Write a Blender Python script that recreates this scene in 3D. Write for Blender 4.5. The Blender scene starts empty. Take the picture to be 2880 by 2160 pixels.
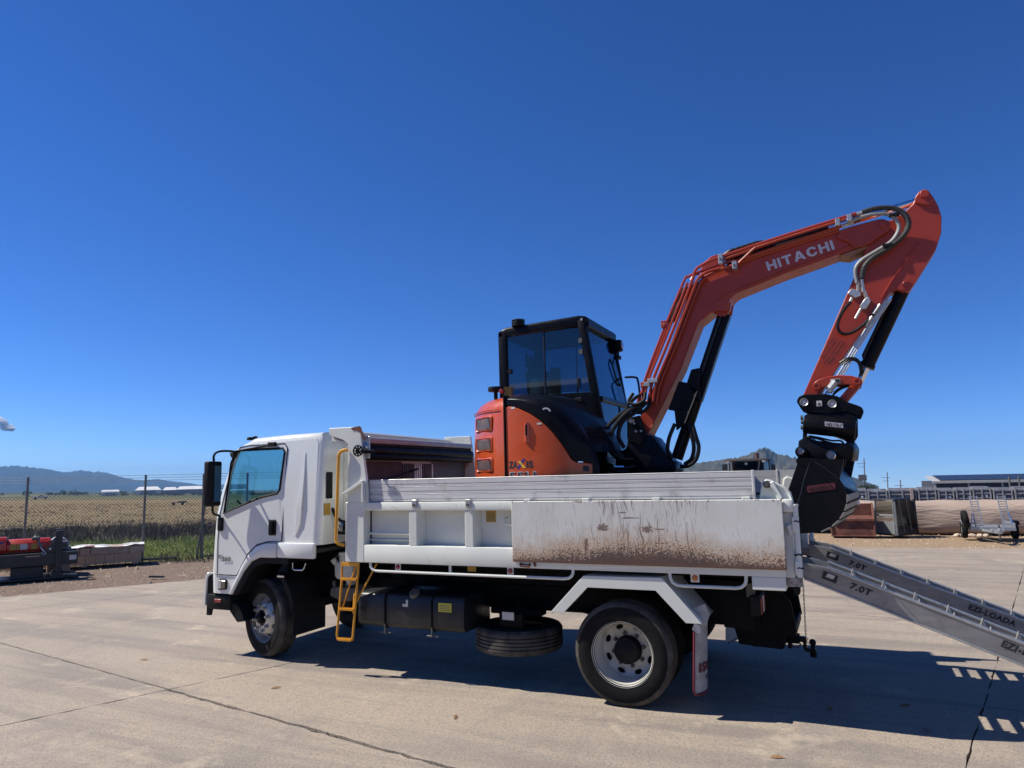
import bpy, bmesh, math, random
import numpy as np
from mathutils import Vector, Matrix
R_ = random.Random(7)
rng = np.random.default_rng(11)
rad = math.radians
C = bpy.context.scene.collection
scene = bpy.context.scene

# ------------------------------------------------------------------ camera, light, exposure
CAM = (1.798, -5.903, 1.925)
YAW, PITCH, ROLL, FPX = -.4358, .1309, -.0244, 1973.56
fw = Vector((math.sin(YAW)*math.cos(PITCH), math.cos(YAW)*math.cos(PITCH), math.sin(PITCH)))
r0 = Vector((math.cos(YAW), -math.sin(YAW), 0)); u0 = r0.cross(fw)
rt = math.cos(ROLL)*r0 + math.sin(ROLL)*u0; up = -math.sin(ROLL)*r0 + math.cos(ROLL)*u0
cd = bpy.data.cameras.new('camera'); cam = bpy.data.objects.new('camera', cd); C.objects.link(cam)
cam.matrix_world = Matrix(((rt.x, up.x, -fw.x, CAM[0]), (rt.y, up.y, -fw.y, CAM[1]), (rt.z, up.z, -fw.z, CAM[2]), (0, 0, 0, 1)))
cd.sensor_width = 36; cd.sensor_fit = 'HORIZONTAL'; cd.lens = FPX/2880*36
cd.clip_start = .1; cd.clip_end = 60000
scene.camera = cam

SUN_EL, SUN_AZ = rad(49), rad(14)          # light travels towards +X, slightly +Y
travel = Vector((math.cos(SUN_EL)*math.cos(SUN_AZ), math.cos(SUN_EL)*math.sin(SUN_AZ), -math.sin(SUN_EL)))
sd = bpy.data.lights.new('sun', 'SUN'); sd.energy = 5.0; sd.angle = rad(.5); sd.color = (1, .96, .865)
sun = bpy.data.objects.new('sun', sd); C.objects.link(sun); sun.location = (-20, -8, 30)
sun.rotation_mode = 'QUATERNION'; sun.rotation_quaternion = travel.to_track_quat('-Z', 'Y')
w = bpy.data.worlds.new('World'); scene.world = w; w.use_nodes = True
nt = w.node_tree; nt.nodes.clear()
sky = nt.nodes.new('ShaderNodeTexSky'); sky.sky_type = 'NISHITA'; sky.sun_disc = False
sky.sun_elevation = SUN_EL; sky.sun_rotation = math.atan2(-travel.x, -travel.y)
sky.altitude = 0; sky.air_density = .6; sky.dust_density = 0; sky.ozone_density = 9
# the yard slopes a degree and a half: true vertical, by the far horizon, leans that much against the yard's own
TRUE_UP = Vector((.01385, .0274, 1)).normalized()
tc = nt.nodes.new('ShaderNodeTexCoord'); mpg = nt.nodes.new('ShaderNodeMapping'); mpg.vector_type = 'POINT'
mpg.inputs['Rotation'].default_value = TRUE_UP.rotation_difference(Vector((0, 0, 1))).to_euler()
nt.links.new(tc.outputs['Generated'], mpg.inputs[0]); nt.links.new(mpg.outputs[0], sky.inputs[0])
hs = nt.nodes.new('ShaderNodeHueSaturation'); hs.inputs['Saturation'].default_value = 1.15; hs.inputs['Hue'].default_value = .509
bg = nt.nodes.new('ShaderNodeBackground'); bg.inputs['Strength'].default_value = .104
wo = nt.nodes.new('ShaderNodeOutputWorld')
nt.links.new(sky.outputs[0], hs.inputs['Color']); nt.links.new(hs.outputs[0], bg.inputs[0]); nt.links.new(bg.outputs[0], wo.inputs[0])
vs = scene.view_settings; vs.view_transform = 'Standard'; vs.look = 'None'; vs.exposure = 0.5; vs.gamma = 1; vs.use_curve_mapping = False
scene.render.engine = 'CYCLES'
scene.cycles.max_bounces = 8; scene.cycles.transparent_max_bounces = 12; scene.cycles.volume_bounces = 0
scene.cycles.sample_clamp_indirect = 6

# ------------------------------------------------------------------ materials
MATS = {}
HAZE = 1.25e-4
def nodes_of(name):
    m = bpy.data.materials.new(name); m.use_nodes = True
    t = m.node_tree; b = t.nodes['Principled BSDF']; MATS[name] = m
    return m, t, b
def N(t, kind, **kw):
    n = t.nodes.new('ShaderNode'+kind)
    for k, v in kw.items():
        if k in n.inputs: n.inputs[k].default_value = v
        else: setattr(n, k, v)
    return n
def math_(t, op, a, b=None, c=None, clamp=False):
    n = t.nodes.new('ShaderNodeMath'); n.operation = op; n.use_clamp = clamp
    for i, v in enumerate((a, b, c)):
        if v is None: continue
        if isinstance(v, (int, float)): n.inputs[i].default_value = v
        else: t.links.new(v, n.inputs[i])
    return n.outputs[0]
def mixc(t, f, a, b, mode='MIX'):
    n = t.nodes.new('ShaderNodeMix'); n.data_type = 'RGBA'; n.blend_type = mode; n.clamp_factor = True
    for s, v in ((n.inputs[0], f), (n.inputs[6], a), (n.inputs[7], b)):
        if isinstance(v, (int, float)): s.default_value = v
        elif isinstance(v, (tuple, list)): s.default_value = (*v[:3], 1)
        else: t.links.new(v, s)
    return n.outputs[2]
def mapr(t, v, a, b, c=0., d=1.):
    n = t.nodes.new('ShaderNodeMapRange'); n.clamp = True
    t.links.new(v, n.inputs[0])
    for i, x in enumerate((a, b, c, d)): n.inputs[i+1].default_value = x
    return n.outputs[0]
def noise(t, vec, scale, detail=4, rough=.55, dist=0, sxyz=None):
    if sxyz:
        mp = t.nodes.new('ShaderNodeMapping'); mp.inputs['Scale'].default_value = sxyz; t.links.new(vec, mp.inputs[0]); vec = mp.outputs[0]
    n = N(t, 'TexNoise', Scale=scale, Detail=detail, Roughness=rough, Distortion=dist); t.links.new(vec, n.inputs['Vector'])
    return n.outputs[0]
def ocoord(t): return t.nodes.new('ShaderNodeTexCoord').outputs['Object']
def wpos(t): return t.nodes.new('ShaderNodeNewGeometry').outputs['Position']
def bump(t, b, h, strength=.3, dist=.01):
    n = t.nodes.new('ShaderNodeBump'); n.inputs['Strength'].default_value = strength; n.inputs['Distance'].default_value = dist
    t.links.new(h, n.inputs['Height']); t.links.new(n.outputs[0], b.inputs['Normal'])
ALB = .80      # all reflectances sit this much under the values listed, to suit the exposure
def M(name, col, rough=.5, metal=0., var=.12, scale=6., bmp=0., bscale=80., coat=0., dirt=None, dirt_amt=.5, dirt_scale=3., sx=None, spec=None):
    if metal < .9: col = tuple(x*ALB for x in col); dirt = tuple(x*ALB for x in dirt) if dirt else None
    m, t, b = nodes_of(name); v = wpos(t)
    n = noise(t, v, scale, 5, .6, sxyz=sx)
    a = mapr(t, n, .3, .7)
    c = mixc(t, a, tuple(x*(1-var) for x in col), tuple(min(1, x*(1+var)) for x in col))
    if dirt:
        d = mapr(t, noise(t, v, dirt_scale, 8, .7), 1-dirt_amt-.12, 1-dirt_amt+.12)
        c = mixc(t, d, c, dirt)
    t.links.new(c, b.inputs['Base Color'])
    t.links.new(mapr(t, noise(t, v, scale*2.3, 3), .3, .7, max(.02, rough-.08), min(1, rough+.1)), b.inputs['Roughness'])
    b.inputs['Metallic'].default_value = metal
    if coat: b.inputs['Coat Weight'].default_value = coat; b.inputs['Coat Roughness'].default_value = .06
    if spec is not None: b.inputs['Specular IOR Level'].default_value = spec
    if bmp: bump(t, b, noise(t, v, bscale, 4), bmp, .004)
    return m
def glass(name, tint, ior=1.5, gl=(1, 1, 1)):
    m = bpy.data.materials.new(name); m.use_nodes = True; t = m.node_tree; t.nodes.clear(); MATS[name] = m
    tr = N(t, 'BsdfTransparent'); tr.inputs[0].default_value = (*tint, 1)
    g = N(t, 'BsdfGlossy'); g.inputs['Color'].default_value = (*gl, 1); g.inputs['Roughness'].default_value = .02
    f = N(t, 'Fresnel', IOR=ior); mx = N(t, 'MixShader'); o = N(t, 'OutputMaterial')
    t.links.new(f.outputs[0], mx.inputs[0]); t.links.new(tr.outputs[0], mx.inputs[1]); t.links.new(g.outputs[0], mx.inputs[2]); t.links.new(mx.outputs[0], o.inputs[0])
    return m

white = M('white paint', (.74, .75, .74), .32, var=.04, scale=2.5, coat=.4, dirt=(.55, .54, .5), dirt_amt=.28, dirt_scale=5)
cabwhite = M('cab white paint', (.86, .87, .84), .25, var=.02, scale=2, coat=.6)
tipwhite = M('tipper white paint', (.80, .815, .745), .42, var=.05, scale=3, coat=.15, dirt=(.50, .45, .38), dirt_amt=.28, dirt_scale=9)
yellow = M('yellow rail paint', (.78, .36, .025), .4, var=.12, scale=9, dirt=(.35, .18, .05), dirt_amt=.3, dirt_scale=20)
stick_y = M('yellow sticker', (.50, .30, .045), .5, var=.25, scale=60)
stick_y2 = M('bright yellow sticker', (.75, .68, .05), .5, var=.1, scale=60)
orange = M('orange machine paint', (.58, .085, .018), .28, var=.05, scale=3, coat=.5)
orange2 = M('orange boom paint', (.41, .041, .013), .4, var=.1, scale=5, coat=.10, dirt=(.34, .045, .02), dirt_amt=.35, dirt_scale=8)
black = M('black gloss paint', (.007, .0075, .010), .3, var=.2, scale=5, spec=.13)
blackm = M('black matt plastic', (.009, .009, .0105), .6, var=.2, scale=8, bmp=.15, bscale=300, spec=.2)
chassis = M('dark chassis paint', (.007, .007, .008), .6, var=.3, scale=7, dirt=(.02, .018, .016), dirt_amt=.3, dirt_scale=6, spec=.12)
tankm = M('tank paint', (.012, .013, .017), .38, var=.2, scale=4, dirt=(.10, .09, .08), dirt_amt=.3, dirt_scale=4)
rubber = M('tyre rubber', (.014, .0135, .0135), .8, var=.25, scale=9, dirt=(.07, .063, .056), dirt_amt=.30, dirt_scale=5, bmp=.3, bscale=120, spec=.15)
hosem = M('hose rubber', (.010, .010, .011), .42, var=.2, scale=30, spec=.25)
dusty = M('dusty tyre shoulder', (.055, .05, .045), .9, var=.4, scale=7, dirt=(.13, .12, .105), dirt_amt=.5, dirt_scale=6, spec=.1)
steel = M('bright steel', (.62, .62, .62), .22, 1., var=.1, scale=9)
zinc = M('galvanised fittings', (.60, .60, .58), .38, .7, var=.15, scale=30)
galv = M('galvanised steel', (.46, .48, .50), .45, .6, var=.2, scale=14)
chrome = M('chrome', (.78, .78, .78), .08, 1., var=.03)
rimwhite = M('rim paint', (.66, .635, .56), .35, var=.1, scale=8, coat=.3, dirt=(.40, .36, .3), dirt_amt=.36, dirt_scale=8)
alu = M('aluminium boards', (.76, .745, .72), .5, .2, var=.07, scale=3, sx=(.6, 6, 10), dirt=(.36, .34, .32), dirt_amt=.33, dirt_scale=5)
aluramp = M('ramp aluminium', (.34, .335, .33), .42, .45, var=.18, scale=4, sx=(.5, 4, 4), dirt=(.26, .25, .24), dirt_amt=.4, dirt_scale=7, bmp=.1)
rust = M('rusted steel', (.13, .042, .028), .75, var=.4, scale=5, dirt=(.28, .10, .055), dirt_amt=.4, dirt_scale=4, bmp=.3)
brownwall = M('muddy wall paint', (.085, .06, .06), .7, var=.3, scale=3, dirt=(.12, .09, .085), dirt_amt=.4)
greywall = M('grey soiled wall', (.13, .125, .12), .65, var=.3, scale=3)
seatm = M('seat fabric', (.03, .032, .036), .85, var=.2, scale=40)
interior = M('interior plastic', (.055, .06, .065), .6, var=.15)
bottle = M('reservoir plastic', (.52, .53, .50), .4, var=.08)
castm = M('cast metal', (.13, .12, .11), .6, .2, var=.3, scale=15)
redlens = M('red lens', (.30, .02, .02), .2, var=.1, coat=.5)
amberlens = M('amber lens', (.62, .16, .015), .2, var=.1, coat=.5)
clearlens = M('clear lens', (.55, .56, .58), .1, .3, var=.1, coat=.8)
decal_w = M('pale decal', (.62, .60, .66), .45, var=.05)
decal_k = M('black lettering', (.018, .018, .02), .5)
decal_r = M('dark red lettering', (.16, .012, .03), .5)
decal_g = M('grey lettering', (.16, .16, .16), .35, .3)
decal_b = M('blue stripe', (.02, .02, .25), .4)
decal_yel = M('yellow stripe', (.75, .52, .05), .4)
labelw = M('white label', (.68, .66, .62), .5, var=.12, scale=90)
flapw = M('mudflap rubber white', (.50, .48, .45), .6, var=.12, scale=8, dirt=(.30, .27, .24), dirt_amt=.4, dirt_scale=7)
truckglass = glass('truck side glass', (.50, .72, .74), 1.65, (.85, 1, 1))
cabglass = glass('tinted cab glass', (.13, .24, .32), 1.75, (.7, .88, 1.))
reflector = M('mirror face', (.75, .76, .78), .03, 1., var=.01)
breakred = M('breaker red', (.60, .035, .018), .35, var=.1, scale=5, coat=.3)
framek = M('frame black steel', (.016, .018, .024), .45, var=.25, scale=5)
strapm = M('strap webbing', (.22, .21, .19), .7, var=.3, scale=50)
blockm = M('board pack', (.50, .37, .26), .8, var=.12, scale=2.5, dirt=(.24, .18, .14), dirt_amt=.4, dirt_scale=6)
blockm2 = M('board pack lower', (.56, .38, .24), .8, var=.12, scale=3, sx=(9, 9, .6))
sheetw = M('white cover sheet', (.78, .77, .74), .7, var=.06, scale=14)
bagm = M('grey blue bag', (.30, .32, .40), .7, var=.12, scale=6)
wirem = M('fence wire', (.20, .195, .185), .5, .5, var=.15, scale=3)
postm = M('fence post', (.22, .21, .19), .5, .5, var=.2, scale=6)
tarp = M('beige geotextile', (.43, .325, .26), .85, var=.08, scale=1.2, sx=(1, 3, 6), bmp=0)
_m = tarp.node_tree; bump(_m, _m.nodes['Principled BSDF'], noise(_m, wpos(_m), 1, 6, .6, dist=.8, sxyz=(1.1, 3, 8)), .9, .06)
cratem = M('grey steel panel', (.38, .38, .40), .55, .2, var=.25, scale=7, dirt=(.16, .16, .17), dirt_amt=.4, dirt_scale=10)
crated = M('grey steel panel face', (.24, .245, .27), .6, .1, var=.3, scale=7)
shedw = M('shed cladding', (.05, .055, .075), .6, var=.15)
shedr = M('solar panels', (.022, .026, .036), .35, 0, var=.1, spec=.25)
shedt = M('shed trim', (.48, .47, .46), .5, var=.1)
hangar = M('hangar white', (.72, .70, .68), .5, var=.06, scale=.1)
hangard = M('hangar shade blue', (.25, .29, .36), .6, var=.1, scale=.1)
carwhite = M('ute paint', (.72, .73, .74), .25, var=.03, coat=.5)
darkglass = M('dark glass', (.012, .016, .02), .05, var=.05, spec=.8)
barkm = M('bark', (.10, .075, .055), .9, var=.3)
leafm = M('dark foliage', (.055, .075, .03), .8, var=.4, scale=.4)
drym = M('dry leaf', (.30, .16, .07), .8, var=.3, scale=40)

# rusted drop panel: white paint worn to rust along the bottom
def make_rustpanel():
    m, t, b = nodes_of('scraped rusty panel paint'); v = wpos(t)
    sp = N(t, 'SeparateXYZ'); t.links.new(v, sp.inputs[0]); x, z = sp.outputs[0], sp.outputs[2]
    tz = mapr(t, z, 1.17, 1.70)
    g = math_(t, 'POWER', 2.718, math_(t, 'MULTIPLY', -1., math_(t, 'POWER', math_(t, 'ABSOLUTE', math_(t, 'DIVIDE', math_(t, 'SUBTRACT', x, .25), .62)), 2.)))
    h = math_(t, 'ADD', .15, math_(t, 'MULTIPLY', g, .22))
    big = noise(t, v, 3.2, 3); fine = noise(t, v, 75, 6, .75); mid = noise(t, v, 22, 5, .7)
    streak = noise(t, v, 1, 4, .6, sxyz=(38, 1, 5))
    d = math_(t, 'SUBTRACT', math_(t, 'ADD', h, math_(t, 'MULTIPLY', math_(t, 'SUBTRACT', big, .5), .35)), tz)
    d = math_(t, 'ADD', d, math_(t, 'MULTIPLY', math_(t, 'SUBTRACT', streak, .5), .20))
    core = mapr(t, math_(t, 'ADD', d, math_(t, 'MULTIPLY', math_(t, 'SUBTRACT', fine, .5), 1.0)), .06, .15)
    halo = mapr(t, math_(t, 'ADD', d, math_(t, 'MULTIPLY', math_(t, 'SUBTRACT', mid, .5), .5)), -.30, .05)
    speck = mapr(t, math_(t, 'ADD', d, math_(t, 'MULTIPLY', math_(t, 'SUBTRACT', fine, .5), 2.4)), .09, .17)
    # scratches, mostly vertical, leaning this way and that
    dens = noise(t, v, 2.2, 2); wob = math_(t, 'MULTIPLY', math_(t, 'SUBTRACT', noise(t, v, 2.6, 2), .5), .16)
    def scr(lean_, sx_, sz_, lo, hi, gw):
        cx = N(t, 'CombineXYZ'); t.links.new(math_(t, 'ADD', math_(t, 'ADD', x, wob), math_(t, 'MULTIPLY', z, lean_)), cx.inputs[0]); t.links.new(z, cx.inputs[2])
        s_ = math_(t, 'ADD', noise(t, cx.outputs[0], 1, 4, .6, sxyz=(sx_, 1, sz_)), math_(t, 'ADD', math_(t, 'MULTIPLY', math_(t, 'SUBTRACT', dens, .5), .2), math_(t, 'MULTIPLY', g, gw)))
        return mapr(t, s_, lo, hi)
    s1 = math_(t, 'MAXIMUM', scr(.10, 105, 3.2, .665, .70, .10), scr(-.28, 90, 5.5, .70, .73, .06)); s2 = math_(t, 'MAXIMUM', scr(.55, 80, 8., .70, .73, .05), scr(0., 210, 1.6, .66, .72, .05))
    topchip = mapr(t, math_(t, 'ADD', noise(t, v, 1, 5, .7, sxyz=(26, 1, 12)), math_(t, 'MULTIPLY', math_(t, 'SUBTRACT', tz, 1.), 1.8)), .56, .585)
    edge = mapr(t, tz, .045, .02)
    def spot(px, pz, rx, rz):
        a = math_(t, 'POWER', math_(t, 'DIVIDE', math_(t, 'SUBTRACT', x, px), rx), 2.); c_ = math_(t, 'POWER', math_(t, 'DIVIDE', math_(t, 'SUBTRACT', z, pz), rz), 2.)
        q = math_(t, 'ADD', math_(t, 'ADD', a, c_), math_(t, 'MULTIPLY', math_(t, 'SUBTRACT', noise(t, v, 48, 6, .8), .5), 9.))
        return mapr(t, q, 1.1, .75)
    sc = math_(t, 'MAXIMUM', s1, s2)
    for q in (spot(-.10, 1.475, .045, .028), spot(.285, 1.465, .05, .028), spot(1.30, 1.235, .02, .016), spot(.08, 1.60, .035, .006), spot(.15, 1.555, .075, .006), spot(-.25, 1.33, .02, .06), spot(.39, 1.465, .05, .005), topchip, edge):
        sc = math_(t, 'MAXIMUM', sc, q)
    paint = mixc(t, mapr(t, big, .35, .7), (.82, .81, .755), (.73, .715, .65))
    c = mixc(t, math_(t, 'MULTIPLY', halo, .72), paint, (.60, .38, .20))
    c = mixc(t, speck, c, mixc(t, mapr(t, mid, .35, .65), (.30, .125, .055), (.17, .075, .045)))
    c = mixc(t, core, c, mixc(t, mapr(t, mid, .3, .7), (.085, .058, .055), (.15, .085, .06)))
    c = mixc(t, math_(t, 'MULTIPLY', sc, .82), c, mixc(t, mapr(t, fine, .35, .65), (.075, .04, .033), (.22, .10, .06)))
    c = mixc(t, 1., c, (ALB,)*3, 'MULTIPLY'); t.links.new(c, b.inputs['Base Color'])
    rr = math_(t, 'MAXIMUM', core, sc); t.links.new(mapr(t, rr, 0, 1, .4, .8), b.inputs['Roughness'])
    bump(t, b, math_(t, 'SUBTRACT', 1., math_(t, 'MULTIPLY', rr, fine)), .25, .003)
    return m
rustpanel = make_rustpanel()

def make_concrete():
    m, t, b = nodes_of('yard concrete'); v = wpos(t)
    big = noise(t, v, .35, 4); mid = noise(t, v, 2.3, 6, .65); fine = noise(t, v, 45, 6, .8)
    st = noise(t, v, 1, 5, .6, dist=.6, sxyz=(.22, 2.6, 1)); st2 = noise(t, v, 1, 5, .65, dist=.8, sxyz=(1.1, .25, 1))
    c = mixc(t, mapr(t, big, .35, .68), (.46, .365, .27), (.36, .292, .23))
    c = mixc(t, mapr(t, mid, .45, .75, 0, .6), c, (.42, .345, .27))
    c = mixc(t, mapr(t, st, .46, .64, 0, .70), c, (.205, .17, .15))
    c = mixc(t, mapr(t, st2, .52, .68, 0, .5), c, (.215, .185, .17))
    c = mixc(t, mapr(t, fine, .48, .62, 0, .85), c, (.165, .14, .12))
    vr = N(t, 'TexVoronoi', Scale=38.); t.links.new(v, vr.inputs['Vector']); c = mixc(t, mapr(t, vr.outputs['Distance'], .16, .06, 0, .5), c, (.10, .085, .075))
    c = mixc(t, mapr(t, noise(t, v, 14, 5, .7), .50, .66, 0, .45), c, (.20, .175, .16))
    c = mixc(t, mapr(t, noise(t, v, 130, 3, .7), .55, .66, 0, .6), c, (.62, .53, .42))
    c = mixc(t, mapr(t, noise(t, v, 1.1, 8, .75), .56, .66, 0, .6), c, (.56, .46, .34))
    c = mixc(t, mapr(t, noise(t, v, 9, 3, .6), .70, .74, 0, .55), c, (.13, .115, .11))
    c = mixc(t, 1., c, (ALB,)*3, 'MULTIPLY'); t.links.new(c, b.inputs['Base Color']); b.inputs['Roughness'].default_value = .85
    hgt = math_(t, 'ADD', math_(t, 'MULTIPLY', fine, .6), math_(t, 'MULTIPLY', mid, 1.4)); bump(t, b, hgt, .55, .012)
    return m
concrete = make_concrete()
jointm = M('joint dirt', (.075, .065, .058), .95, var=.4, scale=25, bmp=.5)

FN = Vector((-.653, .757)); FP = Vector((-13.79, 7.81))
def make_ground():
    m, t, b = nodes_of('ground cover'); v = wpos(t)
    sp = N(t, 'SeparateXYZ'); t.links.new(v, sp.inputs[0]); x, y = sp.outputs[0], sp.outputs[1]
    s = math_(t, 'ADD', math_(t, 'MULTIPLY', math_(t, 'SUBTRACT', x, FP.x), FN.x), math_(t, 'MULTIPLY', math_(t, 'SUBTRACT', y, FP.y), FN.y))
    n1 = noise(t, v, .6, 5, .65); n2 = noise(t, v, 6, 6, .7); n3 = noise(t, v, 30, 4, .75); nb = noise(t, v, .02, 5, .6)
    grav = mixc(t, mapr(t, n2, .3, .7), (.27, .19, .145), (.16, .12, .105))
    grav = mixc(t, mapr(t, n3, .5, .7, 0, .7), grav, (.42, .31, .22))
    right = mapr(t, x, -4, 1)
    sand = mixc(t, mapr(t, n2, .3, .7), (.46, .33, .22), (.33, .225, .145)); sand = mixc(t, mapr(t, n3, .52, .7, 0, .6), sand, (.20, .15, .11))
    c = mixc(t, right, grav, sand)
    green = mixc(t, mapr(t, n2, .35, .65), (.13, .17, .035), (.19, .19, .06))
    c = mixc(t, mapr(t, math_(t, 'ADD', s, math_(t, 'MULTIPLY', n1, 1.2)), .4, 1.3), c, green)
    weeds = mixc(t, n2, (.05, .045, .035), (.12, .095, .06))
    c = mixc(t, mapr(t, math_(t, 'ADD', s, math_(t, 'MULTIPLY', n1, 3)), 7.5, 10.), c, weeds)
    dry = mixc(t, mapr(t, nb, .35, .65), (.26, .185, .10), (.19, .15, .08)); dry = mixc(t, mapr(t, n1, .4, .65, 0, .5), dry, (.33, .235, .13))
    c = mixc(t, mapr(t, math_(t, 'ADD', s, math_(t, 'MULTIPLY', n1, 8)), 20, 26), c, dry)
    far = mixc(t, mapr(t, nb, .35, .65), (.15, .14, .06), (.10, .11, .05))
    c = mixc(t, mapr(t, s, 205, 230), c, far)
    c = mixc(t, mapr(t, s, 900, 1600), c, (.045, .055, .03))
    c = mixc(t, 1., c, (ALB,)*3, 'MULTIPLY'); t.links.new(c, b.inputs['Base Color']); b.inputs['Roughness'].default_value = .95; b.inputs['Specular IOR Level'].default_value = .1
    bump(t, b, math_(t, 'ADD', n3, math_(t, 'MULTIPLY', n2, 2)), .8, .03)
    return m
groundm = make_ground()
def make_hill(name, c1, c2, sc):
    m, t, b = nodes_of(name); v = wpos(t)
    n = noise(t, v, sc, 8, .7); n2 = noise(t, v, sc*.12, 4)
    c = mixc(t, mapr(t, n, .35, .65), c1, c2); c = mixc(t, mapr(t, n2, .4, .7, 0, .4), c, tuple(x*1.5 for x in c2))
    c = mixc(t, 1., c, (ALB,)*3, 'MULTIPLY'); t.links.new(c, b.inputs['Base Color']); b.inputs['Roughness'].default_value = 1; b.inputs['Specular IOR Level'].default_value = 0
    bump(t, b, n, 1., 4)
    return m
hillm = make_hill('scrub hill', (.035, .045, .022), (.13, .105, .07), .07)
mtm = make_hill('far range', (.02, .03, .025), (.04, .045, .035), .004)
grassm = M('green grass blades', (.33, .40, .08), .7, var=.45, scale=.8)
weedm = M('dark weeds', (.085, .072, .048), .85, var=.5, scale=.7)
drygrassm = M('dry grass blades', (.30, .225, .13), .85, var=.2, scale=.15)
stonem = M('gravel stones', (.26, .20, .155), .9, var=.4, scale=3)
sandstone = M('sandy stones', (.42, .31, .21), .9, var=.4, scale=3)

# ------------------------------------------------------------------ mesh helpers
ORI = {}
class MB:
    def __init__(s, xf=None): s.bm = bmesh.new(); s.xf = xf
    def v(s, p):
        p = Vector(p)
        return s.bm.verts.new(s.xf @ p if s.xf else p)
    def face(s, vs):
        try: return s.bm.faces.new(vs)
        except ValueError: return None
    def poly(s, pts): s.face([s.v(p) for p in pts]); return s
    def hexa(s, P):   # 8 points: bottom 4, top 4
        q = [s.v(p) for p in P]
        for f in ((3, 2, 1, 0), (4, 5, 6, 7), (0, 1, 5, 4), (1, 2, 6, 5), (2, 3, 7, 6), (3, 0, 4, 7)): s.face([q[i] for i in f])
        return s
    def box(s, x0, x1, y0, y1, z0, z1):
        return s.hexa([(x0, y0, z0), (x1, y0, z0), (x1, y1, z0), (x0, y1, z0), (x0, y0, z1), (x1, y0, z1), (x1, y1, z1), (x0, y1, z1)])
    def prism(s, pts, a0, a1, axis='y', taper=None):
        f = {'y': lambda p, a: (p[0], a, p[1]), 'x': lambda p, a: (a, p[0], p[1]), 'z': lambda p, a: (p[0], p[1], a)}[axis]
        A = [s.v(f(p, a0)) for p in pts]; B = [s.v(f(p, a1)) for p in (taper or pts)]
        s.face(A); s.face(B[::-1]); n = len(pts)
        for i in range(n): s.face([A[i], B[i], B[(i+1) % n], A[(i+1) % n]])
        return s
    def bar(s, p0, p1, wd, th, upv=(0, 0, 1)):   # rectangular bar along p0-p1, wd along side, th along up
        p0, p1 = Vector(p0), Vector(p1); d = (p1-p0).normalized(); sd_ = d.cross(Vector(upv)).normalized(); u = sd_.cross(d)
        a, c_ = sd_*wd/2, u*th/2
        return s.hexa([p0-a-c_, p1-a-c_, p1+a-c_, p0+a-c_, p0-a+c_, p1-a+c_, p1+a+c_, p0+a+c_])
    def tube(s, pts, r, n=8, closed=False, radii=None):
        P = [Vector(p) for p in pts]; m = len(P)
        T = []
        for i in range(m):
            if closed: d = P[(i+1) % m]-P[i-1]
            else: d = P[min(i+1, m-1)]-P[max(i-1, 0)]
            T.append(d.normalized())
        ref = Vector((0, 0, 1)) if abs(T[0].z) < .9 else Vector((1, 0, 0))
        nrm = T[0].cross(ref).normalized(); rings = []
        for i in range(m):
            nrm = (nrm - T[i]*nrm.dot(T[i])).normalized(); b_ = T[i].cross(nrm)
            rr = radii[i] if radii else r
            rings.append([s.v(P[i]+(nrm*math.cos(2*math.pi*k/n)+b_*math.sin(2*math.pi*k/n))*rr) for k in range(n)])
        for i in range(m if closed else m-1):
            a, b2 = rings[i], rings[(i+1) % m]
            for k in range(n): s.face([a[k], a[(k+1) % n], b2[(k+1) % n], b2[k]])
        if not closed: s.face(rings[0][::-1]); s.face(rings[-1])
        return s
    def cyl(s, p0, p1, r, r1=None, n=16): return s.tube([p0, p1], r, n, radii=[r, r if r1 is None else r1])
    def lathe(s, prof, org, ax, n=32, t0=0., t1=2*math.pi, ref=None, cap=False):
        ax = Vector(ax).normalized(); org = Vector(org)
        e1 = Vector(ref).normalized() if ref else ax.orthogonal().normalized()
        e2 = ax.cross(e1); full = abs(t1-t0-2*math.pi) < 1e-6; m = n if full else n+1
        rows = []
        for (r, h) in prof:
            rows.append([s.v(org+ax*h+(e1*math.cos(t0+(t1-t0)*k/n)+e2*math.sin(t0+(t1-t0)*k/n))*r) for k in range(m)])
        for i in range(len(rows)-1):
            for k in range(n):
                k2 = (k+1) % m
                s.face([rows[i][k], rows[i][k2], rows[i+1][k2], rows[i+1][k]])
        if cap: s.face(rows[0]); s.face(rows[-1][::-1])
        return s
    def fillholes(s, outer, holes, y, thick, yf=None):
        """panel in an xz plane at y (yf(x,z) optional), with holes, extruded by thick in +y"""
        es = []
        for loop in [outer]+holes:
            V = [s.v((p[0], yf(*p) if yf else y, p[1])) for p in loop]
            es += [s.bm.edges.new((V[i], V[(i+1) % len(V)])) for i in range(len(V))]
        r = bmesh.ops.triangle_fill(s.bm, use_beauty=True, use_dissolve=False, edges=es)
        fs = [g for g in r['geom'] if isinstance(g, bmesh.types.BMFace)]
        if thick:
            e = bmesh.ops.extrude_face_region(s.bm, geom=fs)
            bmesh.ops.translate(s.bm, verts=[g for g in e['geom'] if isinstance(g, bmesh.types.BMVert)], vec=(0, thick, 0))
        return s
    def build(s, name, mat, parent=None, bevel=0, seg=1, angle=32, recalc=True):
        bm = s.bm
        bmesh.ops.remove_doubles(bm, verts=bm.verts, dist=1e-5)
        if recalc: bmesh.ops.recalc_face_normals(bm, faces=bm.faces)
        if bevel:
            ee = [e for e in bm.edges if e.is_manifold and e.calc_face_angle(0) > rad(28)]
            if ee: bmesh.ops.bevel(bm, geom=ee, offset=bevel, segments=seg, affect='EDGES', clamp_overlap=True, profile=.5)
        for f in bm.faces: f.smooth = True
        for e in bm.edges: e.smooth = e.calc_face_angle(0) < rad(angle) if e.is_manifold else True
        o = mkobj(name, mat, parent)
        if parent is not None: bmesh.ops.translate(bm, verts=bm.verts, vec=-ORI[parent.name])
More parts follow.
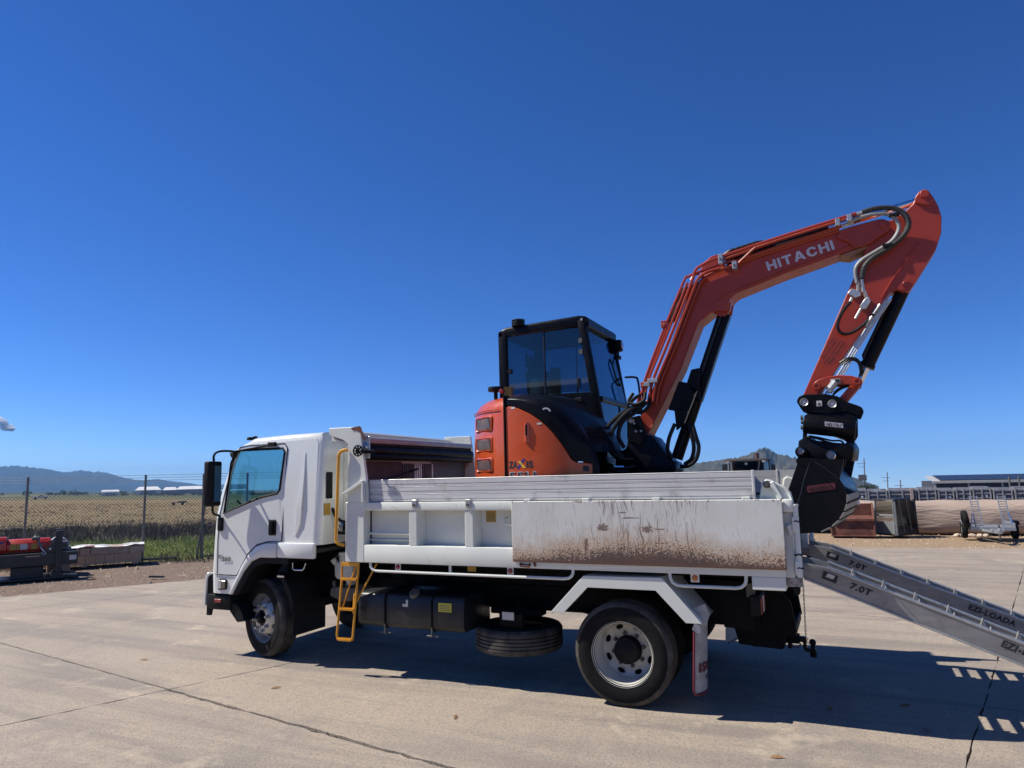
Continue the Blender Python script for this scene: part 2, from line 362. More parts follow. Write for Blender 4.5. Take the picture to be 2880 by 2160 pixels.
        bm.to_mesh(o.data); bm.free()
        return o
def mkobj(name, mat, parent=None, me=None):
    me = me or bpy.data.meshes.new(name); o = bpy.data.objects.new(name, me); C.objects.link(o)
    if mat is not None and not me.materials: me.materials.append(mat)
    if parent is not None: o.parent = parent; ORI[o.name] = ORI[parent.name]
    else: ORI[o.name] = Vector((0, 0, 0))
    return o
def thing(name, label, cat, loc=(0, 0, 0), group=None):
    o = bpy.data.objects.new(name, None); C.objects.link(o); o.location = loc; o.empty_display_size = .2
    ORI[o.name] = Vector(loc); tag(o, label, cat, group); return o
def tag(o, label, cat, group=None):
    o['label'] = label; o['category'] = cat
    if group: o['group'] = group
    return o
def struct(o, kind='structure'): o['kind'] = kind; return o
def copy_tree(o, parent=None, off=None):
    c = o.copy(); C.objects.link(c)
    if parent is not None: c.parent = parent
    if off is not None: c.location = Vector(o.location)+Vector(off)
    for ch in list(o.children): copy_tree(ch, c)
    return c
def pymesh(name, verts, faces, mat, parent=None):
    me = bpy.data.meshes.new(name); me.from_pydata(verts, [], faces); me.update()
    return mkobj(name, mat, parent, me)
def text(s, name, mat, parent, org, xd, upd, width, height, bold=.02, ext=.002, shear=0., fn=None):
    """flat lettering: lower-left corner at org, run along xd, letters towards upd, width and cap height in metres"""
    cu = bpy.data.curves.new(name, 'FONT'); cu.body = s; cu.size = 1; cu.offset = bold; cu.extrude = 0.; cu.space_character = 1.0+2.6*bold; cu.shear = shear; cu.resolution_u = 3
    tmp = bpy.data.objects.new('tmp', cu); C.objects.link(tmp)
    dg = bpy.context.evaluated_depsgraph_get(); dg.update()
    me = bpy.data.meshes.new_from_object(tmp.evaluated_get(dg)); bpy.data.objects.remove(tmp); bpy.data.curves.remove(cu)
    co = np.array([v.co[:] for v in me.vertices]); mn, mx = co.min(0), co.max(0)
    xd, upd, org = Vector(xd).normalized(), Vector(upd).normalized(), Vector(org); nn = xd.cross(upd).normalized()
    base = ORI[parent.name] if parent is not None else Vector((0, 0, 0))
    for v in me.vertices:
        a = (v.co.x-mn[0])/(mx[0]-mn[0])*width; h = (v.co.y-mn[1])/(mx[1]-mn[1])*height
        p = fn(a, h) if fn else org+xd*a+upd*h+nn*ext
        v.co = Vector(p)-base
    return mkobj(name, mat, parent, me)
def arc2(cx, cz, r, a0, a1, n):
    return [(cx+r*math.cos(rad(a0+(a1-a0)*i/n)), cz+r*math.sin(rad(a0+(a1-a0)*i/n))) for i in range(n+1)]
def smooth(pts, n=6):
    """Catmull-Rom through points"""
    P = [Vector(p) for p in pts]; P = [P[0]*2-P[1]]+P+[P[-1]*2-P[-2]]; out = []
    for i in range(1, len(P)-2):
        for k in range(n):
            t = k/n; a, b, c_, d = P[i-1], P[i], P[i+1], P[i+2]
            out.append(.5*((2*b)+(c_-a)*t+(2*a-5*b+4*c_-d)*t*t+(3*b-a-3*c_+d)*t**3))
    return out+[P[-2]]
# ================================================================== TRUCK
TR = thing('tipper_truck', 'white tipper truck with yellow ladder and rusty drop side carrying the orange excavator', 'truck', (-1.5, 1.15, 0))
def ys(z): return .10+.08*max(0., (z-1.6)/.85)
FAR = 2.30
prof = [(-3.30, 1.25, -1, 0), (-3.30, 2.36, -1, -.3), (-3.36, 2.46, -.6, -.8), (-3.9, 2.457, 0, -1), (-4.36, 2.44, .2, -1), (-4.62, 2.335, .7, -.7), (-4.70, 2.17, 1, -.3),
        (-4.80, 1.83, 1, 0), (-4.85, 1.55, 1, 0), (-4.87, 1.30, 1, 0), (-4.885, .94, 1, 0), (-4.87, .69, 1, 0), (-4.56, .69, 0, 0), (-4.47, .82, 0, 0), (-4.38, .98, 0, 0), (-4.28, 1.12, 0, 0), (-4.16, 1.22, 0, 0), (-4.02, 1.25, 0, 0)]
win = [(-4.68, 1.585), (-4.28, 1.72), (-4.12, 1.765), (-3.905, 1.80), (-3.875, 1.84), (-3.845, 2.26), (-3.875, 2.30), (-4.52, 2.30), (-4.60, 2.26), (-4.645, 2.16)]
def ringpts(d, e, far=False):
    out = []
    for x, z, a, b_ in prof:
        y = ys(z)+e; out.append((x+a*d, FAR-y if far else y, z+b_*d))
    return out
mb = MB()
R = [[mb.v(p) for p in ringpts(*a)] for a in ((.085, 0), (.055, .006), (.028, .022), (.008, .05), (0, .085))]
R += [[mb.v(p) for p in ringpts(d, e, True)] for d, e in ((0, .085), (.008, .05), (.028, .022), (.055, .006), (.085, 0))]
nP = len(prof)
for j in range(len(R)-1):
    for i in range(nP):
        k = (i+1) % nP
        if j == 4 and i in (5, 6, 7): continue            # windscreen opening
        if i in (12, 13, 14, 15, 16, 17) and 0 < j < 8: pass
        mb.face([R[j][i], R[j][k], R[j+1][k], R[j+1][i]])
cab = mb.build('cab_body', cabwhite, TR, angle=40)
outer0 = [(x+a*.085, z+b_*.085) for x, z, a, b_ in prof]
for far in (False, True):
    f = (lambda x, z: FAR-ys(z)) if far else (lambda x, z: ys(z))
    MB().fillholes(outer0, [win], 0, -.03 if far else .03, f).build('side_panel', cabwhite, cab)
    # door skin, its seam and the glass
    door = [(-3.815, 1.285), (-4.02, 1.275), (-4.17, 1.24), (-4.30, 1.14), (-4.40, .99), (-4.46, .90), (-4.76, .90), (-4.765, 1.3), (-4.745, 1.57), (-4.69, 1.85), (-4.61, 2.2), (-4.53, 2.335), (-4.40, 2.352), (-3.86, 2.352), (-3.815, 2.30)]
    off = -.006
    g = (lambda x, z: FAR-ys(z)+.006) if far else (lambda x, z: ys(z)-.006)
    dm = MB().fillholes(door, [win], 0, -.008 if far else .008, g).build('door', cabwhite, TR, bevel=.003)
    MB().tube([(x, g(x, z)+(.003 if not far else -.003), z) for x, z in door], .0075, 5, True).build('door_seal', blackm, dm)
    MB().tube([(x, g(x, z), z) for x, z in win], .014, 6, True).build('window_seal', blackm, dm)
    gl = MB(); gl.poly([(x, (FAR-ys(z)-.018 if far else ys(z)+.018), z) for x, z in win]); gl.build('door_window', truckglass, dm, recalc=False)
    s_ = 1 if not far else -1; q = lambda y: y if not far else FAR-y
    MB().prism([(-3.99, 1.345), (-3.905, 1.345), (-3.895, 1.36), (-3.895, 1.50), (-3.905, 1.515), (-3.99, 1.515), (-4.0, 1.5), (-4.0, 1.36)], q(.085), q(.10)).build('handle_recess', blackm, dm, bevel=.004)
    MB().prism([(-3.965, 1.37), (-3.93, 1.37), (-3.925, 1.5), (-3.955, 1.5)], q(.062), q(.088)).build('door_handle', black, dm, bevel=.006, seg=2)
    # skirt, white arch flare, black liner
    MB().prism([(-3.345, 1.107), (-3.855, 1.107), (-3.855, 1.272), (-3.345, 1.272)], q(.065), q(.12), taper=None).build('side_skirt', cabwhite, TR, bevel=.02, seg=2)
    MB().prism([(-3.862, 1.265), (-4.02, 1.262), (-4.16, 1.225), (-4.28, 1.125), (-4.38, .985), (-4.47, .825), (-4.555, .69), (-4.50, .69), (-4.42, .82), (-4.33, .95), (-4.22, 1.06), (-4.10, 1.105), (-3.862, 1.107)], q(.06), q(.14)).build('arch_flare', cabwhite, TR, bevel=.018, seg=2)
    MB().prism([(-3.70, 1.105), (-4.10, 1.104), (-4.22, 1.058), (-4.33, .948), (-4.42, .818), (-4.50, .69), (-4.42, .69), (-4.34, .80), (-4.26, .92), (-4.17, 1.01), (-4.06, 1.045), (-3.70, 1.045)], q(.075), q(.55)).build('arch_liner', blackm, TR, bevel=.008)
    MB().prism([(-3.885, .94), (-3.80, .93), (-3.70, .80), (-3.635, .62), (-3.62, .50), (-3.66, .50), (-3.70, .64), (-3.77, .79), (-3.85, .90)], q(.10), q(.55)).build('inner_guard', blackm, TR, bevel=.006)
    MB().box(-3.655, -3.635, min(q(.10), q(.62)), max(q(.10), q(.62)), .295, .60).build('front_mudflap', blackm, TR, bevel=.004)
    MB().prism([(-4.735, .73), (-4.62, .735), (-4.605, .75), (-4.605, .835), (-4.62, .85), (-4.735, .85)], q(.085), q(.11)).build('indicator_lamp', blackm, TR, bevel=.005)
    MB().prism([(-4.725, .745), (-4.68, .745), (-4.68, .838), (-4.725, .838)], q(.079), q(.09)).build('lamp_lens', clearlens, TR, bevel=.004)
    MB().prism([(-4.675, .745), (-4.62, .75), (-4.62, .832), (-4.675, .838)], q(.079), q(.09)).build('lamp_lens', M('smoked lens', (.12, .10, .09), .15, coat=.6) if not far else MATS['smoked lens'], TR, bevel=.004)
    MB().tube([(-4.80, q(.096), .905), (-4.47, q(.094), .905)], .005, 5).build('panel_crease', decal_g, TR)
    # rear quarter ridge
    qr = [(-3.57, 2.25), (-3.545, 2.24), (-3.54, 2.0), (-3.545, 1.7), (-3.555, 1.47), (-3.61, 1.355), (-3.635, 1.345), (-3.615, 1.60), (-3.60, 1.8), (-3.585, 2.0)]
    MB().fillholes(qr, [], 0, -.02 if far else .02, (lambda x, z: FAR-ys(z)+.006) if far else (lambda x, z: ys(z)-.006)).build('quarter_ridge', cabwhite, TR, bevel=.004)
    # mirror and arms
    MB(Matrix.Translation((-4.66, q(-.10), 1.925)) @ Matrix.Rotation(s_*rad(12), 4, 'Z')).prism([(-.045, -.10), (.03, -.11), (.055, -.06), (.055, .08), (.03, .11), (-.03, .10), (-.06, .05), (-.06, -.06)], -.25, .25, axis='z').build('wing_mirror', blackm, TR, bevel=.03, seg=3)
    mm = MB(Matrix.Translation((-4.66, q(-.10), 1.925)) @ Matrix.Rotation(s_*rad(12), 4, 'Z')); mm.poly([(.058, -.05, -.20), (.058, .07, -.20), (.058, .07, .20), (.058, -.05, .20)]); mm.build('mirror_glass', reflector, TR, recalc=False)
    MB().tube(smooth([(-4.66, q(-.09), 2.16), (-4.665, q(-.09), 2.24), (-4.655, q(-.04), 2.285), (-4.62, q(.06), 2.295), (-4.58, q(.15), 2.285)]), .013, 8).build('mirror_arm', blackm, TR)
    MB().tube(smooth([(-4.655, q(-.09), 1.69), (-4.66, q(-.09), 1.63), (-4.68, q(-.05), 1.585), (-4.71, q(.04), 1.565), (-4.725, q(.07), 1.545), (-4.725, q(.085), 1.50)]), .013, 8).build('mirror_arm', blackm, TR)
    MB().box(-4.765, -4.68, min(q(.07), q(.105)), max(q(.07), q(.105)), 1.385, 1.54).build('mirror_bracket', blackm, TR, bevel=.02, seg=2)
    MB().bar((-4.62, q(.14), 2.288), (-3.98, q(.150), 2.352), .035, .018).build('rain_visor', blackm, TR, bevel=.005)
    MB().box(-4.08, -3.97, min(q(.125), q(.16)), max(q(.125), q(.16)), 2.325, 2.375).build('visor_clip', blackm, TR, bevel=.006)
    MB().prism([(-4.66, 2.28), (-4.55, 2.285), (-4.57, 2.235), (-4.60, 2.20), (-4.64, 2.23)], q(.12), q(.17)).build('arm_bracket', blackm, TR, bevel=.01)
# lettering on the door
text('FRD', 'door_lettering', decal_g, TR, (-4.755, .088, 1.075), (1, 0, 0), (0, 0, 1), .075, .042, .03)
text('260', 'door_lettering', decal_g, TR, (-4.685, .088, 1.052), (1, 0, -.02), (0, 0, 1), .135, .05, .05)
# windscreen, roof marker, interior
ws = MB()
a = [ringpts(0, .085)[i] for i in (5, 6, 7, 8)]; b_ = [ringpts(0, .085, True)[i] for i in (5, 6, 7, 8)]
va, vb = [ws.v((x+.01, y, z)) for x, y, z in a], [ws.v((x+.01, y, z)) for x, y, z in b_]
for i in range(3): ws.face([va[i], va[i+1], vb[i+1], vb[i]])
ws.build('windscreen', truckglass, TR, recalc=False)
MB().cyl((-4.47, .25, 2.42), (-4.47, .25, 2.455), .04, .03).cyl((-4.42, .28, 2.43), (-4.42, .28, 2.465), .028).build('roof_marker', blackm, TR, bevel=.006)
MB().box(-4.78, -4.62, .16, 2.14, 1.3, 1.52).build('dashboard', interior, TR, bevel=.04, seg=2)
MB().box(-4.7, -3.4, .16, 2.14, 1.16, 1.2).build('cab_floor', interior, TR)
for y0 in (.25, .85, 1.5):
    st = MB().box(-4.1, -3.6, y0, y0+.5, 1.32, 1.46).build('cab_seat', seatm, TR, bevel=.04, seg=2)
    MB().prism([(-3.68, 1.44), (-3.55, 1.44), (-3.46, 2.02), (-3.56, 2.04)], y0+.02, y0+.48).build('seat_back', seatm, st, bevel=.04, seg=2)
sw = MB(Matrix.Translation((-4.33, 1.72, 1.72)) @ Matrix.Rotation(rad(-35), 4, 'Y'))
sw.tube([(.21*math.cos(2*math.pi*k/28), .21*math.sin(2*math.pi*k/28), 0) for k in range(28)], .014, 6, True)
sw.bar((-.2, 0, 0), (.2, 0, 0), .03, .02).bar((0, 0, 0), (0, -.2, 0), .03, .02, (1, 0, 0)).cyl((0, 0, .0), (0, 0, -.3), .03)
sw.build('steering_wheel', blackm, TR)
# back wall details
MB().box(-3.30, -3.286, .20, .30, 1.735, 2.02).build('rear_vent', blackm, TR, bevel=.006)
MB().box(-3.302, -3.294, .175, .27, 1.56, 1.685).build('yellow_sticker', stick_y, TR)
for y0, y1, z0, z1 in ((.50, .512, 1.45, 2.36), (.30, 2.0, 1.43, 1.445)):
    MB().box(-3.302, -3.285, y0, y1, z0, z1).build('wall_seam', cabwhite, TR, bevel=.004)
MB().tube(smooth([(-3.31, .30, 2.35), (-3.25, .42, 2.37), (-3.2, .6, 2.39), (-3.27, .8, 2.38)]), .006, 5).build('roof_cable', blackm, TR)
# front end
MB().box(-4.94, -4.56, .11, 2.19, .505, .672).build('front_bumper', blackm, TR, bevel=.02, seg=2)
MB().box(-4.80, -4.70, .10, .115, .585, .625).build('bumper_marker', redlens, TR, bevel=.003)
MB().prism([(-4.99, .54), (-4.965, .54), (-4.955, .84), (-4.925, .90), (-4.945, .91), (-4.98, .87)], .12, 2.18).build('underrun_plate', cabwhite, TR, bevel=.006)
MB().prism([(-4.965, .43), (-4.90, .43), (-4.86, .60), (-4.88, .90), (-4.955, .86)], .14, .17).prism([(-4.965, .43), (-4.90, .43), (-4.86, .60), (-4.88, .90), (-4.955, .86)], 2.13, 2.16).build('underrun_bracket', blackm, TR, bevel=.004)
MB().prism([(-4.56, .60), (-4.45, .56), (-4.36, .40), (-4.48, .38), (-4.60, .50)], .13, 2.17).build('lower_valance', blackm, TR, bevel=.01)
MB().box(-4.90, -4.865, .45, 1.85, .95, 1.25).build('front_grille', blackm, TR, bevel=.01)
for y in (.2, 1.8): MB().box(-4.91, -4.87, y, y+.3, .74, .9).build('headlight', clearlens, TR, bevel=.015, seg=2)
for y in (.7, 1.55): MB().tube([(-4.875, y, 1.53), (-4.86, y-.25, 1.72)], .01, 6).build('wiper', blackm, TR)

# chassis and running gear
ch = MB()
for y in (.72, 1.51): ch.box(-4.6, 1.05, y, y+.07, .60, .84)
for x in (-4.4, -3.2, -2.0, -.75, .75, 1.0): ch.box(x, x+.08, .75, 1.55, .64, .80)
ch.build('chassis_frame', chassis, TR, bevel=.006)
MB().box(-2.75, 1.08, .62, .70, .86, 1.10).box(-2.75, 1.08, 1.6, 1.68, .86, 1.10).box(-2.8, 1.08, .2, 2.1, 1.06, 1.105).build('tipper_subframe', chassis, TR, bevel=.005)
MB().box(-4.35, -3.45, .75, 1.55, .55, 1.15).build('engine_block', chassis, TR, bevel=.05)
MB().cyl((-3.5, 1.15, .72), (-.3, 1.15, .55), .05).build('drive_shaft', chassis, TR)
MB().cyl((-.75, 1.05, .92), (-2.0, 1.05, .70), .09).build('hoist_cylinder', chassis, TR)
MB().cyl((0, .3, .425), (0, 2.0, .425), .075).lathe([(0, -.2), (.14, -.16), (.2, 0), (.14, .16), (0, .2)], (0, 1.15, .425), (1, 0, 0), 20).build('rear_axle', chassis, TR)
MB().bar((-4.17, .45, .45), (-4.17, 1.85, .45), .10, .10).build('front_axle', chassis, TR, bevel=.01)
for xc, y in ((0, .62), (0, 1.6), (-4.17, .66), (-4.17, 1.56)):
    for k in range(4):
        MB().tube(smooth([(xc-.6+.1*k, y+.04, .64-.012*k), (xc, y+.04, .54-.035*k), (xc+.6-.1*k, y+.04, .64-.012*k)], 5), .02, 6).build('leaf_spring', chassis, TR)
# gap between cab and tray: reservoir, valves, air tank
MB().prism([(-3.275, .90), (-3.24, .87), (-3.13, .86), (-3.09, .80), (-3.05, .83), (-3.03, .93), (-3.03, 1.05), (-3.28, 1.05)], .32, .46).build('coolant_reservoir', bottle, TR, bevel=.02, seg=2)
MB().cyl((-3.19, .38, 1.05), (-3.19, .38, 1.13), .05).cyl((-3.19, .38, 1.12), (-3.19, .38, 1.15), .06).build('reservoir_neck', bottle, TR)
MB().cyl((-3.285, .36, 1.03), (-3.31, .34, 1.08), .03).build('reservoir_spout', bottle, TR)
MB().tube(smooth([(-3.30, .38, 1.10), (-3.1, .36, 1.09), (-2.98, .36, 1.085)]), .012, 6).box(-3.06, -2.92, .36, .44, 1.05, 1.10).build('reservoir_bracket', castm, TR)
MB().tube(smooth([(-3.29, .30, 1.63), (-3.25, .31, 1.54), (-3.17, .34, 1.48), (-3.0, .4, 1.47)]), .016, 6).tube(smooth([(-3.2, .35, 1.47), (-3.12, .36, 1.42), (-3.0, .38, 1.40)]), .02, 6).box(-3.28, -2.96, .33, .40, 1.345, 1.375).box(-3.2, -3.02, .36, .5, 1.38, 1.48).build('gear_linkage', blackm, TR)
MB().tube(smooth([(-3.22, .34, 1.40), (-3.235, .33, 1.45), (-3.20, .33, 1.49), (-3.17, .33, 1.44)]), .009, 6).build('linkage_clip', steel, TR)
MB().prism([(-3.38, .68), (-3.38, .75), (-3.34, .78), (-3.1, .78), (-2.98, .76), (-3.0, .70), (-3.10, .64), (-3.22, .63)], .38, .62).cyl((-3.34, .42, .74), (-3.36, .42, .84), .02).cyl((-3.18, .42, .74), (-3.17, .42, .84), .02).build('battery_isolator', castm, TR, bevel=.01)
MB().tube([(-3.66, .105, 1.06), (-3.66, .105, .995), (-3.64, .105, .985), (-3.53, .105, .985), (-3.505, .105, 1.0), (-3.48, .105, 1.06)], .008, 6).build('step_hoop', steel, TR)
MB().box(-3.87, -3.775, .098, .12, .90, .918).build('step_edge', steel, TR)
MB().box(-3.5, -2.95, .9, 1.5, .55, 1.2).build('gearbox', chassis, TR, bevel=.04)

# wheels -----------------------------------------------------------
def tyre_prof(wd=.24, r=.425):
    h = wd/2; p = [(.245, -h*.78), (.262, -h*.92), (.31, -h*1.0), (.36, -h*1.0), (.40, -h*.9), (r-.006, -h*.76), (r, -h*.66)]
    for g in (-.42, -.14, .14, .42): p += [(r, h*(g-.05)), (r-.014, h*(g-.035)), (r-.014, h*(g+.035)), (r, h*(g+.05))]
    p += [(r, h*.66), (r-.006, h*.76), (.40, h*.9), (.385, h*.955), (.382, h*.94), (.36, h*1.0), (.31, h*1.0), (.262, h*.92), (.245, h*.78)]
    return p
def dust(o, c0, ax):
    o.data.materials.append(dusty); b = ORI[o.name]
    for p in o.data.polygons:
        q_ = p.center+b-c0; q_ = q_-ax*q_.dot(ax)
        if q_.length > .388: p.material_index = 1
    return o
def holes(o, cut):
    cutm = cut.build('cutter', None); md = o.modifiers.new('b', 'BOOLEAN'); md.object = cutm; md.operation = 'DIFFERENCE'; md.solver = 'EXACT'
    dg = bpy.context.evaluated_depsgraph_get(); dg.update(); me = bpy.data.meshes.new_from_object(o.evaluated_get(dg))
    o.modifiers.clear(); o.data = me; bpy.data.objects.remove(cutm)
def wheel(cx, cy, out, kind, steer=0., nm='wheel'):
    """cy = outer face; out = -1 near side, +1 far side"""
    ax = Vector((0, out, 0)); ax.rotate(Matrix.Rotation(steer, 3, 'Z'))
    c0 = Vector((cx, cy, .425))-ax*.12; ref = Vector((0, 0, 1))
    ty = dust(MB().lathe(tyre_prof(), c0, ax, 56, ref=ref).build(nm, rubber, TR, angle=30), c0, ax)
    if kind == 'rear':
        pr = [(.268, .098), (.275, .108), (.266, .112), (.250, .10), (.243, .06), (.236, 0), (.232, -.06), (.222, -.085), (.195, -.098), (.150, -.10), (.09, -.10), (.09, -.112), (.15, -.112), (.2, -.11), (.23, -.10), (.246, -.06), (.252, 0), (.258, .06)]
    else:
        pr = [(.268, .098), (.275, .108), (.266, .112), (.250, .10), (.244, .06), (.238, .02), (.222, .03), (.19, .085), (.155, .112), (.13, .118), (.08, .118), (.08, .106), (.13, .106), (.15, .10), (.18, .075), (.21, .02), (.24, .0), (.256, .05)]
    rim = MB(); rim.lathe(pr+[pr[0]], c0, ax, 56, ref=ref)
    rim = rim.build('rim', rimwhite if kind == 'rear' else chromish, ty, angle=30)
    e1 = ref; e2 = ax.cross(e1); cut = MB(); n8 = 8 if kind == 'rear' else 8
    for k in range(n8):
        t = 2*math.pi*(k+.5)/n8; rr = .196 if kind == 'rear' else .205; hh = -.10 if kind == 'rear' else .05
        p = c0+(e1*math.cos(t)+e2*math.sin(t))*rr+ax*hh; tang = -e1*math.sin(t)+e2*math.cos(t); radv = e1*math.cos(t)+e2*math.sin(t)
        ring = [[cut.v(p+tang*.034*math.cos(2*math.pi*j/14)+radv*.02*math.sin(2*math.pi*j/14)+ax*q) for j in range(14)] for q in (-.08, .08)]
        cut.face(ring[0]); cut.face(ring[1][::-1])
        for j in range(14): cut.face([ring[0][j], ring[0][(j+1) % 14], ring[1][(j+1) % 14], ring[1][j]])
    holes(rim, cut)
    hd = -.10 if kind == 'rear' else .118
    for k in range(8):
        t = 2*math.pi*k/8+.2; p = c0+(e1*math.cos(t)+e2*math.sin(t))*.137+ax*hd
        if kind == 'rear': MB().cyl(p, p+ax*.022, .018, n=6).cyl(p, p+ax*.036, .011, n=8).build('wheel_nut', castm, ty)
        else: MB().cyl(p, p+ax*.008, .024, n=12).cyl(p, p+ax*.036, .019, .016, n=6).build('wheel_nut', zinc, ty)
    if kind == 'rear':
        MB().lathe([(0, .0), (.07, .0), (.08, -.008), (.104, -.012), (.108, -.02), (.108, -.10), (.118, -.10)], c0+ax*.01, ax, 32, ref=ref).build('hub', blackm, ty, angle=40)
    else:
        MB().lathe([(0, .17), (.04, .168), (.055, .155), (.06, .12), (.088, .118), (.088, .11)], c0, ax, 28, ref=ref).build('hub', black, ty, angle=40)
    MB().lathe([(0, -.09), (.20, -.09), (.21, -.2), (0, -.2)] if kind != 'rear' else [(0, -.13), (.22, -.13), (.22, -.2), (0, -.2)], c0, ax, 24, ref=ref).build('brake_drum', chassis, ty)
    return ty
chromish = M('polished rim', (.60, .585, .55), .3, .45, var=.15, scale=7, dirt=(.35, .32, .28), dirt_amt=.22, dirt_scale=9)
wheel(0, 0, -1, 'rear'); wheel(0, 2.3, 1, 'rear')
for y in (.27, 2.03-.24): MB().lathe(tyre_prof(), (0, y+.12, .425), (0, -1, 0), 48, ref=(0, 0, 1)).build('wheel', rubber, TR, angle=30)
wheel(-4.22, .24, -1, 'front', rad(-17)); wheel(-4.22, 2.06, 1, 'front', rad(-17))
# spare wheel lying flat
sp = dust(MB().lathe(tyre_prof(.235, .42), (-1.17, .5, .40), (0, 0, 1), 64).build('spare_wheel', rubber, TR, angle=30), Vector((-1.17, .5, .40)), Vector((0, 0, 1)))
MB().lathe([(.26, .06), (.24, .04), (.2, .03), (.1, .05), (0, .05)], (-1.17, .5, .40), (0, 0, 1), 32).build('rim', tankm, sp)
MB().cyl((-1.17, .5, .42), (-1.17, .5, .72), .03).box(-1.45, -.9, .44, .56, .60, .66).box(-1.24, -1.0, .2, .26, .53, .66).build('spare_carrier', chassis, TR, bevel=.01)
MB().box(-1.20, -1.08, .192, .198, .60, .67).build('white_tag', labelw, TR)
# fuel tank
tp = [(.05, .52), (.05, .75), (.07, .79), (.11, .81), (.55, .81), (.60, .77), (.60, .52), (.57, .48), (.09, .475)]
tk = MB().prism(tp, -2.75, -1.53, 'x').build('fuel_tank', tankm, TR, bevel=.012, seg=2)
for x in (-2.42, -1.88): MB().tube([(x, y-.003 if y < .3 else y+.003, z) for y, z in tp], .012, 6, True).build('tank_strap', chassis, tk); MB().tube([(x-.06, .06, .43), (x+.06, .06, .43)], .008, 6).tube([(x, .05, .70), (x, .05, .42)], .008, 6).build('strap_bolt', castm, tk)
MB().lathe([(.0, .035), (.05, .035), (.055, .0), (.055, -.03)], (-2.10, .10, .80), (0, -.55, .83), 18).build('tank_cap', castm, tk)
MB().box(-1.80, -1.66, .040, .047, .665, .745).build('yellow_label', stick_y2, tk)
for i in range(4): MB().box(-1.79, -1.67, .0385, .0405, .676+i*.016, .683+i*.016).build('label_print', decal_g, tk)
MB().prism([(-2.21, .69), (-2.15, .69), (-2.15, .755), (-2.17, .755), (-2.17, .715), (-2.21, .715)], .043, .05).build('white_bracket', labelw, tk)

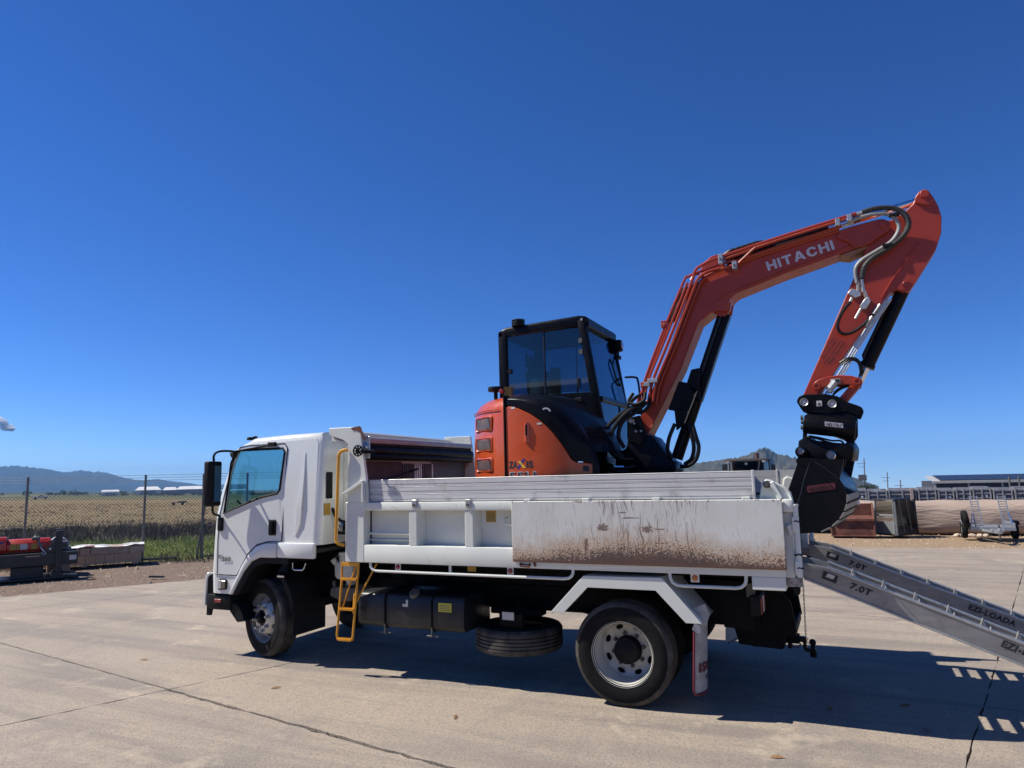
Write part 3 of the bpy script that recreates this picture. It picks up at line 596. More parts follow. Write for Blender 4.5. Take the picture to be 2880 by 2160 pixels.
# ------------------------------------------------------------------ tipper body
NY, FY = -.05, 2.35
def mir(y): return NY+FY-y
def both(fn):
    for far in (False, True): fn((lambda y: mir(y)) if far else (lambda y: y), far)
MB().box(-2.84, 1.335, .0, 2.3, 1.115, 1.19).build('tray_floor', castm, TR, bevel=.004)
def side(q, far):
    bx = lambda x0, x1, y0, y1, z0, z1: MB().box(x0, x1, min(q(y0), q(y1)), max(q(y0), q(y1)), z0, z1)
    bx(-2.838, -2.605, -.05, .06, 1.11, 1.703).build('side_post', tipwhite, TR, bevel=.006)
    bx(-2.605, 1.34, -.05, .055, 1.618, 1.70).build('top_rail', tipwhite, TR, bevel=.008, seg=2)
    bx(-2.605, 1.34, -.05, .055, 1.11, 1.283).build('bottom_beam', tipwhite, TR, bevel=.008, seg=2)
    bx(-2.60, 1.335, .075, .095, 1.2, 1.66).build('side_sheet', tipwhite, TR)
    for x in (-2.072, -1.453, -.82, -.2, .42, 1.0):
        MB().prism([(x, q(-.045)), (x+.088, q(-.045)), (x+.115, q(.075)), (x-.02, q(.075))], 1.283, 1.618, 'z').build('side_rib', tipwhite, TR, bevel=.005)
    bx(1.085, 1.332, -.048, .3, 1.008, 1.11).build('rear_corner', tipwhite, TR, bevel=.006)
    bx(1.335, 1.40, .0, .12, 1.10, 1.60).build('rear_pillar', tipwhite, TR, bevel=.006)
    # aluminium boards, three planks one over the other
    for i, (z0, z1) in enumerate(((1.708, 1.782), (1.784, 1.852), (1.854, 1.925))):
        pl = [(q(-.004), z0), (q(-.004), z0+.013), (q(.003), z0+.016), (q(.003), z0+.021), (q(-.004), z0+.024), (q(-.004), z1-.014), (q(.002), z1-.011), (q(.002), z1-.007), (q(-.004), z1-.004), (q(-.001), z1), (q(.028), z1), (q(.028), z0)]
        MB().prism(pl, -2.585, 1.145 if not far else 1.43, 'x').build('side_board', alu, TR)
    bx(-2.592, -2.575, -.010, .03, 1.705, 1.93).build('board_end', castm, TR)
    bx(1.130, 1.15, -.007, .033, 1.704, 1.93).build('board_end', alu, TR, bevel=.003)
    # rear hinge bracket
    hp = [(1.183, 1.70), (1.20, 1.78), (1.21, 1.825), (1.235, 1.845), (1.26, 1.84), (1.36, 1.785), (1.40, 1.745), (1.41, 1.70)]
    MB().prism(hp, q(.045), q(.06)).build('hinge_bracket', tipwhite, TR, bevel=.003)
    MB().tube([(x, q(.045), z) for x, z in hp], .013, 6).build('bracket_flange', tipwhite, TR)
    MB().bar((1.27, q(.03), 1.83), (1.33, q(.03), 1.70), .03, .04, (1, 0, 0)).build('bracket_stay', tipwhite, TR, bevel=.004)
    MB().cyl((1.238, q(.055), 1.812), (1.238, q(.015), 1.812), .028, n=14).cyl((1.238, q(.03), 1.812), (1.238, q(.0), 1.812), .014, n=6).build('hinge_bolt', castm, TR)
    bx(1.342, 1.425, -.05, .06, 1.60, 1.70).build('corner_cap', tipwhite, TR, bevel=.015, seg=2)
    MB().cyl((1.435, q(-.02), 1.11), (1.435, q(-.02), 1.655), .022, n=12).cyl((1.435, q(-.02), 1.645), (1.435, q(-.02), 1.662), .028, n=12).build('latch_post', tipwhite, TR, bevel=.003)
    for z0, z1 in ((1.45, 1.57), (1.13, 1.24)): bx(1.405, 1.455, -.045, .03, z0, z1).build('latch_sleeve', tipwhite, TR, bevel=.008)
    MB().prism([(1.355, 1.50), (1.41, 1.52), (1.41, 1.43), (1.375, 1.42)], q(-.03), q(.06)).build('latch_hook', tipwhite, TR, bevel=.01)
    for z in (1.53, 1.28, 1.18):
        MB().tube([(1.435+.027*math.cos(k*.785), q(-.02)+.027*math.sin(k*.785), z+.006*math.sin(k*2.3)) for k in range(8)], .006, 5, True).build('latch_wire', blackm, TR)
    bx(1.335, 1.445, .0, .14, 1.035, 1.105).build('rear_foot', rustwhite, TR, bevel=.006)
    MB().prism([(1.37, 1.035), (1.425, 1.035), (1.425, .985), (1.40, .965), (1.385, .98)], q(.0), q(.1)).build('foot_block', blackm, TR, bevel=.005)
    # bumper rails, lamps
    MB().tube([(-2.54, q(-.03), 1.11), (-2.535, q(-.03), 1.07), (-2.515, q(-.03), 1.045), (-2.48, q(-.03), 1.032), (-2.43, q(-.03), 1.03), (-.49, q(-.03), 1.03), (-.44, q(-.03), 1.036), (-.41, q(-.03), 1.055), (-.398, q(-.03), 1.08), (-.395, q(-.03), 1.112)], .0135, 8).build('side_rail', tipwhite, TR)
    MB().tube([(.444, q(-.03), 1.112), (.448, q(-.03), 1.07), (.465, q(-.03), 1.035), (.50, q(-.03), 1.016), (.55, q(-.03), 1.012), (.96, q(-.03), 1.012), (1.0, q(-.03), 1.02), (1.03, q(-.03), 1.045), (1.04, q(-.03), 1.075), (1.042, q(-.03), 1.112)], .0135, 8).build('side_rail', tipwhite, TR)
    bx(-1.64, -1.618, -.03, -.01, 1.035, 1.11).build('rail_stay', tipwhite, TR)
    for x, mt_, w2 in ((-2.215, redlens, .03), (-1.0, redlens, .03), (.645, amberlens, .034)):
        lp = bx(x-w2, x+w2, -.028, -.02, 1.045, 1.112).build('lamp_plate', tipwhite, TR)
        MB().lathe([(0, .012), (.016, .011), (.023, .007), (.025, 0)], (x, q(-.028), 1.078), (0, -1 if not far else 1, 0), 18).build('side_lamp', mt_, lp)
    # rear mudguard
    og = [(-.61, .746), (-.298, 1.064), (.377, 1.072), (.683, .727)]; ig = [(.557, .725), (.324, .968), (-.263, .969), (-.489, .747)]
    mg = MB().prism(og+ig, q(-.05), q(-.038)).build('mudguard', tipwhite, TR, bevel=.002)
    sh = MB(); P = [[sh.v((x, q(y), z)) for x, z in og] for y in (-.04, .55)]; P2 = [[sh.v((x*.985, q(y), z-.012)) for x, z in og] for y in (-.04, .55)]
    for i in range(3):
        sh.face([P[0][i], P[0][i+1], P[1][i+1], P[1][i]]); sh.face([P2[0][i], P2[1][i], P2[1][i+1], P2[0][i+1]])
    for i in (0, 1): sh.face([P[i][0], P[i][1], P2[i][1], P2[i][0]]); sh.face([P[i][1], P[i][2], P2[i][2], P2[i][1]]); sh.face([P[i][2], P[i][3], P2[i][3], P2[i][2]])
    sh.build('guard_top', tipwhite, mg)
    # rear mudflap, curling back
    path = smooth([(.605, q(-.045), 0), (.65, q(.03), 0), (.672, q(.10), 0), (.675, q(.17), 0), (.655, q(.28), 0), (.62, q(.41), 0), (.585, q(.54), 0)], 6)
    L = [0.]
    for a, b2 in zip(path, path[1:]): L.append(L[-1]+(b2-a).length)
    def along(d):
        d = max(0, min(L[-1]-1e-4, d)); i = max(k for k in range(len(L)) if L[k] <= d); i = min(i, len(path)-2)
        return path[i].lerp(path[i+1], (d-L[i])/(L[i+1]-L[i]))
    zs = [.17, .20, .3, .45, .6, .70]
    def fp(d, z, o=0.): p = along(d); lean = (.70-z)*.12*(1+.8*(z < .3)*0); return Vector((p.x-lean*.5+.012+o, p.y+(-.0 if far else -.0)-o*.6*(1 if not far else -1), z))
    fl = MB(); n = 22; G = [[fl.v(fp(L[-1]*k/n, z+(.03 if (z < .18 and k in (0, n)) else 0))) for k in range(n+1)] for z in zs]
    for i in range(len(zs)-1):
        for k in range(n): fl.face([G[i][k], G[i][k+1], G[i+1][k+1], G[i+1][k]])
    flo = fl.build('rear_mudflap', flapw, TR, recalc=False, angle=60)
    bd = MB(); pts = [fp(.0, .66, .004), fp(.0, .40, .004), fp(.0, .215, .004), fp(.02, .18, .004)]+[fp(L[-1]*k/12, .172, .004) for k in range(1, 12)]
    bd.tube(pts, .010, 5).build('flap_border', decal_r, flo)
    if not far:
        text('ISUZU', 'flap_lettering', decal_r, flo, (0, 0, 0), (1, 0, 0), (0, 0, 1), .40, .075, .05, fn=lambda a, h: fp(.06+a, .335+h, .006))
        text('TIPPERS', 'flap_lettering', decal_k, flo, (0, 0, 0), (1, 0, 0), (0, 0, 1), .30, .035, .03, fn=lambda a, h: fp(.15+a, .265+h, .006))
    MB().prism([(.615, .70), (.70, .70), (.735, .79), (.70, .87), (.60, .83)], q(.03), q(.045)).build('flap_bracket', flapw, TR, bevel=.003)
    MB().prism([(.60, .675), (.645, .645), (.67, .66), (.66, .715), (.62, .725)], q(-.035), q(-.028)).build('flap_plate', labelw, TR, bevel=.002)
    # tail light
    tl = bx(1.02, 1.11, .20, .50, .76, .92).build('tail_light', blackm, TR, bevel=.012)
    for i, mt_ in enumerate((redlens, labelw, redlens)): bx(1.10, 1.118, .212+.095*i, .298+.095*i, .775, .905).build('light_lens', mt_, tl, bevel=.004)
    MB().box(1.0, 1.06, min(q(.25), q(.33)), max(q(.25), q(.33)), .9, 1.01).build('light_bracket', castm, TR)
    MB().prism([(.78, .62), (1.02, .60), (1.02, 1.0), (.74, 1.0)], q(.42), q(.44)).build('rear_side_plate', chassis, TR)
    bx(.2, 1.05, .5, .62, .62, 1.0).build('rear_outrigger', chassis, TR)
rustwhite = M('chipped white paint', (.55, .53, .5), .5, var=.1, scale=4, sx=(18, 18, 1), dirt=(.16, .11, .09), dirt_amt=.5, dirt_scale=22)
both(side)
# near-side extras
MB().box(-.952, 1.347, -.078, -.052, 1.168, 1.700).build('drop_panel', rustpanel, TR, bevel=.004)
for a in ((-2.0, 1), (-1.405, 1), (-.80, 0), (-.245, 0), (.37, 0), (1.085, 0)):
    x, g = a
    if g:
        MB().prism([(-.012, 1.722), (-.062, 1.722), (-.062, 1.64), (-.052, 1.64), (-.052, 1.712), (-.012, 1.712)], x-.03, x+.022, 'x').build('board_clip', zinc, TR, bevel=.003)
        MB().cyl((x-.004, -.06, 1.672), (x-.004, -.076, 1.672), .013, n=6).build('clip_bolt', castm, TR)
    else: MB().box(x-.03, x+.03, -.07, .0, 1.70, 1.722).build('board_clip', tipwhite, TR, bevel=.004)
MB().box(-1.285, -1.185, .068, .074, 1.505, 1.61).build('yellow_sticker', stick_y, TR)
for i in range(5): MB().box(-1.275, -1.2+.01*(i % 2), .066, .0685, 1.52+i*.016, 1.525+i*.016).build('sticker_print', decal_g, TR)
MB().tube([(-2.60, .03, 1.39), (-2.065, .03, 1.39)], .012, 8).build('tie_bar', tipwhite, TR)
MB().tube([(-2.60, .055, 1.325), (-2.065, .055, 1.325)], .008, 8).build('tie_bar', tipwhite, TR)
MB().tube([(-1.06, .05, 1.55), (-1.06, .0, 1.545), (-1.055, -.01, 1.50), (-1.03, -.01, 1.49), (-.95, -.01, 1.49)], .012, 8).build('tie_hook', tipwhite, TR)
MB().tube([(-.88, -.06, 1.155), (-.88, -.06, 1.135), (-.80, -.06, 1.13), (-.795, -.06, 1.15)], .014, 6).tube([(-.75, -.06, 1.165), (-.74, -.06, 1.13)], .010, 6).build('panel_catch', rust, TR)
MB().box(-1.50, -1.41, .08, .085, 1.045, 1.09).build('yellow_label', stick_y, TR)
# headboard
hb = [(-2.815, 1.70), (-2.812, 2.30), (-2.88, 2.345), (-3.055, 2.40), (-3.06, 2.472), (-2.662, 2.468), (-2.578, 1.93), (-2.56, 1.70)]
MB().prism(hb, -.05, -.015).build('headboard_cheek', tipwhite, TR, bevel=.004)
MB().prism(hb, 2.315, 2.35).build('headboard_cheek', tipwhite, TR, bevel=.004)
MB().prism([(-2.82, 1.19), (-2.77, 1.19), (-2.77, 2.29), (-3.02, 2.36), (-3.02, 2.43), (-3.05, 2.43), (-3.05, 2.34), (-2.82, 2.27)], -.012, 2.312).build('headboard', tipwhite, TR)
MB().tube([(-2.99, -.02, 2.42), (-2.99, 2.31, 2.40)], .036, 10).build('top_pipe', tipwhite, TR)
MB().prism([(-2.775, 2.463), (-2.66, 2.475), (-2.578, 2.335), (-2.60, 2.325), (-2.625, 2.36), (-2.64, 2.40), (-2.66, 2.41), (-2.70, 2.43), (-2.75, 2.435)], -.054, -.05).build('rust_patch', rust, TR)
MB().box(-2.74, -2.615, .0, 2.30, 2.30, 2.36).build('tarp_housing', M('tarp housing aluminium', (.36, .37, .42), .45, .4, var=.15), TR, bevel=.015, seg=2)
MB().box(-2.69, -2.56, -.02, .0, 2.14, 2.37).build('housing_end', zinc, TR, bevel=.01)
MB().lathe([(0, .02), (.04, .02), (.05, .008), (.05, -.02)], (-2.63, -.02, 2.26), (0, -1, 0), 18).build('housing_cap', steel, TR)
MB().tube([(-2.66, .0, 2.23), (-2.66, 2.3, 2.22)], .055, 12).tube([(-2.66, .0, 2.17), (-2.66, 2.3, 2.16)], .04, 10).build('tarp_roll', black, TR)
MB().box(-2.75, -2.64, .0, 2.3, 2.13, 2.30).build('tarp_curtain', blackm, TR)
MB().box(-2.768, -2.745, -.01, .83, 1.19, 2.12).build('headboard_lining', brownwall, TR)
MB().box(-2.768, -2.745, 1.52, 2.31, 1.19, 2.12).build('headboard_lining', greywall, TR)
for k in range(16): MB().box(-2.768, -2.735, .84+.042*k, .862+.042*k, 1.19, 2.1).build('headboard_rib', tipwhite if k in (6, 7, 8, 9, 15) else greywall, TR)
MB().tube(smooth([(-2.52, .02, 1.90), (-2.6, .5, 1.96), (-2.68, .95, 2.02), (-2.70, 1.1, 2.04)]), .012, 6).build('tarp_cord', blackm, TR)
hw = MB().lathe([(.05, .008), (.058, .008), (.06, 0), (.058, -.008), (.05, -.008), (.048, 0), (.05, .008)], (-2.645, -.10, 2.22), (0, -1, 0), 28)
for k in range(8): t = k*math.pi/4; hw.bar((-2.645, -.10, 2.22), (-2.645+.05*math.cos(t), -.10, 2.22+.05*math.sin(t)), .012, .014, (0, 1, 0))
hw.lathe([(0, .012), (.022, .012), (.022, -.012), (0, -.012)], (-2.645, -.10, 2.22), (0, -1, 0), 16).tube([(-2.645, -.10, 2.22), (-2.645, .02, 2.22)], .012, 8)
hw.build('crank_wheel', black, TR)
MB().bar((-2.63, -.06, 2.215), (-2.50, -.02, 2.205), .03, .035).cyl((-2.62, -.03, 2.215), (-2.62, .03, 2.215), .03).build('crank_gear', blackm, TR, bevel=.004)
MB().prism([(-2.86, 1.785), (-2.855, 1.795), (-2.60, 1.925), (-2.585, 1.915), (-2.58, 1.705), (-2.60, 1.705), (-2.605, 1.89), (-2.80, 1.79)], -.10, -.054).build('board_wing', tipwhite, TR, bevel=.003)
MB().prism([(-2.80, 1.79), (-2.6, 1.89), (-2.6, 1.71), (-2.75, 1.71)], -.058, -.052).build('wing_plate', tipwhite, TR)
# inner wall of the far side, seen through the open rear
MB().box(-2.7, 1.33, 2.24, 2.255, 1.2, 1.69).build('inner_lining', M('rusty inner wall', (.12, .06, .045), .75, var=.35, scale=6, dirt=(.34, .26, .2), dirt_amt=.25, dirt_scale=12), TR)
# yellow rail and ladder
MB().tube(smooth([(-2.80, -.07, 2.236), (-2.855, -.085, 2.228), (-2.89, -.09, 2.19), (-2.898, -.09, 2.13), (-2.91, -.09, 1.75), (-2.922, -.09, 1.38), (-2.918, -.09, 1.325), (-2.895, -.09, 1.295), (-2.84, -.06, 1.276)], 5), .017, 10).build('grab_rail', yellow, TR)
lad = MB()
lad.tube([(-2.905, -.01, 1.10), (-2.91, -.01, .9), (-2.965, -.01, .38), (-2.955, -.01, .345), (-2.93, -.01, .335), (-2.80, -.01, .338), (-2.775, -.01, .348), (-2.765, -.01, .385), (-2.715, -.01, .9), (-2.70, -.01, 1.10)], .012, 8)
lad.tube([(-2.74, .0, 1.06), (-2.91, .0, .64)], .009, 6).tube([(-2.57, .12, 1.08), (-2.755, .0, .68)], .011, 6).tube([(-2.75, .0, .80), (-2.765, .0, .60)], .014, 6)
lad.box(-2.90, -2.705, -.02, .0, 1.065, 1.10)
lad = lad.build('access_ladder', yellow, TR)
for x0, x1, z in ((-2.905, -2.715, .935), (-2.935, -2.745, .64), (-2.945, -2.775, .345)):
    rg = MB(); rg.box(x0, x1, -.032, .012, z-.012, z+.010)
    for k in range(9): xx = x0+.01+(x1-x0-.02)*k/8; rg.cyl((xx, -.018, z+.01), (xx, -.018, z+.018), .006, n=5); rg.cyl((xx, -.034, z), (xx, -.04, z), .006, n=5)
    rg.build('ladder_rung', yellow, lad)
# tow hitch
for y in (.72, 1.55): MB().prism([(.95, .98), (1.16, .97), (1.30, .80), (1.33, .55), (1.25, .52), (1.20, .40), (.85, .42), (.80, .62)], y, y+.03).build('hitch_plate', chassis, TR, bevel=.004)
MB().box(.95, 1.22, .75, 1.55, .40, .50).box(1.18, 1.32, .75, 1.55, .5, .58).build('hitch_beam', chassis, TR, bevel=.01)
MB().box(1.18, 1.32, 1.11, 1.19, .37, .45).box(1.22, 1.25, 1.08, 1.22, .33, .48).build('hitch_receiver', chassis, TR, bevel=.005)
MB().prism([(1.30, .385), (1.345, .385), (1.345, .33), (1.36, .305), (1.45, .30), (1.45, .33), (1.385, .335), (1.375, .35), (1.375, .43), (1.30, .43)], 1.12, 1.18).build('tow_tongue', black, TR, bevel=.006)
MB().cyl((1.425, 1.15, .26), (1.425, 1.15, .30), .03, n=8).cyl((1.425, 1.15, .33), (1.425, 1.15, .36), .018).lathe([(.0, .03), (.015, .026), (.026, .015), (.03, 0), (.026, -.015), (.018, -.025)], (1.425, 1.15, .385), (0, 0, 1), 18).build('tow_ball', black, TR)
MB().tube([(1.25, 1.10, .37), (1.27, 1.09, .34), (1.31, 1.09, .345), (1.33, 1.1, .38)], .008, 6).build('safety_shackle', castm, TR)
cn = MB()
for k in range(24):
    z = 1.03-.0165*k; o = (1.44-.0004*k, .18, z)
    for j in range(1):
        a = [(o[0]+(.0055*math.cos(t) if k % 2 else 0), o[1]+(0 if k % 2 else .0055*math.cos(t)), o[2]+.0115*math.sin(t)) for t in np.linspace(0, 2*math.pi, 8, endpoint=False)]
        cn.tube(a, .0022, 4, True)
cn.tube([(1.43, .18, .635), (1.445, .18, .62), (1.432, .18, .605), (1.44, .18, .592), (1.455, .18, .585)], .003, 4)
cn.build('hanging_chain', castm, TR)
MB().box(1.30, 1.333, .11, 2.19, 1.192, 1.37).build('shadow_sill', tipwhite, TR, bevel=.006)  # sill added to block sunlight slipping over the tray floor onto the ground shadow
# ================================================================== EXCAVATOR (stands on the tray)
EX = thing('mini_excavator', 'orange compact excavator with black cab, folded boom and black bucket standing on the truck tray', 'excavator', (-.77, 1.15, 1.195))
XC, YC, RR = -.77, 1.15, 1.06
def cp(t, r, z): return (XC+r*math.sin(t), YC-r*math.cos(t), z)
# undercarriage
for y in (.37, 1.93):
    P = arc2(-1.55, 1.43, .225, 90, 270, 8)+arc2(.05, 1.43, .225, -90, 90, 8)
    tr = MB().prism(P, y-.19, y+.19).build('crawler_track', rubber, EX, bevel=.02)
    for k in range(22):
        x = -1.6+.078*k
        MB().box(x, x+.04, y-.2, y+.2, 1.654, 1.675).build('track_pad', rubber, tr)
    for k in range(5): MB().cyl((-1.45+.36*k, y-.21, 1.36), (-1.45+.36*k, y+.21, 1.36), .075, n=14).build('track_roller', chassis, tr)
MB().box(-1.3, -.2, .6, 1.7, 1.42, 1.70).cyl((XC, YC, 1.68), (XC, YC, 1.86), .42, n=32).build('lower_frame', blackm, EX, bevel=.01)
MB().prism([(.52, 1.25), (.58, 1.25), (.53, 1.42), (.56, 1.62), (.52, 1.62), (.48, 1.42)], .2, 2.1).build('dozer_blade', black, EX, bevel=.006)
# house skins: outer profile (radius, height)
def skin(t0, t1, prof, n, name, mat, top=None, thick=.02, bevel=.006, par=EX):
    """cylinder patch between angles, z range limited by functions of x"""
    mb = MB(); m = len(prof)
    G = [[mb.v(cp(t0+(t1-t0)*k/n, r, z)) for r, z in prof] for k in range(n+1)]
    for k in range(n):
        for j in range(m-1): mb.face([G[k][j], G[k+1][j], G[k+1][j+1], G[k][j+1]])
    bmesh.ops.recalc_face_normals(mb.bm, faces=mb.bm.faces)
    bmesh.ops.solidify(mb.bm, geom=mb.bm.faces[:], thickness=thick)
    return mb.build(name, mat, par, bevel=bevel, seg=1)
shoulder = [(1.05, 1.80), (1.06, 1.95), (1.062, 2.30), (1.055, 2.50), (1.04, 2.59), (1.0, 2.655), (.93, 2.70), (.80, 2.725), (.35, 2.735)]
T = lambda x: math.asin((x-XC)/RR)
cwt = skin(rad(-162), T(-1.108), shoulder, 40, 'counterweight', orange)
# side door skin with curved top edge, black shoulder above it
def zcov(x):
    pts = [(-1.095, 2.592), (-1.04, 2.595), (-.95, 2.57), (-.826, 2.512), (-.73, 2.45), (-.648, 2.376), (-.58, 2.30), (-.52, 2.215), (-.47, 2.13), (-.438, 2.068), (-.40, 2.045), (-.257, 2.03)]
    for a, b in zip(pts, pts[1:]):
        if x <= b[0]: return a[1]+(b[1]-a[1])*max(0, (x-a[0])/(b[0]-a[0]))
    return pts[-1][1]
def ztop(x):
    pts = [(-1.10, 2.712), (-.866, 2.712), (-.75, 2.695), (-.639, 2.659), (-.55, 2.61), (-.475, 2.554), (-.39, 2.47), (-.318, 2.39), (-.25, 2.26), (-.2, 2.1)]
    for a, b in zip(pts, pts[1:]):
        if x <= b[0]: return a[1]+(b[1]-a[1])*max(0, (x-a[0])/(b[0]-a[0]))
    return pts[-1][1]
def patch(x0, x1, lo, hi, n, m, name, mat, roll=0., bevel=.008):
    mb = MB(); G = []
    for k in range(n+1):
        x = x0+(x1-x0)*k/n; t = T(x); row = []
        z0, z1 = lo(x), max(lo(x)+.004, hi(x))
        for j in range(m+1):
            f = j/m; r = RR+.004; z = z0+(z1-z0)*f
            if roll: r -= roll*max(0, (f-.45)/.55)**2.2
            row.append(mb.v(cp(t, r, z)))
        if roll:
            for f in (.35, .7, 1.): y_ = row[m].co.y+(1.0-row[m].co.y)*f; row.append(mb.v((x, y_, z1+.035*math.sin(f*1.6)*(1 if x < -.6 else .4))))
        G.append(row)
    for k in range(n):
        for j in range(len(G[0])-1): mb.face([G[k][j], G[k+1][j], G[k+1][j+1], G[k][j+1]])
    bmesh.ops.recalc_face_normals(mb.bm, faces=mb.bm.faces)
    bmesh.ops.solidify(mb.bm, geom=mb.bm.faces[:], thickness=.025)
    return mb.build(name, mat, EX, bevel=bevel)
door2 = patch(-1.093, -.262, lambda x: 1.82, lambda x: zcov(x)-.004, 36, 12, 'side_door', orange)
patch(-1.093, -.21, lambda x: zcov(x)+.004 if x < -.262 else 1.86, ztop, 36, 10, 'shoulder_cover', black, .20)
MB().box(-.62, -.36, .95, 2.05, 1.84, 2.10).build('cab_sill', black, EX, bevel=.02)
MB().cyl((XC, YC, 1.80), (XC, YC, 1.84), 1.0, n=48).build('house_floor', blackm, EX)
MB().box(-1.107, -1.096, .12, .5, 1.86, 2.70).build('seam_gap', blackm, EX)
# vents on the rear corner
def sv(ang_a, ang_b, z0, z1):
    rim = MB(); n = 8; ra = RR+.005; rad_c = .025
    def loop(m, r):
        pts = []
        aw = (ang_b-ang_a); 
        for cx_, cz_, a0 in ((1, 1, 0), (0, 1, 90), (0, 0, 180), (1, 0, 270)):
            for i in range(5):
                a = rad(a0+90*i/4); ca = ang_b-m/RR-rad_c/RR if cx_ else ang_a+m/RR+rad_c/RR; cz2 = z1-m-rad_c if cz_ else z0+m+rad_c
                pts.append(cp(ca+rad_c/RR*math.cos(a), r, cz2+rad_c*math.sin(a)))
        return pts
    L0, L1, L2 = loop(-.022, ra+.001), loop(-.005, ra+.012), loop(.006, ra-.004)
    V = [[rim.v(p) for p in L] for L in (L0, L1, L2)]
    for a, b in ((0, 1), (1, 2)):
        for i in range(20): rim.face([V[a][i], V[a][(i+1) % 20], V[b][(i+1) % 20], V[b][i]])
    ro = rim.build('vent_frame', orange, cwt, angle=60)
    bk = MB(); bk.poly(loop(.0, ra+.0005)); bk.build('vent_recess', blackm, ro)
    ms = MB(); k = 0; H = z1-z0; W = (ang_b-ang_a)*RR
    for sgn in (1, -1):
        for i in range(-8, 14):
            u0_ = i*.02; seg = []
            for j in range(9):
                f = j/8; uu = u0_+sgn*f*H*.8+(0 if sgn > 0 else H*.8); 
                if .008 < uu < W-.008: seg.append(cp(ang_a+uu/RR, ra+.004, z0+.008+f*(H-.016)))
            if len(seg) > 1: ms.tube(seg, .0028, 3)
    ms.build('vent_mesh', zincdark, ro)
zincdark = M('vent mesh metal', (.45, .45, .45), .35, .5, var=.1)
from_rays = []
def cylhit(px, py):
    """point where the line of sight towards a reference pixel meets the house drum"""
    d = fw+rt*((px-1440)/FPX)-up*((py-1080)/FPX); o = Vector(CAM)-Vector((XC, YC, 0))
    a = d.x*d.x+d.y*d.y; b = 2*(o.x*d.x+o.y*d.y); c_ = o.x*o.x+o.y*o.y-RR*RR
    t = (-b-math.sqrt(max(0, b*b-4*a*c_)))/(2*a); p = o+d*t
    return math.atan2(p.x, -p.y), p.z
for (zlo, zhi) in ((2.385, 2.505), (2.185, 2.30), (1.985, 2.095)):
    sv(rad(-47.5), rad(-29.5), zlo, zhi)
# engraved line and top lip on the counterweight
MB().tube([cp(t, RR+.0, 2.575-.0*i) for i, t in enumerate(np.linspace(rad(-75), rad(-23), 16))], .006, 5).build('panel_line', orange, cwt)
# door handle slot
hs_ = MB(); tt = T(-.855)
hs_.tube([cp(T(-.852), RR+.002, 2.235), cp(T(-.850), RR+.002, 2.42)], .024, 10).build('handle_slot', orange, door2)
MB().tube([cp(T(-.850), RR+.016, 2.30), cp(T(-.849), RR+.016, 2.40)], .014, 8).build('door_handle', blackm, door2)
def oncyl(x0, z0): 
    t0 = T(x0)
    return lambda a, h: cp(t0+a/RR, RR+.0065, z0+h)
text('ZA', 'model_lettering', decal_k, door2, (0, 0, 0), (1, 0, 0), (0, 0, 1), .105, .066, .05, fn=oncyl(-1.062, 2.0))
text('IS', 'model_lettering', decal_k, door2, (0, 0, 0), (1, 0, 0), (0, 0, 1), .072, .066, .05, fn=oncyl(-.868, 2.0))
def quad(pts, x0, z0, name, mat):
    f = oncyl(x0, z0); mb = MB(); mb.poly([f(a, h) for a, h in pts]); return mb.build(name, mat, door2, recalc=False)
quad([(.0, .066), (.028, .066), (.088, -.0), (.06, -.0)], -.958, 2.0, 'model_lettering', decal_yel)
quad([(-.012, -.006), (.014, -.006), (.085, .085), (.058, .085)], -.958, 2.0, 'model_lettering', decal_b)
text('55U', 'model_lettering', decal_w, door2, (0, 0, 0), (1, 0, 0), (0, 0, 1), .30, .078, .055, fn=lambda a, h: cp(T(-1.062)+a/RR, RR+.0062, 1.888+h))
text('55U', 'model_lettering', decal_k, door2, (0, 0, 0), (1, 0, 0), (0, 0, 1), .288, .068, .02, fn=lambda a, h: cp(T(-1.056)+a/RR, RR+.0072, 1.893+h))
for x, z in ((-1.02, 2.56), (-.745, 2.395)): quad([(0, 0), (.045, 0), (.045, .018), (0, .018)], x, z, 'small_label', labelw)
sc = MB(); aa = arc2(0, 0, .05, 130, 15, 8)+arc2(0, 0, .035, 15, 130, 8)
sc.poly([cp(T(-.655)+a/RR, RR+.010, 2.50+b*1.0) for a, b in aa]); sc.build('gauge_decal', decal_w, EX, recalc=False)
quad([(0, 0), (.03, 0), (.035, .10), (0, .10)], -.44, 1.93, 'small_label', MATS['orange machine paint'])
quad([(0, 0), (.055, 0), (.055, .05), (0, .05)], -.345, 1.955, 'small_label', decal_k)
# filler caps on top
MB().cyl((-1.33, .42, 2.70), (-1.33, .42, 2.80), .02).lathe([(0, .03), (.075, .025), (.08, .0), (.075, -.02), (0, -.02)], (-1.33, .42, 2.80), (0, 0, 1), 20).build('precleaner_cap', blackm, EX)
MB().cyl((-1.2, .45, 2.71), (-1.2, .45, 2.80), .045, n=14).cyl((-1.2, .45, 2.80), (-1.2, .45, 2.815), .05, n=14).build('filler_neck', M('brass fitting', (.30, .20, .06), .35, .8), EX)
MB().lathe([(0, .025), (.02, .02), (.026, 0), (.02, -.02), (0, -.025)], (-1.235, .36, 2.77), (0, -1, .2), 14).build('filler_cap', redlens, EX)

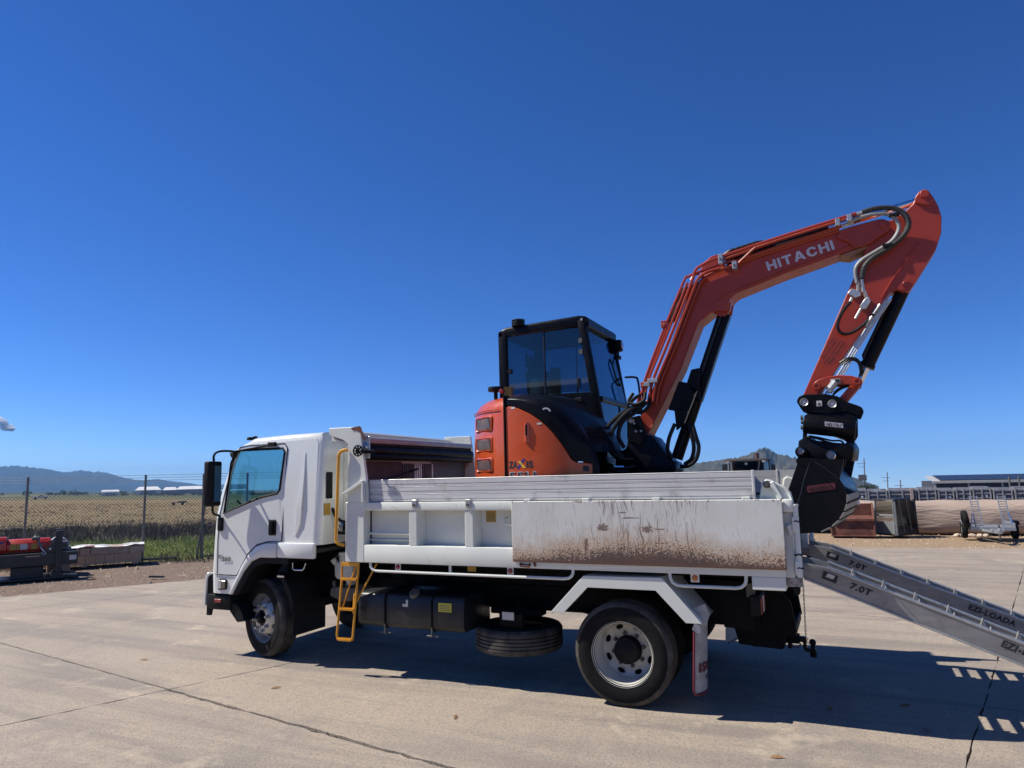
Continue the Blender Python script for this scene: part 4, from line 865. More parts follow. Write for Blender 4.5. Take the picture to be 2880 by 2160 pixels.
# ------------------------------------------------------------------ cab
def lean(x, z): return x
X0, XF_T, XF_B, Y0, Y1, ZB, ZT = -1.57, -.555, -.375, .99, 2.06, 2.10, 3.565
def xf(z): return XF_B+(XF_T-XF_B)*max(0, (z-2.45))/(ZT-2.45) if z > 2.45 else XF_B
CB = MB().prism([(X0, 3.48), (X0+.03, 3.545), (X0+.1, 3.565), (XF_T-.07, 3.60), (XF_T+.02, 3.585), (XF_T+.03, 3.53), (XF_T-.02, 3.47)], Y0, Y1).build('excavator_cab', black, EX, bevel=.035, seg=3)
def pillar(p0, p1, wx, wy, name='cab_pillar'):
    p0, p1 = Vector(p0), Vector(p1); a = Vector((wx/2, 0, 0)); b = Vector((0, wy/2, 0))
    return MB().hexa([p0-a-b, p0+a-b, p0+a+b, p0-a+b, p1-a-b, p1+a-b, p1+a+b, p1-a+b]).build(name, black, CB, bevel=.02, seg=2)
for y in (Y0+.03, Y1-.03):
    pillar((X0+.055, y, ZB), (X0+.05, y, 3.52), .11, .06)
    pillar((xf(2.45)-.04, y, 2.35), (XF_T-.04, y, 3.55), .09, .07)
    pillar((xf(2.1)-.04, y, ZB), (xf(2.45)-.04, y, 2.37), .09, .07)
for (z0, z1, mt) in ((ZB-.1, 2.79, black),):
    pts = [(X0+.02, 2.35), (X0+.02, 2.80), (XF_B-.10, 2.775), (XF_B-.035, 2.45), (XF_B-.03, ZB), (X0+.5, ZB)]
    for y in (Y0+.012, Y1-.04): MB().prism(pts, y, y+.028).build('lower_panel', black, CB, bevel=.008)
MB().prism([(-.98, 2.66), (-.62, 2.73), (-.60, 2.45), (-.75, 2.43), (-.85, 2.54)], Y0+.006, Y0+.014).build('panel_inset', blackm, CB, bevel=.003)
for y in (Y0+.03, Y1-.03): MB().bar((X0+.1, y, 3.485), (XF_T-.05, y, 3.51), .055, .06).build('roof_rail', black, CB, bevel=.01)
MB().bar((X0+.03, Y0, 3.49), (X0+.03, Y1, 3.49), .06, .07).bar((X0+.03, Y0, 2.80), (X0+.03, Y1, 2.80), .05, .06).build('rear_crossbar', black, CB, bevel=.01)
for a_, z_, w1, w2 in ((XF_T, 3.52, .07, .09), (xf(2.70), 2.70, .04, .055), (XF_B-.03, 2.12, .06, .1)): MB().bar((a_, Y0+.03, z_), (a_, Y1-.03, z_), w1, w2).build('front_crossbar', black, CB, bevel=.01)
MB().box(X0+.005, X0+.03, Y0+.03, Y1-.03, 2.2, 2.80).build('rear_panel', black, CB)
# glazing
def pane(pts, name='cab_glass'): return MB().poly(pts).build(name, cabglass, CB, recalc=False)
for y in (Y0+.022, Y1-.022):
    pane([(X0+.10, y, 2.80), (-1.03, y, 2.80), (-1.03, y, 3.49), (X0+.10, y, 3.47)])
    pane([(-1.03, y+.006, 2.80), (xf(2.8)-.07, y+.006, 2.78), (XF_T-.07, y+.006, 3.5), (-1.03, y+.006, 3.49)])
    MB().box(-1.036, -1.024, y-.008, y+.012, 2.79, 3.50).build('window_bar', tankm, CB)
pane([(xf(2.73)-.01, Y0+.06, 2.725), (xf(2.73)-.01, Y1-.06, 2.725), (XF_T-.01, Y1-.06, 3.49), (XF_T-.01, Y0+.06, 3.49)], 'windscreen')
pane([(XF_B-.02, Y0+.06, 2.16), (XF_B-.02, Y1-.06, 2.16), (xf(2.67)-.01, Y1-.06, 2.675), (xf(2.67)-.01, Y0+.06, 2.675)], 'lower_windscreen')
pane([(X0+.02, Y0+.06, 2.83), (X0+.02, Y1-.06, 2.83), (X0+.02, Y1-.06, 3.46), (X0+.02, Y0+.06, 3.46)], 'rear_glass')
MB().lathe([(0, .01), (.026, .01), (.03, 0), (.03, -.006)], (X0+.13, Y0+.01, 3.07), (0, -1, 0), 14).build('window_knob', blackm, CB)
MB().box(-.66, -.63, Y0+.0, Y0+.02, 2.83, 2.93).build('window_latch', blackm, CB, bevel=.004)
# inside
MB().box(-1.35, -.9, 1.3, 1.78, 2.45, 2.58).build('cab_seat', seatm, CB, bevel=.03, seg=2)
MB().prism([(-1.36, 2.55), (-1.24, 2.55), (-1.32, 3.12), (-1.40, 3.12)], 1.30, 1.78).build('seat_back', seatm, CB, bevel=.03, seg=2)
MB().prism([(-1.41, 3.1), (-1.34, 3.1), (-1.36, 3.30), (-1.42, 3.30)], 1.40, 1.68).build('headrest', seatm, CB, bevel=.03, seg=2)
MB().prism([(-1.10, 2.5), (-.95, 2.5), (-.96, 3.1), (-1.06, 3.12)], 1.25, 1.29).build('safety_vest', M('green vest', (.10, .20, .10), .8), CB)
MB().box(-1.27, -1.04, 1.15, 1.2, 2.82, 2.93).box(-1.27, -1.04, 1.15, 1.2, 2.935, 2.99).build('paper_box', labelw, CB)
MB().box(-1.45, -1.0, 1.05, 1.28, 2.4, 2.80).build('right_console', interior, CB, bevel=.02)
MB().cyl((-1.1, 1.2, 2.78), (-1.08, 1.2, 2.98), .018).cyl((-1.08, 1.2, 2.97), (-1.08, 1.2, 3.06), .028).build('joystick', blackm, CB)
MB().box(-1.28, -1.26, 1.06, 1.10, 3.12, 3.26).build('monitor', interior, CB)
MB().prism([(-1.27, 3.15), (-1.20, 3.15), (-1.245, 3.28)], 1.05, 1.052).build('warning_sticker', labelw, CB)
MB().box(-.74, -.5, 1.2, 1.9, 2.12, 2.35).build('pedal_box', blackm, CB, bevel=.02)
# beacon, lamp, rails
bc = MB(); bc.cyl((-1.33, 1.02, 3.565), (-1.33, 1.02, 3.58), .075, n=18).cyl((-1.33, 1.02, 3.58), (-1.33, 1.02, 3.62), .055, n=18).cyl((-1.33, 1.02, 3.62), (-1.33, 1.02, 3.628), .06, n=18)
for k in range(9): t = k*2*math.pi/9; bc.bar((-1.33+.068*math.cos(t), 1.02+.068*math.sin(t), 3.57), (-1.33+.068*math.cos(t), 1.02+.068*math.sin(t), 3.632), .008, .008, (1, 0, 0))
bc.tube([(-1.33+.068*math.cos(t), 1.02+.068*math.sin(t), 3.632) for t in np.linspace(0, 6.28, 18, endpoint=False)], .006, 5, True)
bc.tube([(-1.33+.068*math.cos(t), 1.02+.068*math.sin(t), 3.60) for t in np.linspace(0, 6.28, 18, endpoint=False)], .005, 5, True)
bc.build('beacon', blackm, CB)
wl = MB().box(XF_T-.0, XF_T+.09, 2.02, 2.13, 3.36, 3.50).build('work_lamp', blackm, CB, bevel=.025, seg=2)
MB().lathe([(0, .008), (.04, .006), (.05, 0)], (XF_T+.092, 2.075, 3.435), (1, 0, .1), 16).build('lamp_lens', clearlens, wl)
MB().cyl((XF_T+.03, 2.07, 3.36), (XF_T+.03, 2.07, 3.30), .02).box(XF_T-.02, XF_T+.06, 2.02, 2.12, 3.27, 3.31).build('lamp_bracket', blackm, CB)
MB().cyl((XF_T-.03, Y0-.004, 3.55), (XF_T-.03, Y0+.01, 3.55), .014, n=10).build('rail_bolt', zinc, CB)
MB().tube(smooth([(XF_B-.08, 2.09, 3.05), (XF_B+.02, 2.15, 3.05), (XF_B+.06, 2.15, 3.0), (XF_B+.085, 2.14, 2.7), (XF_B+.10, 2.10, 2.45)], 5), .013, 8).build('hand_rail', tankm, CB)
MB().tube(smooth([(xf(3.2)-.02, 1.72, 3.22), (xf(3.15)-.0, 1.70, 3.16), (xf(3.0)+.0, 1.74, 3.02), (xf(2.95), 1.84, 2.95), (xf(2.95), 1.95, 2.94)], 5), .010, 6).tube([(xf(3.2)-.0, 1.78, 3.22), (xf(3.15)+.01, 1.72, 3.17)], .008, 5).build('wiper', blackm, CB)
for z in (3.3, 3.18): MB().box(XF_T-.07, XF_T-.03, Y0-.008, Y0+.0, z, z+.05).build('cab_hinge', castm, CB)

# ------------------------------------------------------------------ boom
BY0, BY1 = 1.02, 1.30
boom_pts = [(-.02, 2.46), (.18, 2.80), (.36, 3.20), (.56, 3.66), (.61, 3.76), (.70, 3.85), (.86, 3.90), (1.04, 3.93), (1.57, 4.03), (2.02, 4.10),
            (2.10, 4.06), (2.12, 3.95), (2.05, 3.905), (1.414, 3.75), (.99, 3.625), (.94, 3.59), (.915, 3.545), (.905, 3.49), (.87, 3.46), (.81, 3.475), (.73, 3.46), (.675, 3.42), (.62, 3.385), (.417, 2.934), (.05, 2.295)]
BM = MB().prism(boom_pts, BY0, BY1).build('boom', orange2, EX, bevel=.006)
# side flanges standing proud along the lower edge (weld lip)
lip = [(.05, 2.30), (.417, 2.937), (.612, 3.388)]
MB().tube([(x, BY0-.003, z) for x, z in lip], .007, 5).build('weld_lip', orange2, BM)
MB().tube(smooth([(.80, 3.57, 0), (.88, 3.615, 0), (.99, 3.655, 0), (1.414, 3.775, 0), (2.03, 3.935, 0)], 4) and [(p.x, BY0-.002, p.y) for p in smooth([(.80, 3.57, 0), (.88, 3.615, 0), (.99, 3.655, 0), (1.414, 3.775, 0), (2.03, 3.935, 0)], 4)], .007, 5).build('weld_lip', orange2, BM)
# tip cheeks around the arm head
for y in (.99, 1.285):
    MB().prism([(1.93, 4.085), (2.02, 4.105), (2.24, 4.132), (2.29, 4.128), (2.335, 4.10), (2.345, 4.06), (2.33, 4.02), (2.15, 3.915), (2.05, 3.90), (1.99, 3.965), (1.90, 4.02)], y, y+.03).build('boom_cheek', orange2, BM, bevel=.006)
MB().cyl((2.28, .972, 4.075), (2.28, 1.335, 4.075), .034, n=20).build('boom_pin', orange2, BM, bevel=.004)
MB().prism([(1.92, 3.865), (2.13, 3.92), (2.16, 3.90), (2.0, 3.845)], 1.04, 1.28).build('boom_stop', M('sand plate', (.36, .17, .10), .6), BM)
# lugs for the arm cylinder
for y in (1.05, 1.23): MB().prism([(.66, 3.83), (.665, 3.93), (.69, 3.985), (.77, 4.04), (.825, 4.052), (.87, 4.01), (.895, 3.93), (.95, 3.90)], y, y+.035).build('cylinder_lug', orange2, BM, bevel=.006)
MB().tube([(.56, BY0+.01, 3.82), (.60, BY0+.01, 3.87), (.64, BY0+.01, 3.875), (.655, BY0+.01, 3.85)], .012, 6).build('pipe_loop', orange2, BM)
# boom cylinder lug below the knee
for y in (1.06, 1.225): MB().prism([(.70, 3.50), (.93, 3.56), (.91, 3.47), (.87, 3.425), (.82, 3.43)], y, y+.035).build('cylinder_lug', orange2, BM, bevel=.005)
# hydraulic pipes on the near side of the boom
def pipe(pts, r, m=None, name='hydraulic_pipe', y=None, par=BM, n=4): return MB().tube(smooth([(p[0], p[2] if len(p) > 2 else y, p[1]) for p in pts], n), r, 7).build(name, m or orange2, par)
pipe([(.02, 2.70), (.075, 2.88), (.25, 3.28), (.50, 3.80), (.545, 3.845), (.62, 3.87), (.86, 3.925), (1.0, 3.95)], .013, y=.985)
pipe([(.06, 2.68), (.11, 2.86), (.29, 3.24), (.54, 3.78)], .012, y=.965)
pipe([(.10, 2.66), (.16, 2.86), (.33, 3.22), (.585, 3.78), (.62, 3.88), (.68, 3.93), (.87, 3.99), (1.5, 4.11), (1.98, 4.19), (2.08, 4.205)], .015, y=.955)
pipe([(.14, 2.62), (.19, 2.82), (.37, 3.19), (.60, 3.70), (.66, 3.81), (.75, 3.86), (.86, 3.875)], .013, y=.94)
pipe([(.165, 2.60), (.22, 2.81), (.395, 3.18), (.62, 3.68), (.68, 3.78), (.78, 3.84), (.9, 3.87)], .013, y=.975)
pipe([(.9, 3.97), (1.5, 4.095), (1.95, 4.17)], .013, y=.985)
pipe([(1.05, 3.945), (1.5, 4.035), (1.95, 4.12)], .013, y=.975)
pipe([(.86, 3.865), (1.02, 3.895), (1.06, 3.92), (1.18, 4.015), (1.24, 4.035), (1.6, 4.10), (1.99, 4.165)], .013, y=.945)
# the two layers lying against the cheek, right along its upper edge
pipe([(.075, 2.60), (.19, 2.80), (.37, 3.19), (.57, 3.65), (.62, 3.745), (.705, 3.83)], .0145, y=1.006)
pipe([(.07, 2.62), (.18, 2.81), (.355, 3.19), (.555, 3.66), (.60, 3.755), (.69, 3.845), (.83, 3.885)], .0145, y=.978)
pipe([(.90, 3.895), (1.05, 3.925), (1.57, 4.022), (1.93, 4.085)], .0145, y=1.006)
pipe([(.98, 3.93), (1.10, 3.95), (1.57, 4.035), (1.93, 4.10)], .0145, y=.978)
pipe([(.04, 2.74), (.0, 2.68), (-.03, 2.58)], .014, y=.97); pipe([(.06, 2.76), (.03, 2.70), (.01, 2.58)], .012, y=1.0)
pipe([(.0, 2.74), (.21, 3.20), (.36, 3.52)], .014, y=1.08); pipe([(-.02, 2.74), (.19, 3.20), (.345, 3.53)], .012, y=1.2)
pipe([(.30, 3.44), (.325, 3.53), (.37, 3.64), (.43, 3.735), (.53, 3.805)], .017, chrome, 'hose_guard', y=1.08, n=6)
pipe([(.33, 3.43), (.36, 3.54), (.41, 3.63), (.47, 3.71), (.53, 3.76)], .035, hosem, 'hydraulic_hose', y=1.08, n=6)
pipe([(.36, 3.43), (.39, 3.52), (.44, 3.6), (.5, 3.68)], .03, hosem, 'hydraulic_hose', y=1.06, n=6)
for x, z, wz in ((.875, 3.965, .05), (1.0, 3.885, .038)): MB().box(x-.022, x+.022, .925, 1.02, z-wz, z+wz).build('pipe_clamp', zinc, BM, bevel=.004); MB().cyl((x, .928, z-.005), (x, .91, z-.005), .012, n=6).build('clamp_bolt', castm, BM)
for x, z, w_ in ((.155, 2.83, .055), (.095, 2.80, .03)): MB().box(x-w_, x+w_*.8, .92, 1.02, z-.02, z+.022).build('pipe_clamp', zinc, BM, bevel=.004)
MB().box(.255, .32, .965, 1.02, 3.36, 3.43).box(.02, .07, .96, 1.02, 2.77, 2.83).build('clamp_plate', orange2, BM, bevel=.004)
MB().cyl((.285, .966, 3.395), (.285, .95, 3.395), .014, n=8).cyl((.045, .961, 2.80), (.045, .946, 2.80), .013, n=8).build('clamp_bolt', M('pink bolt', (.5, .2, .16), .5), BM)
for x, z in ((1.92, 4.15), (2.02, 4.175)): MB().box(x-.02, x+.02, .93, 1.02, z-.035, z+.03).build('pipe_clamp', zinc, BM, bevel=.004)
MB().cyl((1.95, .985, 4.115), (2.05, .985, 4.14), .016).cyl((2.04, .985, 4.20), (2.14, .985, 4.215), .019).build('hose_fitting', zinc, BM)
MB().cyl((2.05, .984, 4.203), (2.07, .984, 4.206), .021).build('hose_band', redlens, BM)
pipe([(1.72, 4.075), (1.80, 4.085), (1.85, 4.10), (1.93, 4.12)], .013, zinc, y=1.01); pipe([(1.60, 4.045), (1.72, 4.07)], .016, zinc, y=1.0)
# hoses to the arm
hose1 = smooth([(2.13, .97, 4.215), (2.25, .96, 4.225), (2.38, .955, 4.195), (2.46, .955, 4.12), (2.475, .955, 4.02), (2.42, .955, 3.93), (2.30, .955, 3.84), (2.17, .96, 3.775), (2.10, .965, 3.70), (2.075, .97, 3.60)], 8)
MB().tube(hose1, .021, 8).build('ribbed_hose', hosem, BM)
rb = MB(); d = 0
for a, b in zip(hose1, hose1[1:]):
    k = max(1, int((b-a).length/.014))
    for i in range(k):
        p = a.lerp(b, i/k); t = (b-a).normalized(); rb.cyl(p-t*.0028, p+t*.0028, .026, n=8)
rb.build('hose_coil', M('hose coil', (.11, .105, .10), .45), BM)
MB().tube(smooth([(2.0, .975, 4.135), (2.10, .965, 4.165), (2.22, .96, 4.175), (2.33, .958, 4.15), (2.395, .956, 4.07), (2.395, .956, 3.99), (2.33, .956, 3.90), (2.20, .958, 3.83), (2.08, .962, 3.765), (2.03, .965, 3.69), (2.035, .97, 3.57)], 8), .017, 8).build('steel_hose', M('braided hose', (.36, .36, .34), .45, .4), BM)
for p in ((2.375, .956, 4.135), (2.30, .955, 3.868)): MB().box(p[0]-.04, p[0]+.04, p[1]-.03, p[1]+.02, p[2]-.013, p[2]+.013).build('hose_tie', blackm, BM)
def blocky(word, name, mat, par, org, xd, upd, w, h, gap=.16):
    """wide bold capitals cut as plain outlines, each letter one flat piece of the same lettering"""
    L = {'H': (.95, [[(0, 0), (.27, 0), (.27, .39), (.68, .39), (.68, 0), (.95, 0), (.95, 1), (.68, 1), (.68, .61), (.27, .61), (.27, 1), (0, 1)]]),
         'I': (.27, [[(0, 0), (.27, 0), (.27, 1), (0, 1)]]), 'T': (.95, [[(.34, 0), (.61, 0), (.61, .78), (.95, .78), (.95, 1), (0, 1), (0, .78), (.34, .78)]]),
         'A': (1.1, [[(0, 0), (.28, 0), (.37, .2), (.73, .2), (.82, 0), (1.1, 0), (.70, 1), (.40, 1)], [(.45, .38), (.65, .38), (.55, .66)]]),
         'C': (1.0, [[(.98, .68), (.86, .9), (.62, 1.), (.42, 1.), (.14, .88), (0, .62), (0, .38), (.14, .12), (.42, 0), (.62, 0), (.86, .1), (.98, .32), (.72, .36), (.62, .23), (.5, .2), (.36, .27), (.28, .42), (.28, .58), (.36, .73), (.5, .8), (.62, .77), (.72, .64)]])}
    tot = sum(L[c][0] for c in word)+gap*(len(word)-1); k = w/tot; mb = MB(); xd, upd = Vector(xd).normalized(), Vector(upd).normalized(); x = 0
    for c in word:
        es = []
        for lp in L[c][1]:
            V_ = [mb.v(Vector(org)+xd*((p[0]+x)*k)+upd*(p[1]*h)) for p in lp]; es += [mb.bm.edges.new((V_[i], V_[(i+1) % len(V_)])) for i in range(len(V_))]
        bmesh.ops.triangle_fill(mb.bm, use_beauty=True, edges=es); x += L[c][0]+gap
    return mb.build(name, mat, par, recalc=False)
blocky('HITACHI', 'maker_lettering', decal_w, BM, (1.293, BY0-.005, 3.803), (.594, 0, .121), (-.02, 0, .09), .60, .092)
# arm cylinder
ac0, ac1 = Vector((.84, 1.155, 4.0)), Vector((2.627, 1.155, 4.300)); dd = (ac1-ac0)
MB().cyl(ac0+dd*.03, ac0+dd*.545, .058, n=18).cyl(ac0+dd*.53, ac0+dd*.56, .066, n=18).build('arm_cylinder', black, BM)
MB().cyl(ac0+dd*.55, ac1, .032, n=16).build('cylinder_rod', chrome, BM)
MB().cyl(ac0+dd*.10+Vector((0, -.06, -.03)), ac0+dd*.50+Vector((0, -.06, -.04)), .018).build('cylinder_pipe', hosem, BM)
for k in range(5): MB().tube(smooth([ac0+dd*(.02+.02*k)+Vector((0, -.07, .03)), ac0+dd*(.08+.03*k)+Vector((0, -.08, .055)), ac0+dd*(.16+.03*k)+Vector((0, -.07, .0)), ac0+dd*(.22+.02*k)+Vector((0, -.06, -.07))]), .017, 6).build('hydraulic_hose', hosem, BM)
# boom cylinder with guard
b0, b1 = Vector((.30, 1.16, 2.06)), Vector((.86, 1.16, 3.48)); bd_ = b1-b0
MB().cyl(b0, b0+bd_*.60, .058, n=18).build('boom_cylinder', black, EX)
MB().cyl(b0+bd_*.55, b1, .03, n=14).build('cylinder_rod', chrome, EX)
nv = Vector((bd_.z, 0, -bd_.x)).normalized()
MB().bar(b0+bd_*.40+nv*.035+Vector((0, -.04, 0)), b0+bd_*.985+nv*.035+Vector((0, -.04, 0)), .10, .062, nv).bar(b0+bd_*.50-nv*.045+Vector((0, -.03, 0)), b0+bd_*.985-nv*.045+Vector((0, -.03, 0)), .04, .035, nv).build('rod_guard', black, EX, bevel=.006)
MB().bar(b0+bd_*.53-nv*.022+Vector((0, -.05, 0)), b0+bd_*.985-nv*.022+Vector((0, -.05, 0)), .016, .02, nv).build('guard_edge', tankm, EX)
MB().prism([(.394, 2.815), (.495, 2.788), (.575, 2.70), (.415, 2.385), (.345, 2.33), (.335, 2.525), (.272, 2.54)], 1.00, 1.03).prism([(.47, 2.79), (.52, 2.92), (.60, 2.93), (.585, 2.62)], 1.0, 1.03).build('cylinder_cover', black, EX, bevel=.006)
MB().bar((.43, .995, 2.40), (.565, .995, 2.70), .006, .022, (0, 1, 0)).build('cover_strip', M('grey strip', (.22, .20, .17), .5), EX)
for z in (2.5, 2.66): MB().cyl((.475+(z-2.5)*.45, .995, z), (.475+(z-2.5)*.45, .98, z), .012, n=6).build('cover_bolt', castm, EX)
# swing post
SP = MB().prism([(-.03, 2.50), (.06, 2.30), (.12, 2.28), (.27, 2.04), (.31, 2.03), (.33, 1.98), (.32, 1.91), (.27, 1.88), (-.05, 1.87), (-.28, 1.90), (-.28, 2.12), (-.16, 2.18), (-.12, 2.40)], .98, 1.34).build('swing_post', black, EX, bevel=.015, seg=2)
MB().prism([(-.12, 2.48), (.0, 2.5), (.06, 2.30), (.0, 2.2), (-.13, 2.24)], .955, .99).build('post_plate', black, SP, bevel=.008)
for x, z in ((-.055, 2.42), (-.04, 2.34), (.01, 2.34)): MB().cyl((x, .95, z), (x, .93, z), .012, n=6).build('post_bolt', zinc, SP)
MB().prism([(-.16, 2.49), (-.13, 2.515), (-.055, 2.44), (-.085, 2.415)], .90, .95).build('junction_block', zinc, SP, bevel=.006)
for k in range(4): MB().cyl((-.155+.028*k, .93, 2.515-.027*k), (-.145+.028*k, .93, 2.54-.027*k), .012, n=6).build('block_fitting', zinc, SP)
MB().box(-.42, -.02, .78, 1.3, 1.865, 1.925).build('foot_plate', blackm, EX, bevel=.005)
MB().prism([(-.28, 1.93), (.02, 1.95), (.12, 2.04), (.0, 2.0)], 1.35, 1.6).build('rubber_flap', M('grey rubber', (.14, .14, .14), .8), EX)
# hose bundle at the boom foot
H = [[(-.02, .93, 2.58), (-.10, .90, 2.56), (-.22, .88, 2.48), (-.33, .87, 2.36), (-.33, .87, 2.22), (-.25, .88, 2.10), (-.15, .92, 2.06)],
     [(.04, .92, 2.60), (-.08, .87, 2.54), (-.20, .85, 2.43), (-.27, .84, 2.30), (-.24, .85, 2.17), (-.17, .9, 2.08)],
     [(.08, .93, 2.62), (-.02, .90, 2.53), (-.15, .86, 2.44), (-.20, .86, 2.30), (-.16, .9, 2.18)],
     [(-.46, .85, 2.18), (-.40, .83, 2.22), (-.32, .82, 2.20), (-.24, .83, 2.12), (-.16, .86, 2.07), (-.08, .92, 2.07)],
     [(-.46, .84, 2.10), (-.40, .82, 2.04), (-.30, .81, 1.98), (-.20, .82, 1.95), (-.12, .86, 1.95)],
     [(-.44, .84, 2.13), (-.37, .81, 2.06), (-.28, .80, 2.01), (-.16, .82, 1.98), (-.06, .9, 2.0)],
     [(.02, .94, 2.70), (-.04, .91, 2.66), (-.10, .9, 2.60), (-.06, .9, 2.54), (.03, .9, 2.52), (.10, .92, 2.58), (.12, .96, 2.66)],
     [(-.05, .93, 2.72), (-.09, .9, 2.64), (-.02, .88, 2.60), (.06, .9, 2.64), (.07, .94, 2.72)],
     [(-.42, .9, 2.0), (-.36, .86, 1.97), (-.26, .84, 1.95), (-.14, .86, 1.93)]]
for i, h in enumerate(H): MB().tube(smooth(h, 6), .021 if i < 3 else .018, 8).build('hydraulic_hose', hosem, EX)
MB().tube(smooth([(-.36, .80, 2.07), (-.30, .785, 2.02), (-.22, .785, 1.995), (-.14, .80, 1.99)], 6), .016, 8).build('chrome_sleeve', chrome, EX)
for pts in ([(.33, 1.02, 2.40), (.27, 1.0, 2.26), (.25, 1.0, 2.14), (.28, 1.03, 2.06)], [(.50, 1.02, 2.38), (.53, 1.0, 2.26), (.55, 1.0, 2.16), (.52, 1.0, 2.05), (.45, 1.0, 1.99), (.36, 1.02, 1.98)], [(.46, 1.04, 2.38), (.49, 1.02, 2.26), (.50, 1.02, 2.15), (.47, 1.02, 2.05), (.40, 1.03, 2.0)]):
    MB().tube(smooth(pts, 6), .02, 8).build('hydraulic_hose', hosem, EX)
# ------------------------------------------------------------------ arm
AY0, AY1 = 1.045, 1.255
arm_pts = [(2.59, 4.335), (2.56, 4.29), (2.535, 4.24), (2.46, 4.175), (2.36, 4.12), (2.27, 4.13), (2.22, 4.08), (2.134, 3.898), (2.018, 3.646), (1.681, 2.951), (1.50, 2.575), (1.55, 2.50), (1.63, 2.545), (1.70, 2.66), (1.912, 2.967), (2.12, 3.24), (2.238, 3.395), (2.30, 3.47), (2.345, 3.485), (2.39, 3.455), (2.44, 3.455), (2.46, 3.48), (2.675, 3.799), (2.728, 3.945), (2.742, 4.078), (2.728, 4.18), (2.695, 4.28), (2.655, 4.345), (2.62, 4.352)]
AM = MB().prism(arm_pts, AY0, AY1).build('arm', orange2, EX, bevel=.007)
MB().prism([(2.59, 4.338), (2.555, 4.29), (2.548, 4.24), (2.60, 4.215), (2.66, 4.20), (2.70, 4.24), (2.665, 4.33), (2.635, 4.352)], 1.022, 1.05).build('ear_plate', orange2, AM, bevel=.008)
MB().cyl((2.627, 1.0, 4.303), (2.627, 1.30, 4.303), .036, n=18).build('arm_pin', orange2, AM, bevel=.004)
MB().cyl((2.424, 1.035, 3.52), (2.424, 1.27, 3.52), .032, n=18).build('arm_pin', orange2, AM, bevel=.004)
MB().tube([(2.545, 1.04, 3.88), (2.31, 1.04, 3.565), (2.22, 1.04, 3.42)], .008, 5).build('weld_rib', orange2, AM)
MB().prism([(1.95, 3.49), (1.985, 3.53), (2.055, 3.50), (2.06, 3.46), (2.01, 3.44)], .985, 1.045).cyl((2.04, 1.0, 3.50), (2.045, .98, 3.58), .018, n=8).cyl((1.985, 1.0, 3.45), (1.965, 1.0, 3.41), .015, n=6).build('stop_valve', zinc, AM, bevel=.004)
MB().prism([(2.04, 3.36), (2.085, 3.42), (2.12, 3.435), (2.13, 3.39), (2.09, 3.33), (2.055, 3.325)], .975, 1.045).cyl((2.10, 1.0, 3.43), (2.085, .98, 3.50), .018, n=8).cyl((2.05, 1.0, 3.34), (1.995, 1.0, 3.25), .015, n=6).cyl((2.08, .98, 3.48), (2.073, .972, 3.60), .017, n=8).build('stop_valve', zinc, AM, bevel=.004)
MB().tube(smooth([(1.97, 1.0, 3.41), (1.90, .99, 3.33), (1.855, .985, 3.24), (1.85, .985, 3.17), (1.885, .985, 3.125), (1.95, .985, 3.125), (2.03, .99, 3.17), (2.10, 1.0, 3.23), (2.15, 1.02, 3.28)], 6), .014, 8).build('hydraulic_hose', hosem, AM)
for o in (0, .022, .044):
    MB().tube(smooth([(2.25+o, 1.03, 3.40), (2.12+o, 1.02, 3.22), (1.95+o, 1.02, 2.98), (1.84+o, 1.03, 2.80), (1.70+o, 1.05, 2.60)], 3), .009, 6).build('arm_pipe', zinc if o else galv, AM)
for p in ((2.10, 3.22), (2.17, 3.32)): MB().cyl((p[0]-.03, 1.0, p[1]-.04), (p[0]+.03, 1.0, p[1]+.04), .014, n=6).build('pipe_union', zinc, AM)
MB().cyl((1.74, 1.0, 2.64), (1.79, 1.0, 2.70), .03, n=8).box(1.72, 1.77, .99, 1.04, 2.61, 2.66).build('pipe_union', galv, AM)
for k in range(3): MB().tube(smooth([(1.86-.01*k, 1.03, 2.84+.015*k), (1.93-.01*k, 1.02, 2.885+.01*k), (1.985, 1.02, 2.86+.012*k), (2.0+.01*k, 1.03, 2.78), (1.99, 1.05, 2.74)], 5), .010, 6).build('coupler_hose', hosem, AM)
for k in range(3): MB().tube(smooth([(1.90-.02*k, 1.06, 2.66), (1.82-.01*k, 1.05, 2.63), (1.76, 1.05, 2.58-.0*k), (1.72, 1.06, 2.50)], 5), .010, 6).build('coupler_hose', hosem, AM)
xd = Vector((-.147, 0, -.191)).normalized(); ud = Vector((.79, 0, -.61)); ud = (ud-xd*ud.dot(xd)).normalized(); ud = Vector((xd.z*-1, 0, xd.x)) if False else ud
for i, (s, L_) in enumerate((('Static SWL: 380kg', .235), ('Dynamic SWL: 220kg', .25), ('AT 3.0M RADIUS, LIFT POINT', .22), ('LOWERING CONTROL FITTED', .22))):
    o = Vector((1.895, AY0-.0, 3.055))-ud*(-.0)+Vector((-.79, 0, .61))*(.031*i+.012)
    # letters run down the arm, tops towards the upper right
    text(s, 'load_lettering', decal_k, AM, o, xd, Vector((.79, 0, -.61))-xd*Vector((.79, 0, -.61)).dot(xd), L_, .024 if i < 2 else .015, .01, ext=-.004 if False else .0, fn=(lambda o_: (lambda a, h: o_+xd*a+Vector((.79, 0, -.61)).normalized()*h*1.0+Vector((0, -.004, 0))))(o))
